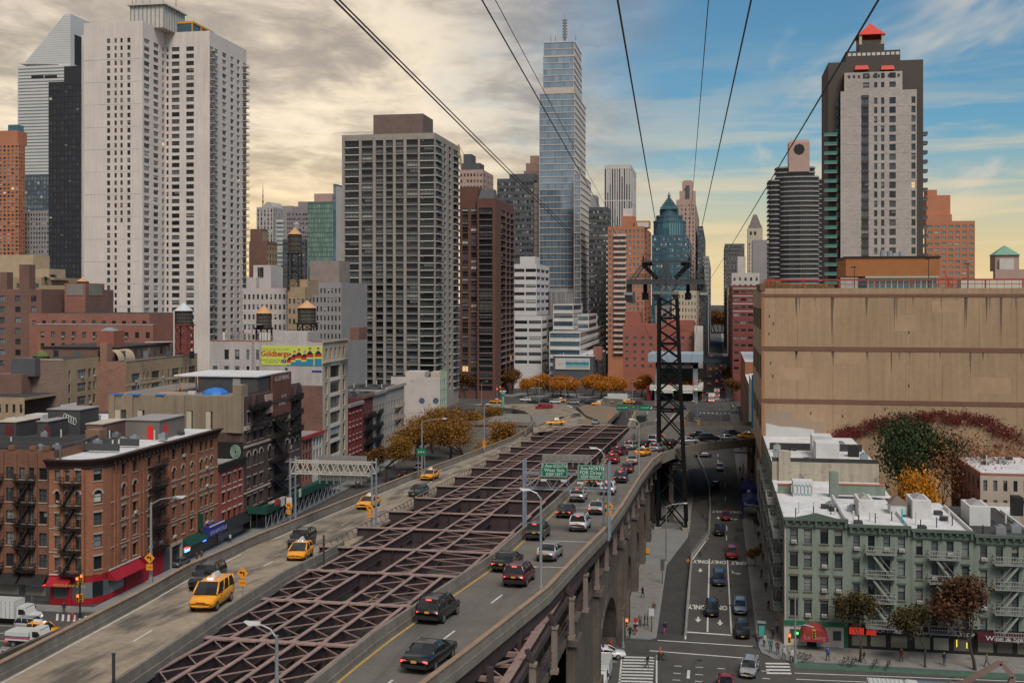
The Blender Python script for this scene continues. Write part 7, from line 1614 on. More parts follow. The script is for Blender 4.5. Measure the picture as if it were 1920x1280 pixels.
 # ---- green tenement row
GREEN=M('green_paint',(.195,.228,.19),.88,.14,.3,3,streak=.25,dirt=(.9,(.12,.145,.12),.62,(1,1,.3)));GTRIM=M('green_trim',(.085,.115,.095),.8,.12);BTRIM=M('brown_sill',(.13,.1,.075),.85,.15);GREYIRON=M('grey_iron',(.27,.28,.27),.6,.1)
def green_row():
 Yf=150.;segs=[(1470,1590,0.,[(1481,1496),(1507.7,1522),(1538,1553),(1565,1579.5)],'corner tenement of the green row with a red domed awning and white shopfront'),(1590,1708,-.62,[(1600,1612),(1627.5,1640),(1656,1669),(1684,1697)],'green tenement second from the corner, its fire escape over a dark shop'),(1708,1826,-.95,[(1717.7,1730),(1746.5,1758.7),(1774.6,1788),(1804,1817)],'green tenement third from the corner above the laundromat'),(1826,1946,-1.35,[(1838,1851),(1867,1880.6),(1897,1910),(1924,1936)],'green tenement with black roof above the wine shop')]
 for i,(a,c,dz,cols,lab) in enumerate(segs):
  x0,x1=atY(a,Yf).x+.01,atY(c,Yf).x-.01;b=Bld('green_tenement',lab,loc=((x0+x1)/2,Yf,0),group='green painted tenements');b.r=random.Random(20+i);W=x1-x0;zt=16.6+dz;dep=22
  rows=[(3.85+dz,6.05+dz),(7.1+dz,9.05+dz),(10.2+dz,12.15+dz),(13.25+dz,15.2+dz)]
  b.facade((x0,Yf),0,W,3.3,zt,[(atY(p,Yf).x-x0,atY(q,Yf).x-x0) for p,q in cols],rows,GREEN,.28,gl=GLASSL,sill=BTRIM,lintel=GTRIM if i else BTRIM,ac=.32,blind=.6)
  b.wallbox(GREEN,x0,x1,Yf,Yf+dep,3.3,zt-.5,'rb' if i==0 else 'lrb' if i==3 else 'b',roof=SILVER if i<3 else TAR,name='rear_wall')
  co=b.part('cornice',GTRIM);co.box(x0,x1,Yf-.55,Yf-.003,zt-.35,zt);co.box(x0,x1,Yf-.2,Yf-.003,zt-1.2,zt-.35)
  for k in range(9):x=x0+.3+(W-.6)*k/8;big=k%4==0;b.part('bracket',GTRIM).box(x-.14,x+.14,Yf-.5,Yf-.2,zt-(1.1 if big else .65),zt-.36)
  if i==0:
   q=b.part('pediment',GTRIM);m=(x0+x1)/2;q.hexa([(x0+1.4,Yf-.5,zt),(x1-1.4,Yf-.5,zt),(x1-1.4,Yf,zt),(x0+1.4,Yf,zt),(m-.1,Yf-.5,zt+.62),(m+.1,Yf-.5,zt+.62),(m+.1,Yf,zt+.62),(m-.1,Yf,zt+.62)])
   ye=Yf+22;L=ye-Yf;n=6;cs=[(L*(k+.3)/n,L*(k+.62)/n) for k in range(n)]
   b.facade((x0,ye),-PI/2,L,3.3,zt-.2,cs,rows,GREEN,.28,gl=GLASSL,sill=BTRIM,lintel=BTRIM,name='side_wall')
   for y in (Yf+3.5,Yf+12.5):fire_escape(b,(x0,y+6.5),-PI/2,6.5,[3.6,6.8,10,13.1],mat=GREYIRON,heavy=1.5)
   b.part('side_base',CREAM).box(x0-.02,x0+.3,Yf+.5,ye,0,3.3);b.part('drain_pipe',M('pink_pipe',(.5,.36,.32),.7)).cyl((x0+.12,Yf-.12,3.3),(x0+.12,Yf-.12,zt-1),.1,.1,6)
   wsh=M('shop_white',(.48,.43,.39),.8,.08);b.part('shop_wall',wsh).box(x0,x1-.5,Yf-.05,Yf+.2,0,2.75);b.part('shop_band',M('shop_green',(.015,.12,.06),.6)).box(x0-.05,x1,Yf-.25,Yf+.1,2.75,3.3);b.part('shop_band',M('shop_green')).box(x1-.5,x1,Yf-.1,Yf+.2,0,2.75)
   for p,q2 in ((1481,1499),(1562,1577)):b.part('shop_window',GLASS).box(atY(p,Yf).x,atY(q2,Yf).x,Yf-.1,Yf-.06,1.0,2.2)
   b.part('neon',EM('neon_green',(.1,1,.2),.8)).box(atY(1489,Yf).x,atY(1497,Yf).x,Yf-.14,Yf-.11,1.55,1.85);b.part('door',STEEL_B).box(atY(1513,Yf).x,atY(1531,Yf).x,Yf-.08,Yf-.06,.1,2.0)
   aw=MB();ax0,ax1=atY(1499,Yf).x,atY(1550,Yf).x;m=(ax0+ax1)/2;R_=(ax1-ax0)/2;n=12
   pr=[(m-R_*math.cos(PI*k/n),1.75+1.55*math.sin(PI*k/n)) for k in range(n+1)]
   for p,q2 in zip(pr,pr[1:]):aw.quad((p[0],Yf-2.6,p[1]*.75+.42),(q2[0],Yf-2.6,q2[1]*.75+.42),(q2[0],Yf,q2[1]),(p[0],Yf,p[1]))
   aw.poly([(p[0],Yf-2.6,p[1]*.75+.42) for p in pr][::-1]);aw.quad((ax0,Yf-2.6,1.4),(ax1,Yf-2.6,1.4),(ax1,Yf-2.6,1.75),(ax0,Yf-2.6,1.75));aw.v=[(v[0]-b.o.x,v[1]-b.o.y,v[2]) for v in aw.v]
   aw.build('domed_awning',M('awning_red',(.24,.035,.035),.75,.1),b.root);text('Le Sung',b.root,(m-b.o.x,-2.62,1.95),(PI/2,0,0),.85,.75,M('awning_script',(.5,.2,.18),.6));b.part('awning_pole',GALV).cyl((ax1,Yf-2.6,.1),(ax1,Yf-2.6,1.5),.04,.04,6)
  else:
   b.part('shop_wall',M('shop_dark',(.02,.018,.018),.6,.1)).box(x0,x1,Yf-.05,Yf+.2,0,3.3);fa=(1622,1740,1862)[i-1];fc=(1678,1798,1920)[i-1]
   fire_escape(b,(atY(fa,Yf).x,Yf),0,atY(fc,Yf).x-atY(fa,Yf).x,[3.7+dz,6.9+dz,10+dz,13.05+dz],mat=GREYIRON,flip=(i!=3),heavy=1.5)
   gl_=GL('shop_lit');xa,xb=x0+.8,x1-.8
   for f0,f1 in ((.06,.3),(.36,.6),(.68,.94)):b.part('shop_window',gl_).box(x0+W*f0,x0+W*f1,Yf-.12,Yf-.06,.5,2.0)
   sg=b.part('sign_band',M('sign_wine',(.07,.01,.02),.6) if i==3 else STEEL_B);sg.box(x0+.2,x1-.2,Yf-1.1 if i==3 else Yf-.3,Yf-.06,2.1,3.0)
   yy=(Yf-1.12 if i==3 else Yf-.32)-Yf;wl=M('sign_white',(.6,.6,.6),.5)
   if i==1:text('LUNCH STORE',b.root,(.6,yy,2.55),(PI/2,0,0),.62,.6,wl);b.part('red_sign',EM('sign_red_lit',(.8,.04,.025),.22)).box(x0+.1,x0+1.9,Yf-.4,Yf-.33,2.0,2.9);b.part('red_sign',MATS['sign_red_lit']).box(x0+2.2,x0+3.4,Yf-.4,Yf-.33,2.0,2.6)
   if i==2:text('& Laundromat',b.root,(-1.5,yy,2.6),(PI/2,0,0),.62,.62,wl);text("NANCY'S CUP",b.root,(2.2,yy,2.6),(PI/2,0,0),.5,.6,wl);b.part('yellow_neon',EM('neon_yellow',(.9,.6,.05),.7)).box(x0+W*.72,x0+W*.72+.1,Yf-.18,Yf-.13,1.0,1.9);b.part('yellow_neon',MATS['neon_yellow']).box(x0+W*.88,x0+W*.88+.1,Yf-.18,Yf-.13,.9,1.6)
   if i==3:text('Wine & Spirits',b.root,(.2,yy,2.55),(PI/2,0,0),.95,.85,wl)
   # roof furniture
  zr=zt-.5;WB=M('white_bulkhead',(.52,.51,.51),.8,.1,dirt=(.9,(.3,.28,.27),.6))
  if i:
   px,Yb=((1610,157.5),(1711,159),(1818,158))[i-1];x=atY(px,Yb).x;w_=(2.0,2.4,2.6)[i-1];h=(2.2,2.5,2.5)[i-1]
   b.part('stair_bulkhead',WB).box(x,x+w_,Yb,Yb+5.5,zr,zr+h);b.part('skylight',GREYST).hexa([(x+.3,Yb+1,zr+h),(x+w_-.3,Yb+1,zr+h),(x+w_-.3,Yb+4.5,zr+h),(x+.3,Yb+4.5,zr+h),(x+w_/2-.1,Yb+1.5,zr+h+.5),(x+w_/2+.1,Yb+1.5,zr+h+.5),(x+w_/2+.1,Yb+4,zr+h+.5),(x+w_/2-.1,Yb+4,zr+h+.5)])
  if i==1:x=atY(1668,161).x;b.part('pitched_skylight',M('rust_skylight',(.14,.1,.085),.8)).hexa([(x-.2,160,zr+1.4),(x+2.3,160,zr+1.4),(x+2.3,163,zr+1.4),(x-.2,163,zr+1.4),(x+.8,161,zr+2.3),(x+1.2,161,zr+2.3),(x+1.2,162,zr+2.3),(x+.8,162,zr+2.3)]);b.part('skylight_curb',WB).box(x,x+2.1,160.2,162.8,zr,zr+1.4);b.part('teal_board',M('teal_board',(.03,.38,.4),.6)).box(atY(1690,154.5).x,atY(1692.5,154.5).x,154.3,154.6,zr,zr+1.8)
  if i==0:
   x=atY(1487,168).x;b.part('graffiti_bulkhead',WB).box(x,x+2.8,168,171,zr,zr+2.2)
   g=b.part('graffiti',M('spray_cyan',(.06,.22,.3),.7))
   for k in range(5):
    for a0 in range(10):t0,t1=2*PI*a0/10,2*PI*(a0+1)/10;g.bar((x+.35+.5*k+.28*math.cos(t0),167.96,zr+1.05+.75*math.sin(t0)),(x+.35+.5*k+.28*math.cos(t1),167.96,zr+1.05+.75*math.sin(t1)),.04,.06)
   b.part('green_parapet',GREEN).box(x0+.3,x-.1,170.6,171,zr,zr+1.3);b.part('parapet_tile',M('terracotta')).box(x0+.2,x,170.5,171.1,zr+1.3,zr+1.42);xx=x+5.2;b.part('chimney',GREEN).box(xx,xx+1.2,168.5,170,zr,zr+3.6);b.part('green_parapet',GREEN).box(xx+1.3,xx+8,171.0,171.4,zr,zr+1.5);b.part('parapet_tile',M('terracotta')).box(xx+1.3,xx+8,170.9,171.5,zr+1.5,zr+1.62)
   b.part('ladder_rail',GREYIRON).bar((x1-.3,Yf+1,zr+.2),(x1-.3,Yf+16,zr+.2),.3,.5)
  roof_clutter(b,x0+1,x1-1,Yf+2,Yf+15,zr,6,30+i)
  for k in range(3):x=x0+W*(.2+.3*k);b.part('soil_pipe',STEEL_B).cyl((x,Yf+2+1.7*k,zr),(x,Yf+2+1.7*k,zr+1.3),.07,.07,6)
  b.part('party_wall',WB).box(x1-.25,x1-.02,Yf+.6,Yf+18,zr,zr+.5);b.done()
green_row()
# buildings between the green row and the garage, along the side street
b=Bld('pale_walled_tenement','tenement with stained pale wall and white roof huts in front of the garage',loc=(15,186,0));X0=8.9;x1=atY(1648,186).x;PW=M('stained_pale_wall',(.36,.31,.25),.9,.14,.3,2,streak=.3,dirt=(.7,(.12,.10,.085),.58))
b.part('front_wall',PW).quad((X0,186,14),(x1,186,14),(x1,186,18.6),(X0,186,18.6));n=8;L=37.
b.facade((X0,223),-PI/2,L,3.3,18.4,[(L*(k+.32)/n,L*(k+.62)/n) for k in range(n)],[(4.6,6.5),(7.8,9.7),(11,12.9),(14.2,16.1)],GREEN,.28,gl=GLASSL,sill=BTRIM,lintel=BTRIM);b.wallbox(PW,X0,x1,186,222.9,0,14,'f',roof=None);b.wallbox(PW,X0,x1,186,222.9,0,18.2,'rb',roof=SILVER)
b.part('parapet',TAR).box(X0,x1,186.02,186.5,18.6,19.2);b.part('chimney_breast',PW).box(atY(1460,185.6).x,atY(1482,185.6).x,185.6,186.6,14,20.3);b.part('low_roof',SILVER).quad((X0,172,15.6),(x1,172,15.6),(x1,186,15.6),(X0,186,15.6));b.part('low_wall',PW).quad((x1,172,0),(x1,186,0),(x1,186,15.6),(x1,172,15.6));b.part('low_side_wall',GREEN).quad((X0,186,0),(X0,172,0),(X0,172,15.6),(X0,186,15.6))
WB=M('white_bulkhead');b.part('roof_hut',WB).box(atY(1530,190).x,atY(1574,190).x,190,195,18.2,21.2);b.part('roof_hut',WB).box(atY(1523,196).x,atY(1560,196).x,196,200,18.2,21.6);b.part('roof_hut',STEEL_B).box(atY(1592,196).x,atY(1611,196).x,196,198,18.2,20);b.part('dark_parapet',TAR).box(X0+.4,x1-.5,203,203.5,18.2,19.4)
for y in (176,188,200,211):fire_escape(b,(X0,y+6.5),-PI/2,6.5,[3.9,7.1,10.3,13.5],mat=GREYIRON,heavy=1.5)
roof_clutter(b,X0+1,x1-1,188,220,18.2,14,44);b.done()
b=Bld('low_brick_rear_house','low brick house with silver roof behind the black-roofed tenement',loc=(48,186,0));xa,xb=atY(1838,186).x,atY(1990,186).x;b.grid((xa,208),-PI/2,22,2,17.2,7,5,.45,.55,REDB,gl=GLASSL);b.grid((xa,186),0,xb-xa,2,17.2,8,5,.4,.55,TRIM,gl=GLASSL);b.wallbox(REDB,xa,xb,186,208,17.2,17.6,roof=SILVER,parapet=.35);b.wallbox(REDB,xa,xb,186,208,0,2,'fl',roof=None);roof_clutter(b,xa+1,xb-1,188,206,17.2,8,51);b.done()
b=Bld('rear_yard_shed','low white-roofed rear building beside the bare trees',loc=(48,176,0));xa,xb=atY(1858,173).x,atY(1990,173).x;b.wallbox(PW,xa,xb,173,184,0,13.4,roof=SILVER,parapet=.5);b.part('black_hut',STEEL_B).box(atY(1907,172).x,atY(1925,172).x,173.5,176,13.2,16);b.done()
# ---- shops further up the right side o
def shopblock(name,label,y0,y1,z,mat,cols,seed,sig=None):
 b=Bld(name,label,loc=(9.3,y0,0));L=y1-y0;nr=int((z-4.5)/3.3)
 b.grid((9.3,y1),-PI/2,L,4,4+3.3*nr,cols,nr,.45,.55,mat,gl=GLASSL,indiv=False);b.wallbox(mat,9.3,26,y0,y1,0,4,'fl',roof=None);b.wallbox(mat,9.3,26,y0,y1,4,4+3.3*nr,'f',roof=None);b.wallbox(mat,9.3,26,y0,y1,4+3.3*nr,z,roof=SILVER);b.part('shop_awning',STEEL_B).box(8.2,9.28,y0+2,y1-2,2.6,3.4)
 if sig:sig(b)
 b.done()
shopblock('white_street_block','white low block with a blue banner beyond the garage',276,330,23.,BAND,10,1,lambda b:(b.part('blue_banner',M('banner_blue',(.02,.25,.5),.6)).box(8.6,9.1,281,281.4,13,26),b.part('white_banner',BAND).box(8.5,9.0,279,279.3,2.5,13)))
shopblock('dark_street_block','black-fronted low block behind the white one on the right pavement',330.1,372,20,SLATE,8,2)
shopblock('brown_street_block','orange-brown corner block at the far avenue on the right',372.1,440,24,M('rusty_brick',(.27,.11,.06),.9),12,3)
# ---- across the far avenue
RB2=M('avenue_red_brick',(.30,.105,.08),.9,.1,.12,2)
b=tower('avenue_red_brick_block','broad red brick block with small green windows behind the tram station',1168,1303,1303,622,545,RB2,9,0,3.4,.4,.36,yb=690,style='two',gl=GL_TEAL,indiv=True,done=False,deep=30)
pent(b,RB2,1168,1275,608,548,16);pent(b,RB2,1172,1202,584,552,14);pent(b,RB2,1250,1302,600,555,10);pent(b,BAND,1302,1318,612,540,10,690,name='white_annex');b.done()
tower('blank_white_house','narrow white blank-walled house by the brown tower',963,984,985,628,560,M('white_office'),0,0,deep=20)
b=tower('brown_corner_house','orange-brown corner house with tall windows beside the brown tower',984,990,1004,627,552,REDB,0,4,3.4,.45,.6,yb=700,gl=GLASSL,done=False);b.done()
tower('grey_low_row','low grey row of houses below the white banded offices',1003,1037,1058,640,565,GREYST,5,4,3.3,.5,.5,yb=700,gl=GLASSL)
b=tower('billboard_low_block','low dark block with cluttered pale roof carrying a beach poster',1037,1113,1136,668,528,SLATE,0,5,3.2,.45,.5,roof=SILVER,done=False);x0,x1,Y,y1,zt=b.ext
roof_clutter(b,x0+1,x1-1,Y+1,y1-2,zt,18,77);b.part('brick_hut',REDB).box(x1-1,x1+3,Y+8,Y+14,zt-2,zt+4);b.part('lamp_row',GALV).box(x0,x1,Y-.8,Y-.6,zt+.4,zt+.5);b.done()
bb=thing('billboard','wide beach photograph poster on the low dark block','billboard',(atY(1041,527.5).x,527.5,zpy(692,x0,527.5)));w_=atY(1106,527.5).x-bb.location.x;h=zpy(671,x0,527.5)-bb.location.z
q=MB();q.box(0,w_,.05,.3,0,h);q.build('board',BAND,bb)
def beachmat():
 m,nt,P=newmat('beach_print');N,L=nt.nodes,nt.links;tc=N.new('ShaderNodeTexCoord');sp=N.new('ShaderNodeSeparateXYZ');L.new(tc.outputs['Generated'],sp.inputs[0]);n=N.new('ShaderNodeTexNoise');n.inputs['Scale'].default_value=4;L.new(tc.outputs['Generated'],n.inputs['Vector'])
 ad=N.new('ShaderNodeMath');ad.operation='MULTIPLY_ADD';L.new(n.outputs[0],ad.inputs[0]);ad.inputs[1].default_value=.3;L.new(sp.outputs[2],ad.inputs[2]);r=N.new('ShaderNodeValToRGB');L.new(ad.outputs[0],r.inputs[0])
 e=r.color_ramp.elements;e[0].position=.3;e[0].color=(.42,.36,.28,1);e[1].position=.5;e[1].color=(.05,.35,.4,1)
 for p,c in ((.7,(.03,.2,.33)),(.8,(.05,.09,.07)),(.92,(.4,.45,.5))):k=e.new(p);k.color=(*c,1)
 L.new(r.outputs[0],P.inputs['Base Color']);MATS['beach_print']=m;return m
q=MB();q.box(w_*.3,w_*.97,.0,.05,h*.12,h*.88);q.build('beach_picture',beachmat(),bb);text('TOURISM',bb,(w_*.15,.03,h*.5),(PI/2,0,0),.7,.7,GREYST)
# tram station
def station():
 Y=494.;t=thing('tram_station','raised aerial tram station with blue-grey roof and red door frames','station',(atY(1270,Y).x,Y,0));ox=t.location.x
 X=lambda px:atY(px,Y).x-ox;z=lambda py:zpy(py,ox,Y);q=MB();q.box(X(1216),X(1318),-4,22,z(678),z(663));q.build('roof',M('station_roof',(.27,.33,.39),.6,.08),t)
 q=MB();q.box(X(1219),X(1318),-3,20,z(731),z(722));q.build('platform_band',BAND,t)
 q=MB();q.box(X(1228),X(1308),6,20,z(722),z(678));q.build('hall',M('station_dark',(.035,.033,.033),.7),t)
 for px in (1233,1304):q=MB();q.box(X(px)-1,X(px)+1,-1,1.5,0,z(684));q.build('column',GALV,t)
 q=MB();q.box(X(1230),X(1310),-1,.5,z(690),z(684));q.build('lintel_beam',GREYST,t)
 for px in (1237,1258,1277,1300):q=MB();q.box(X(px)-.35,X(px)+.35,-2.6,-1.8,z(727),z(712));q.build('red_door_frame',M('station_red',(.5,.02,.04),.5),t)
 for px0,px1,py in ((1277,1299,735),(1240,1262,735)):q=MB();q.box(X(px0),X(px1),-5,-1,z(py),z(py-3));q.build('landing',BAND,t)
 q=MB();q.box(X(1222),X(1316),3,20,0,z(733));q.build('undercroft',M('station_dark'),t)
 q=MB();q.box(X(1213),X(1220),-2,3,0,6.2);q.build('red_booth',M('booth_red',(.18,.01,.02),.6),t)
 q=MB();q.box(X(1284),X(1294),-2,2,z(684),z(674));q.box(X(1287),X(1291),-2,2,z(674),z(668));q.build('machine_hut',BROWNB,t)
station()
# ---- the black lattice tram tower
def tram_tower():
 BL=M('tower_black',(.008,.0075,.008),.75,.15,spec=.12);GR=M('tower_grey',(.06,.06,.065),.55,.12);PL=M('tower_pale',(.16,.16,.165),.6,.1)
 x0,x1,y0,y1=-11.,-5.6,219.8,226.;tx0,tx1,ty0,ty1=-10.9,-7.5,221.4,224.6;zt=44.9
 t=thing('tram_tower','tall black lattice steel tram tower with a wide cross-arm','tower',((x0+x1)/2,(y0+y1)/2,0));o=Vector(t.location)
 def c(i,z):f=z/zt;a=[(x0,y0),(x1,y0),(x1,y1),(x0,y1)][i];d=[(tx0,ty0),(tx1,ty0),(tx1,ty1),(tx0,ty1)][i];return Vector((a[0]+(d[0]-a[0])*f,a[1]+(d[1]-a[1])*f,z))-o
 for i in range(4):q=MB();q.bar(c(i,0),c(i,zt),.62,.62,up=(0,1,0));q.build('leg',BL,t);q=MB();p=c(i,0);q.box(p.x-.7,p.x+.7,p.y-.7,p.y+.7,-.02,.7);q.build('footing',CONC,t)
 zs=[0.3,6.5,12.6,18.0,22.8,26.6,30,33,35.8,38.4,40.8,43.0,44.8]
 for k,(a,e) in enumerate(zip(zs,zs[1:])):
  for i in range(4):
   j=(i+1)%4;q=MB();th=.34
   q.bar(c(i,a),c(j,e),th,th*.7);q.bar(c(j,a),c(i,e),th,th*.7);q.build('cross_brace',BL,t)
   if k and k%2==0:q=MB();q.bar(c(i,a),c(j,a),.36,.36);q.build('horizontal_strut',BL,t)
 Yc=223.;X=lambda px:atY(px,Yc).x-o.x;Z=lambda py:zpy(py,-9,Yc);y=Yc-o.y
 def mem(name,p,q_,w_,m=GR,dy=0.):s=MB();s.bar((X(p[0]),y+dy,Z(p[1])),(X(q_[0]),y+dy,Z(q_[1])),w_,w_,up=(0,1,0));s.build(name,m,t)
 for dy in (-1.7,1.7):
  s=MB();s.box(X(1177),X(1322.5),y+dy-.35,y+dy+.35,Z(533),Z(524));s.build('cross_arm',GR,t)
  s=MB();s.box(X(1203),X(1296),y+dy-.2,y+dy+.2,Z(491.5),Z(488.8));s.build('upper_beam',GR,t)
  mem('strut',(1206,496),(1232,522),.75,BL,dy);mem('strut',(1292,496),(1266,522),.75,BL,dy);mem('strut',(1247,494),(1240,522),.4,GR,dy);mem('strut',(1250,494),(1258,522),.4,GR,dy)
  mem('tie_rod',(1205,494),(1182,524),.14,GR,dy);mem('tie_rod',(1206,501),(1190,524),.14,GR,dy);mem('tie_rod',(1294,494),(1317,524),.14,GR,dy);mem('tie_rod',(1293,501),(1311,524),.14,GR,dy)
  mem('lower_strut',(1249,530),(1240,546),.35,PL,dy);mem('lower_strut',(1251,530),(1260,546),.35,PL,dy);mem('lower_strut',(1232,533),(1240,547),.4,GR,dy);mem('lower_strut',(1268,533),(1260,547),.4,GR,dy)
 s=MB();s.box(X(1204),X(1223),y-1,y+1,Z(498),Z(492));s.box(X(1277),X(1296),y-1,y+1,Z(498),Z(492));s.build('sheave_box',BL,t)
 for px in (1206,1292):s=MB();s.cyl((X(px),y,Z(490)),(X(px),y,Z(479)),.25,.12,6);s.build('finial',BL,t)
 s=MB();s.box(X(1225),X(1272),y-2.2,y+2.2,Z(551),Z(546.5));s.build('head_platform',PL,t)
 for px0,px1 in ((1224,1238),(1259,1273)):s=MB();a,e=X(px0),X(px1);s.hexa([(a+.5,y-2,Z(562)),(e-.4,y-2,Z(562)),(e-.4,y+2,Z(562)),(a+.5,y+2,Z(562)),(a,y-2.6,Z(551.5)),(e,y-2.6,Z(551.5)),(e,y+2.6,Z(551.5)),(a,y+2.6,Z(551.5))]);s.build('cable_saddle',GR,t)
 for a,e,tip in ((1172,1188,1191),(1313,1327,1314)):
  s=MB();s.hexa([(X(a),y-3.4,Z(553)),(X(e),y-3.4,Z(553)),(X(e),y+3.4,Z(553)),(X(a),y+3.4,Z(553)),(X(a),y-3,Z(548.5)),(X(e),y-3,Z(548.5)),(X(e),y+3,Z(548.5)),(X(a),y+3,Z(548.5))]);s.hexa([(X(a)+.4,y-2,Z(566)),(X(tip)-.2,y-2,Z(569)),(X(tip)-.2,y+2,Z(569)),(X(a)+.4,y+2,Z(566)),(X(a)+.1,y-3.2,Z(553)),(X(e),y-3.2,Z(553)),(X(e),y+3.2,Z(553)),(X(a)+.1,y+3.2,Z(553))]);s.build('cable_saddle',PL,t)
  s=MB();s.box(X((a+e)/2)-.5,X((a+e)/2)+.5,y-1,y+1,Z(549),Z(533));s.build('hanger',GR,t)
 for px in (1210,1290):s=MB();s.box(X(px)-.35,X(px)+.35,y-.6,y+.6,Z(550),Z(532));s.box(X(px)-.6,X(px)+.6,y-.8,y+.8,Z(562),Z(549));s.build('roller_battery',BL,t)
 s=MB()
 for dy in (-2.4,2.4):
  for k in range(15):px=1178+k*10.2;s.bar((X(px),y+dy,Z(525)),(X(px),y+dy,Z(514)),.06,.06)
  for py in (514,519):s.bar((X(1178),y+dy,Z(py)),(X(1321),y+dy,Z(py)),.06,.06)
  for k in range(10):px=1204+k*10.2;s.bar((X(px),y+dy,Z(490)),(X(px),y+dy,Z(476)),.06,.06)
  s.bar((X(1204),y+dy,Z(476.5)),(X(1296),y+dy,Z(476.5)),.06,.06)
 tag(s.build('handrail',GR,t),kind='stuff')
tram_tower()
CBL=M('cable_steel',(.012,.012,.013),.45,.05)
def cable(label,near,farp,rad,sag=.4,ext=1.0,Yn=22.):
 a=atY(near[0],Yn,near[1]);c=atY(farp[0],farp[2] if len(farp)>2 else 223.,farp[1]);d=a-c;a2=a+d*.35;n=26;q=MB()
 pts=[c.lerp(a2,i/n)-Vector((0,0,sag*4*(i/n)*(1-i/n))) for i in range(n+1)];q.tube([p-c for p in pts],rad,6)
 return tag(q.build('tram_cable',CBL,None,c),label,'cable','tram cables overhead')
for lab,n_,f_,r_ in (('thick tram cable leftmost of the pair crossing the clouds',(655,0),(1179,541),.021),('thick tram cable just right of the leftmost one',(664,0),(1185,541),.018),('tram cable passing in front of the pale glass skyscraper',(920,0),(1211,532),.017),('thin tram cable right beside the mast of the glass skyscraper',(944,0),(1216,530),.009),('tram cable dropping steeply to the tower head',(1163,0),(1250,530),.021),('thin upright tram cable right of the tower head',(1326,0),(1284,533),.01),('tram cable crossing the blue sky right of the upright one',(1402,0),(1290,537),.018),('thick tram cable in front of the red-roofed tower',(1629,0),(1320,540),.022)):
 cable(lab,n_,f_,r_)
for lab,a,c in (('tram cable from the tower arm down to the station, left',(1184,545),(1245,690,494)),('tram cable from the tower head down to the station, middle',(1212,545),(1258,690,494)),('tram cable from the tower arm down to the station, right',(1318,545),(1292,690,494))):
 p,q_=atY(a[0],223,a[1]),atY(c[0],c[2],c[1]);q=MB();n=10;q.tube([(q_-p)*(i/n)-Vector((0,0,1.2*4*(i/n)*(1-i/n))) for i in range(n+1)],.05,5);tag(q.build('tram_cable',CBL,None,p),lab,'cable','tram cables overhead')
 # ================================================================ vehicles
TYRE=M('tyre',(.018,.018,.019),.85,.05);RIM=M('rim',(.35,.35,.36),.35,.05,metal=.8);CGLASS=GL('car_glass',(.008,.009,.011),(.025,.03,.033),.06,spec=.45)
TAIL=EM('tail_light',(.8,.03,.02),.5);TAILB=EM('brake_light',(1.,.05,.035),2.6);HEAD=EM('head_light',(.9,.88,.8),.5);HEADON=EM('head_light_on',(1.,.93,.75),3.5);PLATE=M('plate',(.5,.26,.05),.6);TRIMB=M('car_trim',(.02,.02,.02),.6);AMBER=EM('amber_lamp',(1.,.35,.05),1.2)
P_={'black':PAINT('paint_black',(.012,.012,.014)),'grey':PAINT('paint_grey',(.11,.115,.12),metal=.4),'green':PAINT('paint_dark_green',(.035,.05,.045)),'white':PAINT('paint_white',(.62,.62,.62)),'silver':PAINT('paint_silver',(.42,.43,.44),metal=.5),'red':PAINT('paint_red',(.25,.016,.022)),'maroon':PAINT('paint_maroon',(.085,.012,.022)),'beige':PAINT('paint_beige',(.36,.33,.28),metal=.3),'blue':PAINT('paint_blue',(.03,.045,.10)),'steelblue':PAINT('paint_steel_blue',(.2,.25,.33),metal=.3),'taxi':PAINT('paint_taxi',(.78,.30,.012),coat=.3),'orange':PAINT('paint_orange',(.7,.2,.03)),'dkgreen':PAINT('paint_bin_lorry',(.02,.03,.026))}
SPEC={'sedan':(4.8,[(-2.40,.45,.74,.70),(-2.32,.34,.95,.82),(-1.9,.27,1.01,.90),(-1.,.25,.97,.92),(0,.25,.95,.92),(.95,.25,.93,.92),(1.6,.27,.87,.90),(2.2,.32,.76,.84),(2.38,.42,.62,.72)],(-1.85,1.12,.84,.94),(-1.0,.22,.64,1.46),1.42,.33),'bigsedan':(5.4,[(-2.70,.45,.76,.76),(-2.62,.34,.98,.88),(-2.1,.27,1.03,.95),(-1.,.25,1.0,.97),(0,.25,.97,.97),(1.0,.25,.96,.97),(1.8,.27,.92,.95),(2.5,.32,.84,.9),(2.68,.42,.66,.8)],(-1.85,1.1,.88,.97),(-1.05,.25,.68,1.48),1.5,.35),'hatch':(4.45,[(-2.22,.45,.85,.74),(-2.14,.34,1.05,.84),(-1.7,.27,1.05,.88),(-1.,.25,1.02,.9),(0,.25,.99,.9),(.95,.25,.96,.9),(1.5,.27,.88,.87),(2.05,.32,.74,.8),(2.22,.42,.6,.66)],(-2.1,1.35,.82,.98),(-1.2,.15,.64,1.52),1.35,.33),'suv':(4.75,[(-2.37,.5,.85,.78),(-2.30,.36,1.12,.9),(-1.8,.3,1.14,.95),(-1.,.28,1.12,.96),(0,.28,1.1,.96),(1.0,.28,1.08,.96),(1.6,.3,1.04,.94),(2.2,.36,.93,.88),(2.36,.46,.74,.78)],(-2.25,1.1,.88,1.08),(-1.95,.35,.72,1.76),1.42,.38),'van':(5.1,[(-2.55,.5,.9,.85),(-2.5,.36,1.2,.93),(-1.8,.3,1.22,.97),(-1.,.28,1.2,.98),(0,.28,1.18,.98),(1.1,.28,1.14,.98),(1.8,.3,1.04,.95),(2.4,.36,.88,.88),(2.55,.46,.7,.76)],(-2.48,1.55,.9,1.16),(-2.4,.7,.76,1.95),1.6,.36),}
VM={}
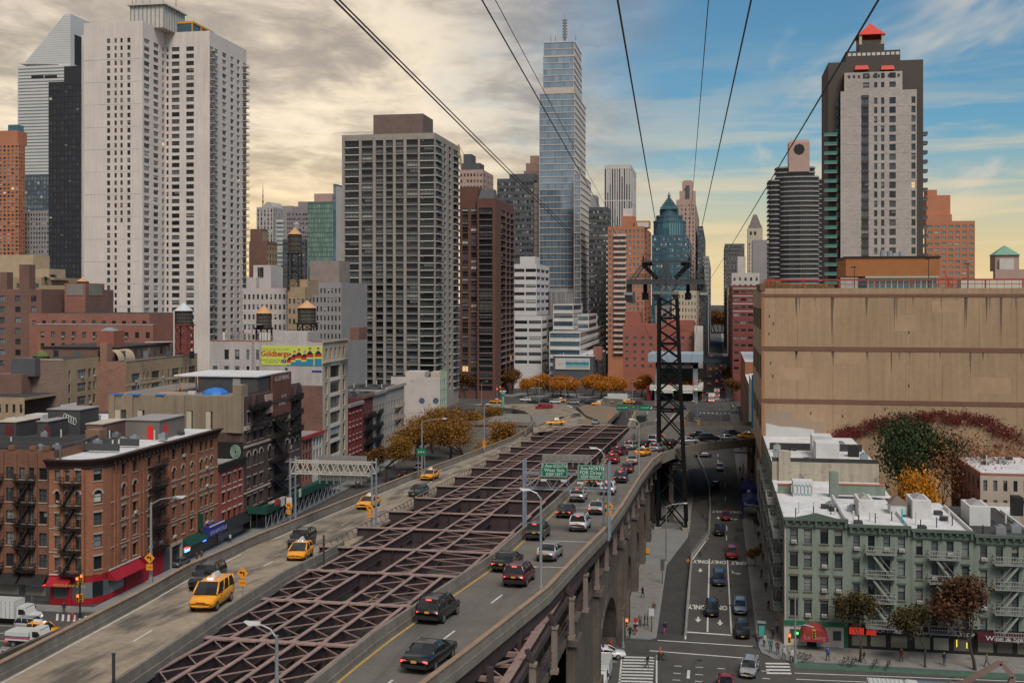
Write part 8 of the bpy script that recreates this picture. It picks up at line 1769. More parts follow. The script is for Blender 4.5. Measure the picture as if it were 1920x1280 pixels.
def vehicle_meshes(kind):
 if kind in VM:return VM[kind]
 L,st,gb,gt,wy,wr=SPEC[kind];d={}
 b=MB();ring=[]
 for y,zl,zt,w_ in st:
  half=[(.0,zl),(.8*w_,zl),(.97*w_,zl+.12),(w_,zl+(zt-zl)*.55),(.975*w_,zt-.09),(.88*w_,zt),(0,zt+.015)]
  pts=[(x,y,z) for x,z in half]+[(-x,y,z) for x,z in half[-2:0:-1]];ring.append([len(b.v)+i for i in range(len(pts))]);b.v+=pts
 n=len(ring[0])
 for r0,r1 in zip(ring,ring[1:]):
  for i in range(n):j=(i+1)%n;b.f.append((r0[i],r0[j],r1[j],r1[i]));b.m.append(0)
 b.f.append(tuple(ring[0])[::1]);b.m.append(0);b.f.append(tuple(ring[-1])[::-1]);b.m.append(0)
 # rounded cabin: glass all round, roof skin and pillars in body colour
 y0,y1,w0,z0=gb;t0,t1,w1,z1=gt
 prof=[(y0,0),(y0+(t0-y0)*.5,.58),(t0,.93),(t0+(t1-t0)*.3,1.),(t0+(t1-t0)*.7,.995),(t1,.93),(t1+(y1-t1)*.5,.52),(y1,0)];g=MB();cr=[]
 for y,f in prof:
  zt=z0+(z1-z0)*f;wt=w0+(w1-w0)*f;half=[(w0,z0-.03),((w0+wt)/2+.03*f,z0+(zt-z0)*.5),(wt,zt-.06*f),(wt-.14*f,zt),(0,zt+.02*f)]
  pts=[(x,y,z) for x,z in half]+[(-x,y,z) for x,z in half[-2::-1]];cr.append(pts)
 for p,q in zip(cr,cr[1:]):
  for i in range(len(p)-1):g.quad(p[i],p[i+1],q[i+1],q[i])
 for a in range(2,5):
  for i in range(2,6):p,q=cr[a],cr[a+1];b.quad(*[(v[0]*1.015,v[1],v[2]+.018) for v in (p[i],p[i+1],q[i+1],q[i])])
 for s in (-1,1):
  for a,c in (((s*w0,y0,z0),(s*w1,t0,z1-.03)),((s*w0,y1,z0),(s*w1,t1,z1-.03))):b.bar(a,c,.1,.1)
  for f in ((.47,) if kind in ('sedan','bigsedan','hatch') else (.33,.64)):b.bar((s*(w0+.01),y0+(y1-y0)*f,z0),(s*(w1+.01),t0+(t1-t0)*f,z1-.03),.09,.05)
 d['body']=b.mesh('body',[TRIMB],True)
 d['windows']=g.mesh('windows',CGLASS)
 q=MB();q.cyl((-.11,0,0),(.11,0,0),wr,wr,16);d['wheel']=q.mesh('wheel',TYRE);q=MB();q.cyl((-.118,0,0),(.118,0,0),wr*.62,wr*.62,10);d['rim']=q.mesh('rim',RIM)
 wf=st[-2][3];zf=st[-2][2];wb_=st[1][3];zb=st[1][2];q=MB();q.hexa([(-.17,-.05,-.07),(.17,-.16,-.07),(.17,.06,-.07),(-.17,.1,-.07),(-.15,-.07,.07),(.15,-.2,.06),(.15,-.06,.06),(-.15,.02,.07)]);d['head']=q.mesh('headlight',HEAD);d['headon']=q.mesh('headlight',HEADON)
 q=MB();tall=kind in ('suv','van');q.box(-.08 if tall else -.15,.08 if tall else .15,-.05,.08,-.13 if tall else -.055,.13 if tall else .055);d['tail']=q.mesh('taillight',TAIL);d['brake']=q.mesh('taillight',TAILB)
 q=MB();q.box(-.17,.17,-.03,.03,-.07,.07);d['plate']=q.mesh('number_plate',PLATE);q=MB();q.box(-wb_*.9,wb_*.9,-.07,.07,-.1,.1);d['bumper']=q.mesh('bumper',TRIMB);q=MB();q.box(-.1,.1,-.05,.05,-.07,.07);d['mirror']=q.mesh('mirror',TRIMB)
 q=MB();q.box(-.36,.36,-.03,.02,-.1,.1);d['grille']=q.mesh('grille',TRIMB)
 d['dim']=(L,wf,zf,wb_,zb,wy,wr,gb,gt,st);VM[kind]=d;return d
ADM=M('taxi_sign',(.5,.49,.46),.5,.2);
def car(kind,colour,label,pos,rz,pitch=0.,lights='',detail=2,taxi=False,group=None,plate=True,rack=False):
 d=vehicle_meshes(kind);L,wf,zf,wb_,zb,wy,wr,gb,gt,st=d['dim']
 nm='yellow_taxi' if colour=='taxi' else {'sedan':'sedan_car','bigsedan':'saloon_car','hatch':'hatchback_car','suv':'sport_utility_car','van':'passenger_van'}[kind]
 t=thing(nm,label,'taxi' if colour=='taxi' else 'van' if kind=='van' else 'car',pos,0,group);t.rotation_euler=(pitch,0,rz)
 o=obj('body',d['body'],t);o.material_slots[0].link='OBJECT';o.material_slots[0].material=P_[colour]
 obj('windows',d['windows'],t)
 for sx in (-1,1):
  for sy in (-1,1):
   k=obj('wheel',d['wheel'],t,(sx*(st[3][3]-.12),sy*wy,wr))
   if detail>1:obj('rim',d['rim'],k)
  obj('headlight',d['headon' if 'h' in lights else 'head'],t,(sx*(wf-.2),L/2-.22,zf-.12)).scale=(sx,1,1)
  obj('taillight',d['brake' if 'b' in lights else 'tail'],t,(sx*(wb_-.2),-L/2+.07,zb-(.32 if kind in ('suv','van') else .2)))
  if detail>1:obj('mirror',d['mirror'],t,(sx*(gb[2]+.12),gb[1]-.55,gb[3]+.1))
 if 'c' in lights or 'b' in lights:
  q=MB();q.box(-.18,.18,-.03,.03,-.03,.03);y=gt[0]-.12 if kind in ('suv','van') else gt[0]+(gb[0]-gt[0])*.55;zz=gt[3]-.06 if kind in ('suv','van') else gb[3]+.22;q.build('high_brake_light',TAILB,t,(0,y,zz))
 if detail>1:
  obj('bumper',d['bumper'],t,(0,-L/2+.04,.5));obj('grille',d['grille'],t,(0,L/2-.03,zf-.2));obj('number_plate',d['plate'],t,(0,-L/2-.03 if kind!='sedan' else -L/2-.02,.78 if kind not in ('suv','van') else .9));obj('number_plate',d['plate'],t,(0,L/2+.0,.5))
 if taxi:
  q=MB();q.hexa([(-.2,-.6,0),(.2,-.6,0),(.2,.6,0),(-.2,.6,0),(-.06,-.55,.34),(.06,-.55,.34),(.06,.55,.34),(-.06,.55,.34)]);q.build('roof_advert',ADM,t,(0,(gt[0]+gt[1])/2,gt[3]+.05))
  q=MB();q.box(-.22,.22,-.1,.1,0,.14);q.build('roof_light',HEAD,t,(0,gt[1]-.25,gt[3]+.04))
 if rack:
  for s in (-1,1):q=MB();q.bar((s*gt[2]*.85,gt[0]+.2,gt[3]+.09),(s*gt[2]*.85,gt[1]-.2,gt[3]+.09),.05,.05);q.build('roof_rail',TRIMB,t)
 return t
def slope_heading(tab,y):return -math.atan2(interp(tab,y+6)-interp(tab,y-6),12)
# right deck, driving away from the camera
RD=[('bigsedan','black',806,1243,'b','black saloon nearest the bottom of the bridge, straddling the lane line'),('suv','black',822,1158,'b','black sport utility car behind the nearest saloon on the bridge'),('suv','maroon',974,1092,'b','dark maroon-black sport utility car beside the first bridge lamp'),('bigsedan','black',952,1064,'b','black livery saloon beside the yellow edge line, left of the maroon car'),('sedan','silver',1031,1046,'','silver sedan passing the first bridge lamp post'),('suv','green',1009,1008,'c','dark grey-green car hugging the inner parapet'),('suv','white',1088,992,'c','white sport utility car ahead of the silver sedan in the right lane'),('sedan','black',1062,967,'b','black sedan ahead of the grey-green car in the left lane'),('sedan','silver',1120,961,'b','silver sedan beside the orange arrow sign'),('suv','silver',1085,938,'c','silver sport utility car just before the overhead signs'),('suv','white',1141,925,'b','white car passing below the keep-right sign'),('sedan','black',1113,909,'b','black sedan half hidden under the keep-right sign'),('suv','blue',1165,903,'b','dark blue sport utility car beyond the overhead signs'),('sedan','maroon',1177,885,'b','dark red sedan in the queue beyond the overhead signs'),('suv','red',1150,868,'b','reddish car in the left lane of the queue, low and wide'),('sedan','beige',1187,869,'b','beige sedan in the queue behind the taxi'),('suv','maroon',1163,853,'b','maroon sport utility car ahead of the reddish one'),('bigsedan','taxi',1206,854,'','yellow taxi in the queue where the exit ramp splits'),('suv','silver',1185,842,'b','silver car left of the taxi in the queue'),('sedan','black',1211,838,'b','black sedan directly ahead of the queue taxi'),('suv','silver',1232,846,'b','silver car partly behind the black lattice tower'),('van','white',1229,832,'','white van at the start of the exit ramp'),('sedan','black',1256,835,'b','black sedan behind the tower legs on the exit ramp')]
for k,c,px,py,li,lab in RD:
 p=B(px,py);car(k,c,lab,p,slope_heading(T_XR,p.y) if p.y<200 else -.25,-.05,li,2 if p.y<190 else 1,c=='taxi','cars on the bridge driving away',rack=(k=='suv'))
 # exit ramp
for k,c,px,py,z,li,lab in [('sedan','silver',1290,831,13.9,'b','silver sedan on the exit ramp right of the black tower'),('sedan','black',1310,819,13.3,'b','black sedan on the far side of the exit ramp'),('suv','black',1329,826,12.9,'','black sport utility car in the middle of the exit ramp'),('sedan','silver',1364,825,12.2,'','silver sedan on the exit ramp near the garage'),('sedan','black',1373,816,12.0,'','dark sedan behind the silver one near the garage'),('bigsedan','taxi',1404,822,11.5,'','yellow taxi about to vanish behind the garage corner')]:
 car(k,c,lab,G(px,py,z),-PI/2+.3 if px<1330 else -PI/2+.12,0,li,1,c=='taxi','cars on the exit ramp')
 # left deck, driving towards the camera
for k,c,px,py,li,lab in [('van','taxi',397,1135,'','yellow taxi van with roof advert, nearest on the left roadway'),('suv','black',389,1098,'h','black luxury sport utility car beside the yellow taxi van'),('hatch','taxi',563,1034,'','yellow hatchback taxi in the middle of the left roadway'),('suv','black',566,1006,'','black sport utility car behind the hatchback taxi'),('bigsedan','taxi',691,951,'h','yellow saloon taxi by the sign gantry'),('bigsedan','green',785,928,'','dark green-black saloon between the two taxis'),('bigsedan','taxi',806,898,'','yellow saloon taxi furthest up the left roadway before the trees')]:
 p=B(px,py,dzl(110) if py<1000 else 0);p.z=bz(p.y)+dzl(p.y) if p.y>80 else p.z
 car(k,c,lab,p,PI+slope_heading(T_XO,p.y),.05,li,2,c=='taxi','cars on the left roadway',rack=(k=='suv'))
p=B(1041,796);car('bigsedan','taxi','yellow taxi turning off the far avenue at the end of the girders',p,PI*.62,0,'',1,True)
p=B(1079,783);car('sedan','grey','grey sedan coming round the bend behind the traffic island',p,PI*.9,.05,'h',1)
p=B(1117,795);car('sedan','silver','silver sedan just behind the last cross girder',p,PI,.06,'',1)
# side street towards the camera
for k,c,px,py,li,rz,lab in [('suv','black',1335,1150,'h',PI,'black sport utility car waiting in the middle lane nearest the crossing'),('van','blue',1348,1093,'',PI,'dark blue van behind the waiting black car'),('suv','red',1372,1044,'',PI,'red car on the right turning lane lettering'),('suv','black',1349,1001,'',PI,'black car entering the painted lanes'),('hatch','red',1361,973,'',PI,'bright red hatchback over the upper painted letters'),('sedan','black',1342,914,'',PI,'black sedan alone below the exit ramp'),('suv','white',1350,881,'',PI,'white sport utility car coming out below the exit ramp'),('suv','steelblue',1388,1146,'h',PI,'pale blue sport utility car by the right kerb'),('suv','black',1392,1190,'',PI,'black car with amber lamp stopped at the right kerb'),('suv','silver',1405,1262,'',PI*.95,'silver sport utility car crossing the junction at the bottom edge'),('sedan','black',1318,857,'',PI*.55,'black sedan turning in the shade of the exit ramp')]:
 car(k,c,lab,G(px,py),rz,0,li,2 if py>950 else 1,False,'cars in the side street',rack=(k=='suv'))
car('sedan','red','pinkish red car cut by the bottom edge of the junction',G(1361,1290),PI,0,'',1)
pc=car('sedan','white','white police car nosing out of the big stone arch',G(1137,1232),-PI/2+.15,0,'',2);q=MB();q.box(-.6,.6,-.12,.12,0,.13);q.build('light_bar',M('light_bar',(.05,.06,.2),.3),pc,(0,-.4,1.5));q=MB();q.box(-.93,.93,-1.2,.8,.55,.68);q.build('blue_stripe',M('police_blue',(.02,.06,.28),.4),pc)
text('POLICE',pc,(.95,-.2,.75),(PI/2,0,PI/2),.4,.34,M('police_blue'))
# parked and distant cars
for k,c,px,py,lab in [('sedan','silver',1330,803,'silver car parked along the ramp wall, nearest of the row'),('suv','silver',1331,791,'silver parked car second in the row along the ramp wall'),('sedan','steelblue',1333,781,'blue-grey parked car third in the row along the ramp wall')]:
 p=G(px,py);p.x=-6.6;car(k,c,lab,p,0,0,'',1)
for k,c,px,py,rz,li,lab in [('bigsedan','taxi',930,755,PI/2,'','yellow taxi alone at the far avenue crossing, left of the green lamp'),('suv','white',1041,756,PI/2,'','white car in the far avenue queue left of the silver van'),('bigsedan','taxi',1050,753,PI/2,'','yellow taxi beside the white car in the far avenue'),('van','silver',1075,757,PI/2,'','silver van in the far avenue queue'),('suv','black',1106,757,PI/2,'','black car right of the silver van in the far avenue'),('bigsedan','taxi',1121,759,PI/2+.3,'','yellow taxi right of the black car in the far avenue'),('sedan','green',1093,754,PI/2,'','dark sedan between the silver van and the black car'),('sedan','silver',1063,766,PI*.6,'','pale sedan turning near the traffic island'),('suv','silver',1148,760,0,'b','silver car with brake lights at the end of the approach, left'),('sedan','white',1162,761,0,'b','white sedan with brake lights at the end of the approach'),('suv','beige',1230,762,0,'b','beige car waiting behind the tower at the far avenue'),('sedan','blue',1282,766,0,'','blue car at the end of the retaining wall'),('suv','black',1020,754,PI/2,'','black car behind the red flatbed in the far avenue'),('sedan','silver',1134,762,PI/2,'','silver sedan below the long white lorry'),('bigsedan','taxi',1178,756,PI/2,'','yellow taxi right of the long white lorry'),('sedan','maroon',1196,758,PI/2,'','dark red sedan before the orange trees near the tower'),('suv','white',985,752,PI/2,'','white car beside the green lamp column'),('sedan','black',1000,756,PI/2,'','black sedan right of the green lamp column'),('sedan','white',1218,768,0,'b','white sedan in the right approach lane'),('suv','black',1262,772,0,'b','black car in the outer approach lane by the wall'),('sedan','white',1345,750,0,'b','white sedan stopped at the far crossing in the canyon'),('suv','black',1346,741,0,'','black car just past the far crossing in the canyon')]:
 q=B(px,py) if px<1300 else G(px,py)
 car(k,c,lab,q,rz,0,li,1,c=='taxi','cars at the far avenue')
rr=random.Random(11)
for i in range(26):
 Y=515+i*14+rr.uniform(-2,2);x=(-6.6,-3.2,.4,3.4)[i%4]
 car(rr.choice(['sedan','suv','sedan']),rr.choice(['black','silver','white','taxi','grey','taxi']),'small distant car with red tail lights in the street canyon',(x,Y,0),0,0,'b',0,False,'cars queueing in the far canyon')
 # left junction: cars seen side on, heading right
for k,c,px,py,lab in [('suv','silver',62,1180,'silver estate car in front of the white box lorry'),('suv','taxi',82,1191,'yellow taxi nosing past the parapet at the left junction'),('sedan','silver',14,1237,'silver car cut by the left edge below the white pickup')]:car(k,c,lab,G(px,py),-PI/2,0,'',2,c=='taxi')
car('suv','white','white car parked by the trees along the service road',G(786,880),.1,0,'',1);car('sedan','black','black car with tail lights in the service road beside the parapet',G(757,893),.1,0,'b',1);car('sedan','grey','dark car mostly hidden behind the left parapet near the news shop',G(338,1060),.0,0,'',1)
def lorry(name,label,cat,pos,rz,bodyL,bodyH,cabc,boxc,kind='box'):
 t=thing(name,label,cat,pos,rz);W=1.18
 q=MB();st=[(0,.6,2.5,1.05),(.25,.5,2.6,1.12),(1.3,.5,2.55,1.12),(1.75,.5,1.55,1.1),(2.6,.5,1.45,1.02),(2.75,.55,1.25,.95)]
 for (a,e) in zip(st,st[1:]):q.hexa([(-a[3],a[0],a[1]),(a[3],a[0],a[1]),(e[3],e[0],e[1]),(-e[3],e[0],e[1]),(-a[3]*.93,a[0],a[2]),(a[3]*.93,a[0],a[2]),(e[3]*.93,e[0],e[2]),(-e[3]*.93,e[0],e[2])])
 q.build('cab',cabc,t,(0,bodyL/2,0))
 q=MB();q.hexa([(-1.0,1.32,1.7),(1.0,1.32,1.7),(1.0,1.7,1.62),(-1.0,1.7,1.62),(-.95,1.31,2.42),(.95,1.31,2.42),(.95,1.36,2.42),(-.95,1.36,2.42)]);q.box(-1.135,1.135,.4,1.2,1.55,2.25);q.build('cab_windows',CGLASS,t,(0,bodyL/2,0))
 q=MB();q.box(-W,W,-bodyL/2,bodyL/2-.1,.95 if kind=='box' else 1.0,bodyH);q.build('cargo_box',boxc,t)
 if kind=='box':
  q=MB()
  for k in range(9):q.box(-W-.03,W+.03,-bodyL/2+.1+k*(bodyL-.3)/8,-bodyL/2+.16+k*(bodyL-.3)/8,.95,bodyH+.02)
  q.build('box_ribs',GALV,t)
 q=MB();q.box(-.5,.5,-bodyL/2,bodyL/2+2.5,.55,.9);q.build('chassis',TRIMB,t)
 for sx in (-1,1):
  for y in (-bodyL/2+1.1,bodyL/2+1.9):q=MB();q.cyl((-.15,0,0),(.15,0,0),.48,.48,16);k=q.build('wheel',TYRE,t,(sx*.95,y,.48));q=MB();q.cyl((-.16,0,0),(.16,0,0),.27,.27,10);q.build('rim',RIM,k)
  q=MB();q.box(-.14,.14,-.05,.05,-.1,.1);q.build('headlight',HEAD,t,(sx*.75,bodyL/2+2.78,1.0));q=MB();q.box(-.12,.12,-.05,.05,-.1,.1);q.build('taillight',TAIL,t,(sx*.95,-bodyL/2-.05,.8))
  q=MB();q.box(-.06,.06,-.1,.1,-.2,.2);q.build('mirror',TRIMB,t,(sx*1.3,bodyL/2+1.4,1.9))
 return t
WHT=PAINT('paint_lorry_white',(.55,.55,.53),.4)
lorry('box_lorry','white box lorry at the left junction below the brick tenement','truck',G(4,1166),-PI/2,5.6,3.3,WHT,WHT)
pk=lorry('striped_pickup','white service truck with red and blue stripes at the left junction','truck',G(42,1210),-PI/2,3.4,2.1,WHT,WHT,'flat');q=MB();q.box(-1.2,1.2,-1.72,1.6,1.25,1.4);q.build('red_stripe',M('stripe_red',(.4,.03,.02),.5),pk);q=MB();q.box(-1.2,1.2,-1.72,1.6,1.45,1.58);q.build('blue_stripe',M('police_blue'),pk)
lorry('box_lorry','long white box lorry in the far avenue in front of the orange trees','truck',G(1158,755),PI/2,8.6,3.9,WHT,WHT)
lorry('bin_lorry','dark green refuse lorry driving down the approach behind the girders','truck',B(1203,803),PI,5.5,3.5,P_['dkgreen'],P_['dkgreen'],'flat').rotation_euler=(.0,0,0)
rt=lorry('red_pickup','red flatbed truck crossing the far avenue','truck',B(1027,769),PI/2,4,2.3,P_['red'],P_['red'],'flat')
lorry('white_flatbed','white truck seen from above beside the stone arch','truck',G(1126,1276),PI,4.2,2.6,WHT,WHT,'box')
for px,lab in ((1662,'white delivery van at the bottom edge in front of the shops, nearer the corner'),(1745,'blue-grey delivery van at the bottom edge in front of the laundromat'),(1860,'white delivery van at the bottom right corner')):
 p=atY(px,130.5);lorry('delivery_van',lab,'van',(p.x,130.2,0),-PI/2,4.0,2.5,WHT if px!=1745 else P_['steelblue'],WHT if px!=1745 else P_['steelblue'])
def bus(label,pos,rz):
 t=thing('city_bus',label,'bus',pos,rz);q=MB();q.box(-1.3,1.3,-6,6,.4,1.35);q.box(-1.3,1.3,-6,6,2.5,3.1);q.box(-1.2,1.2,-5.95,5.95,1.35,2.5);q.build('body',WHT,t)
 q=MB();q.box(-1.31,1.31,-5.8,5.8,1.4,2.45);q.build('side_windows',CGLASS,t);q=MB();q.box(-1.1,1.1,-6.03,-5.99,1.3,2.7);q.build('rear_panel',GREYST,t)
 for sx in (-1,1):
  q=MB();q.box(-.15,.15,-.04,.04,-.12,.12);q.build('taillight',TAILB,t,(sx*1.05,-6.04,.95));q=MB();q.box(-.12,.12,-.04,.04,-.1,.1);q.build('roof_marker',TAILB,t,(sx*.8,-6.04,2.9))
  for y in (-3.5,3.5):q=MB();q.cyl((-.15,0,0),(.15,0,0),.5,.5,14);q.build('wheel',TYRE,t,(sx*1.18,y,.5))
bus('white city bus with red lights at the far crossing',G(1334,752),0);bus('white city bus further up the canyon between the trees',(.5,520,0),0)
bm=thing('boom_arm','brown jointed pipe boom rising at the bottom right corner','boom',tuple(atY(1810,133))[:2]+(0,));o=Vector(bm.location)
p0,p1,p2=atY(1800,133,1283)-o,atY(1876,133,1241)-o,atY(1900,133,1268)-o;BM=M('boom_brown',(.2,.13,.11),.6)
for a,c in ((p0,p1),(p1,p2),(p2,p0+Vector((4,0,-2)))):q=MB();q.bar(a,c,.5,.5);q.build('pipe_section',BM,bm)
q=MB();q.box(-1.5,2.5,-1,1,0,p0.z);q.build('turret_base',BM,bm)
# ================================================================ lamps, signs, gantries, signals
LAMPM=GALV;LHEAD=M('lamp_head',(.5,.5,.49),.5,.05)
def lamp(label,base,h,arm,ang=0.,group='street lamps',r=.11,mat=None):
 t=thing('street_lamp',label,'street lamp',base,0,group);q=MB();q.cyl((0,0,0),(0,0,h),r*1.25,r*.75,8);q.cyl((0,0,0),(0,0,.5),r*2,r*1.6,8);q.build('pole',mat or LAMPM,t)
 dx,dy=arm*math.cos(ang),arm*math.sin(ang);q=MB();q.tube([(0,0,h-.15),(dx*.35,dy*.35,h+.3),(dx,dy,h+.55)],[.06,.05,.04],6);q.build('arm',mat or LAMPM,t)
 q=MB();c=Vector((dx,dy,h+.55));d=Vector((math.cos(ang),math.sin(ang),0));n=Vector((-d.y,d.x,0));q.hexa([c-n*.1-d*.1+Vector((0,0,-.06)),c-n*.17+d*.45+Vector((0,0,-.1)),c+n*.17+d*.45+Vector((0,0,-.1)),c+n*.1-d*.1+Vector((0,0,-.06)),c-n*.08-d*.1+Vector((0,0,.07)),c-n*.13+d*.75+Vector((0,0,.09)),c+n*.13+d*.75+Vector((0,0,.09)),c+n*.08-d*.1+Vector((0,0,.07))]);q.build('lamp_head',LHEAD,t);return t
lamp('bridge lamp in front of the brick corner building with an orange arrow sign',B(283,1093,.4),6.4,2.3,0);lamp('bridge lamp beside the autumn trees with a small green sign',B(791,888,-.2),8.2,3.4,0)
lamp('bridge lamp standing in the open girders at the bottom edge',B(519,1345,.3),4.2,1.0,PI);lamp('bridge lamp between the maroon car and the parapet bulge',B(1014,1110,.6),7.3,.9,PI);lamp('bridge lamp right of the keep-right sign',B(1132,988,.6),7.8,.8,PI);lamp('bridge lamp beside the queue near the black tower',B(1198,893,.6),8.0,.8,PI)
lamp('bridge pole with orange warning plate near the end of the left roadway',B(908,843,-.3),8.5,.4,0);lamp('street lamp at the foot of the black tower',G(1249,1052),9.4,2.9,.1);lamp('lamp standing on the exit ramp',G(1352,830,12.9),9,1.4,PI);lamp('thin lamp by the parked cars',Vector((-6.2,400,0)),8,1.5,PI)
for px,py,h,a,an,lab in ((903,757,9,2,0,'far avenue lamp left of the green lamp post'),(1060,757,9,2.2,0,'far avenue lamp left of the silver van'),(1186,757,9.5,3,.1,'far avenue lamp in front of the orange trees'),(1011,757,10,1.5,PI,'far avenue lamp beside the red flatbed'),(1300,755,9,2.6,.2,'far crossing lamp in front of the tram station')):
 p=B(px,py);lamp(lab,Vector((p.x,p.y,p.z)),h,a,an)
gp=thing('green_lamp_column','old mint green cast-iron lamp column at the avenue corner','street lamp',(B(977,760).x,420,1.5));q=MB();q.lathe((0,0,0),[(1.1,0),(1.1,.8),(.6,1.2),(.45,6),(.9,6.6),(.9,7.2),(.5,7.4)],10);q.build('column',M('mint_iron',(.13,.33,.25),.7),gp)
for k in range(5):a=2*PI*k/5;q=MB();q.lathe((1.0*math.cos(a),1.0*math.sin(a),7.3),[(.12,0),(.3,.3),(.3,.5),(.1,.75)],8);q.build('globe',LHEAD,gp)
def sign_text(root,x,z,y,s,body,mat):return text(body,root,(x,y,z),(PI/2,0,0),s[0],s[1],mat)
WL=M('sign_letter',(.62,.64,.62),.4);SGREEN=M('sign_green',(.008,.135,.07),.45,.05)
def gantry_right():
 Y=117.;zd=bz(Y);x0,x1=interp(T_XL,Y)-.3,interp(T_XR,Y)+.35;t=thing('sign_gantry','steel gantry over the right roadway carrying two green signs','gantry',(x0,Y,zd));W=x1-x0;h=7.2;BG_=M('gantry_blue_grey',(.24,.28,.32),.5,.08,metal=.4)
 for x in (0,W):
  for y in (0,1.4):q=MB();q.cyl((x,y,-.4),(x,y,h+.5),.14,.12,8);q.build('post',BG_,t)
  q=MB()
  for k in range(5):q.bar((x,0,.6+k*1.3),(x,1.4,1.2+k*1.3),.07,.07)
  q.build('post_lacing',BG_,t)
 zs=(h-2.5,h-.9);q=MB()
 for y in (.1,1.3):
  for z in zs:q.bar((0,y,z),(W,y,z),.12,.12)
 q.build('chord',GALV,t);q=MB();n=9
 for k in range(n):
  a,c=W*k/n,W*(k+1)/n;z0,z1=zs if k%2 else zs[::-1]
  for y in (.1,1.3):q.bar((a,y,z0),(c,y,z1),.07,.07)
  q.bar((a,.1,zs[1]),(c,1.3,zs[1]),.06,.06)
 q.build('truss_web',GALV,t)
 X=lambda px:atY(px,Y-.25).x-x0;Z=lambda py:zpy(py,-15,Y)-zd
 for (a,c,zt_,zb_,lines) in ((1015,1064.5,866.5,894,(('2 Ave-SOUTH',.50,.50),('West Side',.58,.52),('KEEP LEFT',.44,.42))),(1083,1132,869.5,897,(('1 Ave-NORTH',.50,.50),('FDR Drive',.58,.52),('KEEP RIGHT',.43,.42)))):
  xa,xb,z1,z0=X(a),X(c),Z(zt_),Z(zb_);q=MB();q.box(xa,xb,-.3,-.2,z0,z1);p=q.build('sign_panel',SGREEN,t)
  q=MB();e=.05
  for bx_ in ((xa+e,xb-e,z0+e,z0+e+.03),(xa+e,xb-e,z1-e-.03,z1-e),(xa+e,xa+e+.03,z0+e+.03,z1-e-.03),(xb-e-.03,xb-e,z0+e+.03,z1-e-.03)):q.box(bx_[0],bx_[1],-.308,-.3,bx_[2],bx_[3])
  q.build('sign_border',WL,p)
  for (s,sx_,sy_),f in zip(lines,(.76,.47,.19)):sign_text(p,(xa+xb)/2,z0+(z1-z0)*f,-.31,(sx_*.9,sy_),s,WL)
  for px in (a+6,c-6):q=MB();q.box(X(px)-.3,X(px)+.3,-1.,-.6,z0-.35,z0-.2);q.build('sign_lamp',LHEAD,t)
 q=MB();q.box(X(1013),X(1105),1.5,1.6,Z(868),Z(857));
 for k in range(9):x=X(1013)+(X(1105)-X(1013))*k/8;q.box(x-.05,x+.05,1.42,1.5,Z(868)-.6,Z(857))
 q.build('back_panel',M('sign_back',(.2,.185,.175),.6),t)
gantry_right()
def gantry_left():
 Y=120.;zd=bz(Y)-1.;x0,x1=interp(T_XO,Y)-.2,interp(T_XI,Y)+.2;t=thing('sign_gantry','pale steel truss gantry over the left roadway seen from behind its sign','gantry',(x0,Y,zd));W=x1-x0;Z=lambda py:zpy(py,-42,Y)-zd;h=Z(866);BG_=M('gantry_blue_grey');CRM=M('gantry_cream',(.42,.39,.34),.6,.08)
 for x in (0,W):
  for y in (0,1.6):q=MB();q.cyl((x,y,-.6),(x,y,h+.3),.12,.11,8);q.build('post',BG_,t)
 z0,z1=Z(889),Z(868);q=MB()
 for y in (.1,1.5):
  for z in (z0,z1):q.bar((0,y,z),(W,y,z),.14,.14)
 q.build('chord',CRM,t);q=MB();q2=MB();n=8
 for k in range(n):
  a,c=W*k/n,W*(k+1)/n;m=(a+c)/2
  for y in (.1,1.5):(q if y<1 else q2).bar((a,y,z0),(m,y,z1),.09,.09);(q if y<1 else q2).bar((m,y,z1),(c,y,z0),.09,.09)
 q.build('truss_web',CRM,t);q2.build('truss_web',CRM,t);X=lambda px:atY(px,Y+2).x-x0
 q=MB();q.box(X(597),X(688),1.9,2.0,Z(906),Z(858));q.build('sign_back',M('sign_back'),t)
 for k in range(7):x=X(597)+(X(688)-X(597))*(k+.3)/7;q=MB();q.box(x-.06,x+.06,1.75,1.9,Z(912),Z(860));q.build('sign_rib',GALV,t)
 q=MB();q.box(-.3,.3,-.4,-.2,2.3,3.6);q.build('control_box',BAND,t)
gantry_left()
ORS=M('sign_orange',(.72,.27,.02),.5,.05)
def warn(label,base,h,plate=True,face=0.,pole=True,s=.45):
 t=thing('warning_sign',label,'road sign',base,face,'orange warning signs');
 if pole:q=MB();q.cyl((0,0,0),(0,0,h+s*.7),.05,.05,6);q.build('post',GALV,t)
 q=MB();q.poly([(0,-.06,h-s),(s,-.06,h),(0,-.06,h+s),(-s,-.06,h)]);q.poly([(0,-.02,h-s),(-s,-.02,h),(0,-.02,h+s),(s,-.02,h)]);
 for a,c in (((0,h-s),(s,h)),((s,h),(0,h+s)),((0,h+s),(-s,h)),((-s,h),(0,h-s))):q.quad((a[0],-.06,a[1]),(a[0],-.02,a[1]),(c[0],-.02,c[1]),(c[0],-.06,c[1]))
 q.build('diamond_panel',ORS,t);q=MB();y=-.068;q.poly([(.16*s,y,h-.4*s),(.37*s,y,h-.4*s),(.37*s,y,h+.22*s),(-.13*s,y,h+.22*s),(-.13*s,y,h+.03*s),(.16*s,y,h+.03*s)]);q.poly([(-.13*s,y,h-.14*s),(-.13*s,y,h+.42*s),(-.6*s,y,h+.13*s)]);q.build('arrow_mark',STEEL_B,t)
 if plate:q=MB();q.box(-.27,.27,-.06,-.02,h-s-.5,h-s-.04);q.build('speed_plate',ORS,t);text('15 MPH',t,(0,-.07,h-s-.27),(PI/2,0,0),.15,.2,STEEL_B)
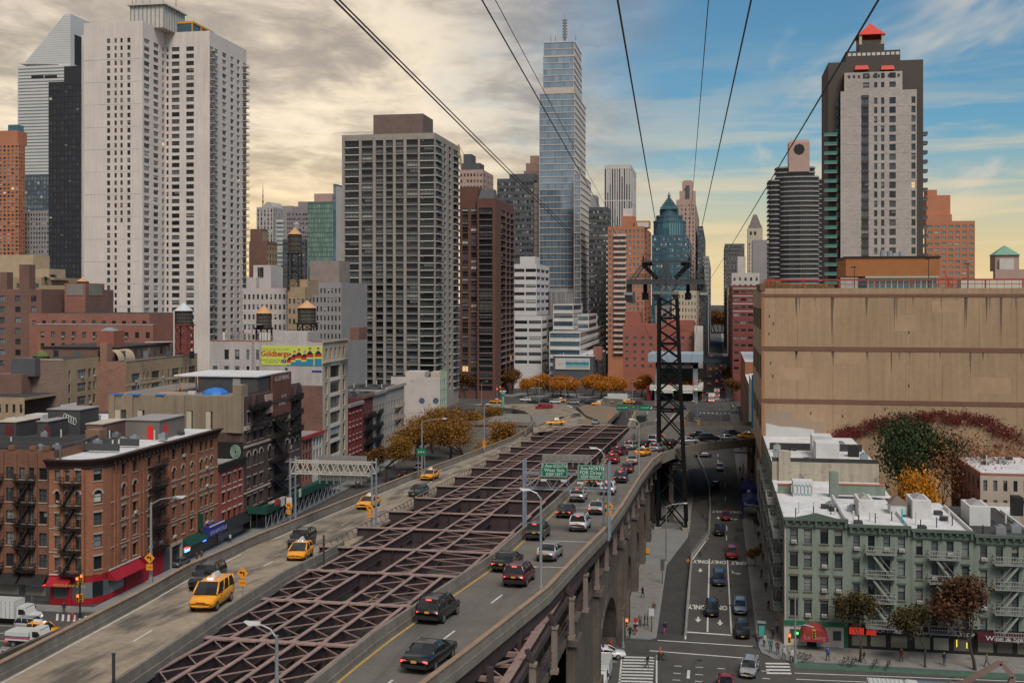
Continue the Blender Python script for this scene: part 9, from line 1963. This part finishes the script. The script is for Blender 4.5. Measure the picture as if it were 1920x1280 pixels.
warn('orange diamond sign with bent arrow beside the yellow taxi van',B(455,1122,.6),1.9);warn('orange diamond sign on the lamp in front of the red shopfront',B(283,1094,.4)+Vector((0,-.2,0)),2.1,pole=False);warn('orange diamond sign on the left gantry post',Vector((interp(T_XO,120)-.1,119.4,bz(120)-.8)),2.6,pole=False);warn('orange sign beside the saloon taxi on the right gantry post',Vector((interp(T_XI,120)+.2,119.4,bz(120)-.8)),2.6,pole=False);warn('orange sign with bent arrow on the post below the keep-right sign',B(1143,990,.8)+Vector((0,-.5,0)),2.4,pole=False);warn('orange sign near the end of the left roadway',B(908,846,-.3)+Vector((0,-.3,0)),1.8);warn('orange sign at the corner of the traffic island',B(1145,800),3.2);warn('orange diamond at the bend of the guard rail',G(1290,1060),.9,False,s=.3)
for px,py,lab in ((1243,836,'orange pole sign left of the tower on the ramp'),(1282,806,'orange pole sign right of the tower on the ramp'),(1310,806,'orange pole sign on the ramp above the parked cars')):warn(lab,G(px,py,13.2),2.2)
# deck posts and small green signs
for px,py,lab in ((213,1285,'short dark post on the inner parapet at the bottom left'),(607,1040,'short dark post on the inner parapet beside the hatchback taxi'),(777,945,'short dark post beside the dark green saloon')):
 t=thing('deck_post',lab,'post',B(px,py,.9));q=MB();q.cyl((0,0,-.8),(0,0,1.7),.09,.09,8);q.build('tube',M('post_dark',(.035,.035,.035),.6),t);q=MB();q.cyl((0,0,1.7),(0,0,1.76),.12,.12,8);q.build('cap',M('post_dark'),t)
def green_sign(label,base,h,w_,hh,txt,ts):
 t=thing('direction_sign',label,'road sign',base);q=MB()
 for x in (-w_*.35,w_*.35):q.cyl((x,.05,0),(x,.05,h),.06,.06,6)
 q.build('posts',GALV,t);q=MB();q.box(-w_/2,w_/2,-.08,0,h-hh,h);p=q.build('sign_panel',SGREEN,t)
 for k,s in enumerate(txt):sign_text(p,0,h-hh*(k+.5)/len(txt),-.09,ts,s,WL)
green_sign('small green sign on the lamp beside the autumn trees',B(791,892,-.2)+Vector((0,-.3,0)),4.3,1.5,1.1,('E 59 St',),(.36,.4));green_sign('green arrow sign over the approach, left one',B(1167,782),4.0,3.9,1.8,('2 Ave-SOUTH',),(.55,.7));green_sign('green arrow sign over the approach, right one',B(1209,782),4.0,3.7,1.8,('E 62 St-EAST',),(.5,.7));green_sign('small green sign between the two arrow signs',B(1188,780),3.6,2.0,1.1,('East',),(.6,.6))
SIGY=M('signal_yellow',(.55,.28,.02),.5)
def signal(label,base,h,arms=(),mat=GALV,heads=((0,0),),lit='r',group='traffic signals'):
 t=thing('traffic_signal',label,'traffic light',base,0,group);q=MB();q.cyl((0,0,0),(0,0,h),.13,.09,8);q.cyl((0,0,0),(0,0,.7),.26,.2,8);q.build('pole',mat,t)
 for a in arms:q=MB();q.tube([(0,0,a[2]),(a[0]*.5,a[1]*.5,a[2]+.35),(a[0],a[1],a[2]+.15)],.06,6);q.bar((0,0,a[2]+1.4),(a[0]*.85,a[1]*.85,a[2]+.3),.03,.03);q.build('arm',mat,t)
 for hx in heads:
  q=MB();q.box(hx[0]-.18,hx[0]+.18,hx[1]-.16,hx[1]+.16,hx[2]-.55,hx[2]+.55);q.build('signal_head',SIGY,t)
  for k,c in enumerate(('r','y','g')):q=MB();q.cyl((hx[0],hx[1]-.16,hx[2]+.34-.34*k),(hx[0],hx[1]-.24,hx[2]+.34-.34*k),.13,.13,10);q.build('lens',{'r':EM('lens_red',(1,.05,.03),5),'g':EM('lens_green',(.05,1,.4),4)}.get(c,STEEL_B) if c==(hx[3] if len(hx)>3 else lit) else STEEL_B,t)
signal('corner signal mast with a curved arm beside the red domed awning',G(1491,1241),8.2,((2.2,-.4,4.4),),heads=((2.2,-.4,3.7,'x'),(-.7,-.1,3.0,'r')));signal('black signal pole in front of the red restaurant',G(150,1158),7.4,(),STEEL_B,((.35,-.1,5.6,'r'),(-.3,-.1,5.2,'r'),(.35,-.1,2.9,'x'),(-.2,-.1,2.8,'r')));signal('signal by the stone arch on the arcade pavement',G(1168,1213),3.9,(),GALV,((.5,0,3.2,'r'),))
for px,py,h,lab,hd in ((1262,757,6.5,'far crossing signal left of the tower',((0,-.2,6.2,'g'),)),(1305,757,7,'far crossing signal in front of the station',((0,-.2,6.6,'g'),(2.8,0,5.8,'y'))),(1372,742,7,'far crossing signal on the right pavement',((-2,0,6.0,'g'),(0,-.2,5.5,'g'))),(932,757,8,'avenue signal behind the lone taxi',((0,0,6.0,'r'),(1.4,0,6.8,'r'))),(1228,757,6.5,'far crossing signal right of the orange trees',((0,-.2,6.2,'g'),))):
 p=G(px,py);signal(lab,Vector((p.x,p.y,0)),h,(),GALV,hd)
hy=thing('fire_hydrant','small red fire hydrant on the corner pavement by the restaurant','hydrant',G(136,1160));q=MB();q.lathe((0,0,0),[(.22,0),(.22,.1),(.15,.15),(.15,.6),(.2,.65),(.12,.8),(.03,.88)],10);q.cyl((-.25,0,.45),(.25,0,.45),.08,.08,8);q.build('barrel',M('hydrant_red',(.35,.02,.03),.5),hy)
hy=thing('fire_hydrant','red fire hydrant beside the big stone arch','hydrant',G(1145,1213));q=MB();q.lathe((0,0,0),[(.22,0),(.22,.1),(.15,.15),(.15,.6),(.2,.65),(.12,.8),(.03,.88)],10);q.cyl((-.25,0,.45),(.25,0,.45),.08,.08,8);q.build('barrel',M('hydrant_red'),hy)
# blue canopies over the right pavement
for k,(ya,yb,lab) in enumerate(((233,241,'navy blue pavement canopy with white lettering, nearer one'),(249,257,'navy blue pavement canopy with round emblem, further one'))):
 t=thing('pavement_canopy',lab,'canopy',(7,ya,0));NB=M('canopy_navy',(.008,.016,.11),.6,.1);q=MB();q.hexa([(-1.7,0,2.6),(1.9,0,2.6),(1.9,yb-ya,2.6),(-1.7,yb-ya,2.6),(-1.7,0,3.5),(1.9,0,3.5),(1.9,yb-ya,3.5),(-1.7,yb-ya,3.5)]);q.hexa([(-1.7,0,3.5),(1.9,0,3.5),(1.9,yb-ya,3.5),(-1.7,yb-ya,3.5),(-.1,.3,4.3),(.3,.3,4.3),(.3,yb-ya,4.3),(-.1,yb-ya,4.3)]);q.build('roof',NB,t)
 for x in (-1.6,1.8):
  for y in (.1,yb-ya-.1):q=MB();q.box(x-.12,x+.12,y-.12,y+.12,.12,2.6);q.build('post',NB,t)
 if k==0:text('Sophie',t,(.1,-.03,3.05),(PI/2,.12,0),1.1,.9,WL)
 else:q=MB();q.cyl((0,-.01,3.1),(0,-.05,3.1),.4,.4,14);q.build('emblem',WL,t)
 # corner bus-stop panel, bins, planters
t=thing('phone_kiosk','green street kiosk with poster on the corner pavement','kiosk',G(1428,1198));q=MB();q.box(-.45,.45,-.35,.35,.12,2.2);q.build('cabinet',M('kiosk_dark',(.05,.06,.06),.5),t);q=MB();q.box(-.36,.36,-.38,-.351,.5,1.9);q.build('poster',M('kiosk_teal',(.06,.3,.28),.5),t);q=MB();q.box(-.55,.55,-.45,.45,2.2,2.32);q.build('cap',GALV,t)
t=thing('news_box','orange box standing against the stone arcade','news box',G(1215,1040));q=MB();q.box(-.3,.3,-.25,.25,.3,1.2);q.build('cabinet',ORS,t);q=MB();q.box(-.2,.2,-.2,.2,.1,.3);q.build('stand',STEEL_B,t)
t=thing('notice_post','grey post with a round board on the arcade pavement','sign post',G(1222,1186));q=MB();q.cyl((0,0,0),(0,0,3.4),.06,.06,6);q.build('post',STEEL_B,t);q=MB();q.box(-.35,.35,-.08,0,2.3,3.3);q.build('board',LHEAD,t)
t=thing('notice_post','tall dark board on a post beside the sunken lane','sign post',G(1242,1095));q=MB();q.cyl((0,0,0),(0,0,2.4),.05,.05,6);q.build('post',STEEL_B,t);q=MB();q.box(-.3,.3,-.08,0,2.2,3.9);q.build('board',SLATE,t)
for px,py,lab in ((1192,1186,'red and white barrier board by the arcade'),):t=thing('barrier_board',lab,'barrier',G(px,py));q=MB();q.box(-.25,.25,-.1,.1,0,2.0);q.build('board',M('stripe_red',(.4,.03,.02),.5),t);q=MB();q.box(-.26,.26,-.11,.11,.6,.85);q.box(-.26,.26,-.11,.11,1.2,1.45);q.build('white_stripes',BAND,t)
def bicycle(label,pos,rz,group='parked bicycles'):
 t=thing('bicycle',label,'bicycle',pos,rz,group)
 for x in (-.52,.52):
  q=MB();pts=[(x+.33*math.cos(2*PI*k/14),0,.34+.33*math.sin(2*PI*k/14)) for k in range(15)];q.tube(pts,.025,5);q.build('wheel',TYRE,t)
 q=MB()
 for a,c in (((-.52,.34),(-.15,.8)),((-.15,.8),(.4,.82)),((.4,.82),(-.05,.32)),((-.05,.32),(-.15,.8)),((-.52,.34),(-.05,.32)),((.52,.34),(.38,.95))):q.bar((a[0],0,a[1]),(c[0],0,c[1]),.05,.05)
 q.bar((.38,-.25,.98),(.38,.25,.98),.04,.04);q.build('frame',P_['black'],t);q=MB();q.box(-.3,-.05,-.07,.07,.88,.94);q.build('saddle',TYRE,t)
for i,(px,py) in enumerate(((1502,1236),(1514,1240),(1585,1246),(1600,1248),(1640,1251),(1665,1253))):bicycle(('bicycle locked by the signal mast, nearer the corner','bicycle locked beside the signal mast under the awning','bicycle leaning by the planted tree','bicycle next to the planted tree on the shop pavement','bicycle on the shop pavement before the dark shop','bicycle at the kerb before the dark shop doors')[i],G(px,py,.12),.2*i)
# ================================================================ people
def person_mesh(pose):
 r=random.Random(pose);st=(.0,.28,.18)[pose%3];J={'pel':(0,0,.95),'sp':(0,0,1.15),'ch':(0,.01,1.36),'nk':(0,.01,1.5),'hd':(0,.03,1.6),'ht':(0,.02,1.72)}
 R={'pel':.15,'sp':.135,'ch':.16,'nk':.058,'hd':.095,'ht':.085};E=[('pel','sp'),('sp','ch'),('ch','nk'),('nk','hd'),('hd','ht')]
 for s,n in ((-1,'l'),(1,'r')):
  f=s*st;J.update({'hp'+n:(s*.1,0,.88),'kn'+n:(s*.11,f*.55+.03,.5),'an'+n:(s*.11,f,.09),'to'+n:(s*.13,f+.17,.04),'sh'+n:(s*.19,0,1.42),'el'+n:(s*.26,-f*.35-.03,1.14),'wr'+n:(s*.25,-f*.7+.1,.9),'ha'+n:(s*.24,-f*.7+.13,.8)})
  R.update({'hp'+n:.1,'kn'+n:.065,'an'+n:.045,'to'+n:.045,'sh'+n:.075,'el'+n:.05,'wr'+n:.035,'ha'+n:.042});E+=[('pel','hp'+n),('hp'+n,'kn'+n),('kn'+n,'an'+n),('an'+n,'to'+n),('ch','sh'+n),('sh'+n,'el'+n),('el'+n,'wr'+n),('wr'+n,'ha'+n)]
 K=list(J);me=bpy.data.meshes.new('person_cage');me.from_pydata([J[k] for k in K],[(K.index(a),K.index(c)) for a,c in E],[]);o=bpy.data.objects.new('person_cage',me);COL.objects.link(o)
 o.modifiers.new('s','SKIN')
 for i,k in enumerate(K):v=me.skin_vertices[0].data[i];v.radius=(R[k],R[k]*(.8 if k in ('ch','sp','pel') else 1));v.use_root=(k=='pel')
 m=o.modifiers.new('d','SUBSURF');m.levels=1;m.render_levels=1
 dg=bpy.context.evaluated_depsgraph_get();out=bpy.data.meshes.new_from_object(o.evaluated_get(dg));bpy.data.objects.remove(o);bpy.data.meshes.remove(me);out.name='person'
 for mt in (None,None,None,None):out.materials.append(GREYST)
 for p in out.polygons:
  c=p.center;p.use_smooth=True;hand=abs(c.x)>.17 and c.z<.88 and c.z>.7
  p.material_index=3 if (c.z>1.66 or (c.z>1.58 and c.y<.0)) else 2 if (c.z>1.49 or hand) else 0 if c.z>.88 or abs(c.x)>.2 and c.z>.8 else 1
 return out
PM=[person_mesh(k) for k in range(3)];SKIN=M('skin',(.35,.2,.14),.7,.05);HAIR=M('hair_dark',(.03,.02,.015),.8,.1)
CLO={'black':M('cloth_black',(.02,.02,.022),.9),'white':M('cloth_white',(.5,.49,.47),.9),'teal':M('cloth_teal',(.02,.14,.15),.9),'maroon':M('cloth_maroon',(.14,.03,.03),.9),'grey':M('cloth_grey',(.12,.12,.13),.9),'jeans':M('cloth_jeans',(.04,.06,.11),.9),'orange':M('cloth_orange',(.5,.12,.03),.9),'blue':M('cloth_blue',(.04,.1,.3),.9),'brown':M('cloth_brown',(.1,.06,.04),.9),'pink':M('cloth_pink',(.35,.08,.25),.9)}
def person(label,pos,rz,top,legs,pose=1,group=None,sc_=1.):
 o=obj('person',PM[pose],None,pos,rz);o.scale=(sc_,)*3;tag(o,label,'person',group)
 for i,m in enumerate((CLO[top],CLO[legs],SKIN,HAIR)):o.material_slots[i].link='OBJECT';o.material_slots[i].material=m
 return o
for px,py,rz,a,c,p,lab in [(1457,1185,.2,'white','jeans',1,'person in a white top walking away up the corner pavement'),(1449,1199,.1,'black','black',2,'person all in black on the corner pavement'),(1445,1222,PI,'teal','jeans',1,'person in a teal coat at the corner crossing'),(1458,1226,PI,'maroon','jeans',1,'person in a dark red top and jeans at the corner'),(1470,1236,2.6,'white','brown',2,'person in a white top and brown trousers at the kerb'),(1484,1241,2.8,'white','black',1,'person in white top and black trousers by the signal mast'),(1433,1212,2.4,'white','jeans',0,'person in white by the kiosk'),(1420,1215,2.9,'black','jeans',0,'person in black by the kerb near the kiosk'),(1181,1196,.4,'black','black',1,'person in black by the arch, first of the arcade group'),(1191,1190,.3,'black','grey',2,'person in black and grey beside the arch group'),(1200,1174,PI,'grey','black',0,'person in grey standing in the arcade group'),(1209,1173,1.5,'black','jeans',0,'person in black and jeans, third of the arcade group'),(1214,1172,-1.5,'brown','black',0,'person in brown at the edge of the arcade group'),(1247,1188,PI,'black','pink',1,'person with pink trousers in the sunken lane'),(1214,1252,1.2,'black','brown',1,'person crossing on the striped crossing'),(1426,1035,.1,'black','grey',1,'person on the right pavement below the navy canopy, upper one'),(1430,1055,PI,'grey','jeans',2,'person on the right pavement beside the fire escapes'),(1422,1012,.1,'black','black',0,'person in black close to the navy canopy'),(431,1017,.1,'white','black',1,'person walking past the black awning on the left'),(369,1053,0,'maroon','black',0,'person in dark red behind the parapet by the news shop'),(378,1049,0,'brown','black',0,'person in brown behind the parapet by the news shop')]:
 z=.13 if not (px==1214 and py>1200) and px!=1247 else 0;person(lab,G(px,py,z),rz,a,c,p,'pedestrians')
rr=random.Random(5)
for i in range(26):
 px,Y=(rr.uniform(902,918),432) if i<9 else (0,0);c=rr.choice(['black','grey','maroon','white','blue','brown'])
 p=Vector((atY(px,424+rr.uniform(-5,5)).x,424+rr.uniform(-6,6),2.4)) if i<9 else Vector((rr.uniform(5.6,8.7),rr.uniform(438,476),.13)) if i<20 else Vector((rr.uniform(5.8,8.5),rr.uniform(262,300),.13))
 if i<9:p.z=.1;p.y=452+rr.uniform(-3,3);p.x=atY(px,p.y).x
 person('small distant pedestrian waiting at the left corner of the far avenue' if i<9 else 'small distant pedestrian on the crowded right corner of the far avenue' if i<20 else 'small pedestrian on the right pavement under the exit ramp',p,rr.uniform(0,6),c,rr.choice(['black','jeans','grey']),rr.randrange(3),'pedestrians at the far left corner' if i<9 else 'pedestrians at the far right corner' if i<20 else 'pedestrians under the exit ramp')
for px,py,a,lab in ((1238,1237,'orange','cyclist in an orange vest crossing the junction'),):
 g=G(px,py);bicycle('bicycle ridden across the junction',g,.1,None);o=person(lab,g+Vector((0,0,.12)),-PI/2,a,'black',1)
for i,(px,py,a,c,lab) in enumerate(((1436,1110,'black','jeans','person in black beside the young pavement tree'),(1441,1145,'grey','black','person in grey walking behind the kiosk'),(1428,1085,'maroon','black','person in dark red on the right pavement by the fire escapes'),(1415,985,'black','black','person in black between the navy canopies'),(1420,960,'grey','jeans','person in grey under the further navy canopy'),(1205,1120,'black','black','person in black alone on the arcade pavement'),(1226,1150,'brown','jeans','person in brown by the dark board'),(1620,1243,'black','grey','person in black under the olive shop tree'),(1690,1240,'maroon','black','person in dark red before the dark shop doors'),(1770,1247,'black','jeans','person in black before the laundromat window'),(1850,1250,'grey','black','person in grey before the wine shop'),(1552,1238,'blue','black','person in blue beside the red awning pole'),(120,1150,'black','black','person in black before the red restaurant'),(60,1138,'grey','jeans','person in grey on the pavement behind the white lorry'))):person(lab,G(px,py,.13),i*1.1,a,c,i%3,'pedestrians')
o=person('worker in orange on the stucco building roof',Vector((atY(338,208.5).x,208.5,25.9)),PI,'orange','black',0);o=person('worker in blue standing on the stucco building roof',Vector((atY(370,208.8).x,208.8,25.9)),PI,'blue','black',1)
# ================================================================ trees
def leafmat(name,rgb,var=.5):
 if name in MATS:return MATS[name]
 m,nt,P=newmat(name);N,L=nt.nodes,nt.links;g=N.new('ShaderNodeNewGeometry');r=N.new('ShaderNodeValToRGB');L.new(g.outputs['Random Per Island'],r.inputs[0]);e=r.color_ramp.elements
 e[0].color=(*[c*(1-var) for c in rgb],1);e[1].color=(*[min(1,c*(1+var)) for c in rgb],1);k=e.new(.5);k.color=(rgb[0]*.9,rgb[1]*1.05,rgb[2]*.8,1);L.new(r.outputs[0],P.inputs['Base Color']);P.inputs['Roughness'].default_value=.75
 P.inputs['Specular IOR Level'].default_value=.2;MATS[name]=m;return m
BARK=M('bark',(.055,.042,.035),.9,.2,1,6)
def tree_meshes(seed,h,spread,nleaf,lsz,leaf,trunk=.3,levels=4,up=.5,name='crown',bare=.0,squash=1.,jit=.06):
 r=random.Random(seed);tb=MB();tips=[]
 def grow(p,d,ln,rad,lv):
  q=p;n=3;dd=d.copy();pts=[p];rs=[rad]
  for i in range(n):
   dd=(dd+Vector((r.uniform(-.25,.25),r.uniform(-.25,.25),r.uniform(-.05,.2)*up))).normalized();q=q+dd*(ln/n);pts.append(q);rs.append(rad*(1-.35*(i+1)/n))
   if lv<=2:tips.append((q,lv))
  tb.tube(pts,rs,6 if lv>2 else 4)
  if lv<=0:return
  for k in range(r.choice((2,3,3)) if lv>1 else 3):
   a=r.uniform(0,2*PI);s=Vector((math.cos(a),math.sin(a),r.uniform(.1,.7)*up*1.6))*spread;nd=(dd*.7+s).normalized();grow(q if k else q,nd,ln*r.uniform(.6,.85),rs[-1]*.72,lv-1)
 grow(Vector((0,0,0)),Vector((0,0,1)),h*.25,trunk,levels);lb=MB()
 n=len(tips)
 for i in range(nleaf):
  t,lv=tips[r.randrange(n)];s=h*jit;c=t+Vector((r.gauss(0,s),r.gauss(0,s),r.gauss(0,s*.7)*squash));u=Vector((r.gauss(0,1),r.gauss(0,1),r.gauss(0,.6))).normalized();v=u.cross(Vector((r.gauss(0,1),r.gauss(0,1),r.gauss(0,1)))).normalized();z=lsz*r.uniform(.6,1.3)
  lb.poly([c-u*z*.5,c+v*z*.32,c+u*z*.5,c-v*z*.32])
 return tb.mesh('trunk',BARK),lb.mesh('crown',leaf)
TC={}
def tree(kind,label,pos,sc_=1.,rz=0.,group=None,name='autumn_tree'):
 t=thing(name,label,'tree',pos,rz,group);t.scale=(sc_,)*3;obj('trunk',TC[kind][0],t);obj('crown',TC[kind][1],t);return t
L_OR=leafmat('leaf_orange',(.42,.14,.018));L_BR=leafmat('leaf_bronze',(.20,.085,.016),.6);L_YE=leafmat('leaf_yellow',(.46,.165,.012));L_DK=leafmat('leaf_dark_green',(.03,.042,.018),.7);L_RD=leafmat('leaf_dark_red',(.085,.035,.02),.6);L_VI=leafmat('leaf_vine',(.11,.017,.018),.6);L_GR=leafmat('leaf_green',(.10,.12,.025),.5)
TC['honey1']=tree_meshes(1,13,1.15,6500,.32,L_BR,.34,5,.45);TC['honey2']=tree_meshes(2,13,1.2,6500,.32,L_BR,.34,5,.4);TC['orange1']=tree_meshes(3,10,1.25,6500,.42,L_OR,.22,4,.5,jit=.085);TC['orange2']=tree_meshes(4,10,1.3,6500,.42,L_OR,.22,4,.45,jit=.085);TC['small1']=tree_meshes(5,8,.8,3800,.26,L_RD,.14,4,.8);TC['small2']=tree_meshes(6,8,.75,3800,.26,leafmat('leaf_olive',(.06,.042,.017),.6),.14,4,.8);TC['yellow']=tree_meshes(7,9,.6,6500,.25,L_YE,.18,4,1.1,jit=.07);TC['evergreen']=tree_meshes(8,12,.75,6000,.28,L_DK,.25,5,.9,jit=.07);TC['bare']=tree_meshes(9,13,.8,1300,.2,leafmat('leaf_rust',(.22,.085,.04),.5),.2,5,.9);TC['green']=tree_meshes(10,7,1.1,6000,.3,L_DK,.2,4,.5);TC['street']=tree_meshes(12,10,1.0,4200,.4,leafmat('leaf_brown',(.14,.06,.02),.6),.2,4,.6)
for i,(px,py,k,s) in enumerate(((728,905,'honey1',1.15),(800,893,'honey2',1.45),(845,868,'honey1',1.45),(872,850,'honey2',1.4),(760,862,'honey2',1.3),(905,832,'honey1',1.2),(812,850,'honey1',1.35))):
 p=G(px,py);p.x=max(p.x,-82);p.x=min(p.x,-54);tree(k,('bronze autumn tree nearest the sign gantry in the service road','largest spreading bronze tree beside the bridge parapet','bronze tree behind the large spreading one','bronze tree in front of the stone retaining wall','bronze tree against the red row houses','bronze tree furthest along the parapet near the round arch','bronze tree in the middle of the service road grove')[i],p,s,i*1.3,'bronze trees in the service road')
for i,(px,py) in enumerate(((595,915),(630,905),(668,893),(690,878))):
 p=G(px,py);p.x=-82.5;tree('small1' if i%2 else 'street',('small rust tree on the pavement behind the gantry sign, nearest','small rust tree second along the pavement of the cream loft','small rust tree third along the pavement before the row houses','small rust tree furthest along the pavement of the row houses')[i],p,.95,i,'pavement trees on the service road')
for i,(px,Y,d,lab) in enumerate([(872,490,1,'brown tree at the foot of the grey grid tower'),(905,505,1,'brown tree behind the avenue corner crowd'),(960,512,1,'brown tree at the corner of the brown brick tower'),(935,512,1,'brown tree before the brown tower base')]+[(990+15.2*k,501+(k*7%3)*4,0,'orange avenue tree in the bright row before the avenue buildings, %s from the left'%w_) for k,w_ in enumerate('first second third fourth fifth sixth seventh eighth ninth tenth eleventh twelfth thirteenth fourteenth fifteenth'.split())]):
 p=atY(px,Y);tree('street' if d else ('orange1','orange2')[i%2],lab,Vector((p.x,Y,0)),1.45 if d else (1.35,1.15,1.25)[i%3],i*2.,'avenue trees')
for i,(px,py,k,s,lab) in enumerate(((1612,1240,'small2',1.3,'bushy olive tree in front of the red lit shop sign'),(1735,1250,'small2',1.15,'dark narrow tree before the laundromat'),(1828,1255,'small1',1.75,'tall dark reddish tree before the wine shop'),(1415,1062,'street',.4,'slim young tree on the right pavement'),(1417,1000,'small2',.5,'small bare tree near the navy canopy'),(460,990,'small2',.45,'young green tree beside the green sidewalk shed'))):
 tree(k,lab,G(px,py,.12),s,i,'street trees')
for px,Y,z,k,s,lab in ((1712,184,0,'yellow',2.9,'bright orange-yellow tree in the yard behind the green row'),(1690,206,0,'evergreen',2.0,'dark ivy-clad tree against the garage wall'),(1740,209,0,'evergreen',1.8,'second dark ivy-clad tree against the garage wall, right of the first'),(1782,198,0,'bare',2.0,'thin rusty bare tree right of the bright yellow one'),(1822,204,0,'bare',2.2,'taller rusty bare tree near the silver roof'),(1850,192,0,'bare',1.7,'bare tree before the low brick rear house'),(1900,212,0,'bare',1.9,'bare tree at the right edge before the garage')):
 p=atY(px,Y);t=tree(k,lab,Vector((p.x,Y,z)),s,px*.1,None)
 if k=='yellow':t.scale=(1.35,1.35,2.55)
 if k=='evergreen':t.scale=(1.6,1.6,s*1.2)
p=G(1378,812);tree('green','dense dark green tree by the right kerb beyond the exit ramp',Vector((7.4,340,.1)),1.25,0)
for i,(x,Y) in enumerate(((7.5,492),(8,530),(7.6,585),(-11,500),(-12,540),(8,660),(-12.5,600))):tree('street','brown street tree in the far canyon, %s'%('first on the right','second on the right','third on the right','first on the left','second on the left','furthest on the right','furthest on the left')[i],Vector((x,Y,.1)),1.25,i,'brown trees in the far canyon')
for i in range(12):tree('orange2' if i%3 else 'street','park tree closing the far end of the street canyon',Vector((-22+i*4.2,1400+(i%3)*25,0)),3.6,i,'park trees at the canyon end')
# red creeper on the garage wall
rv=random.Random(8);lb=MB();sb=MB();Yw=222.9
def arc_pt(t):px=1568+352*t;return px,812-38*math.sin(min(1,t*1.55)*PI*.62)+(max(0,t-.62)*2.6)**2*45
for cl in range(250):
 t=rv.random();px,py=arc_pt(t);low=rv.random()<(.2 if t>.3 else .05);cx_,cy_=px+rv.gauss(0,6),py+(rv.uniform(8,75)*min(1,t*1.6) if low else rv.uniform(-3,16));cr=rv.uniform(.35,1.0)
 for k in range(int(26*cr*cr)+10):
  c=atY(cx_,Yw,cy_)+Vector((rv.gauss(0,cr),0,rv.gauss(0,cr*.55)));z=.3*rv.uniform(.6,1.3);a=rv.uniform(0,2*PI)
  u=Vector((math.cos(a),rv.uniform(-.4,.1),math.sin(a)))*z*.5;v=Vector((-math.sin(a),rv.uniform(-.3,.2),math.cos(a)))*z*.35;c.y-=rv.uniform(.05,.6);lb.poly([c-u,c+v,c+u,c-v])
for k in range(14):
 p=atY(rv.uniform(1600,1880),Yw,905)
 for j in range(6):q_=p+Vector((rv.uniform(-.7,.7),0,rv.uniform(.8,1.6)));sb.bar(p,q_,.03,.03);p=q_
v=thing('wall_creeper','dark red creeper arching over the tan garage wall','creeper',(30,222.9,8));
for m_,n_,mt in ((lb,'leaves',L_VI),(sb,'stems',BARK)):m_.v=[(a-30,c-222.9,d-8) for a,c,d in m_.v];tag(m_.build(n_,mt,v),kind='stuff')
for i,(x,Y,sc_,lab) in enumerate(((-56,277,1.45,'bronze tree leaning over the stone wall beside the left parapet'),(-62,283,1.4,'bronze tree before the stone wall, second from the parapet'),(-51.5,262,1.2,'bronze tree tucked close behind the left parapet'))):tree('honey2' if i else 'honey1',lab,Vector((x,Y,0)),sc_,i*2.2,'bronze trees in the service road')
# terrace shrubs on the left roofs
for i,(px,Y,z,s) in enumerate(((60,347,52.5,.22),(85,347,52.5,.28),(100,353,52.5,.25))):tree('evergreen',('small terrace conifer on the beige block, leftmost','small terrace conifer on the beige block, middle','small terrace conifer on the beige block, rightmost')[i],Vector((atY(px,Y).x,Y,zpy(541-i*6,-300,Y))),s,i,'terrace conifers')
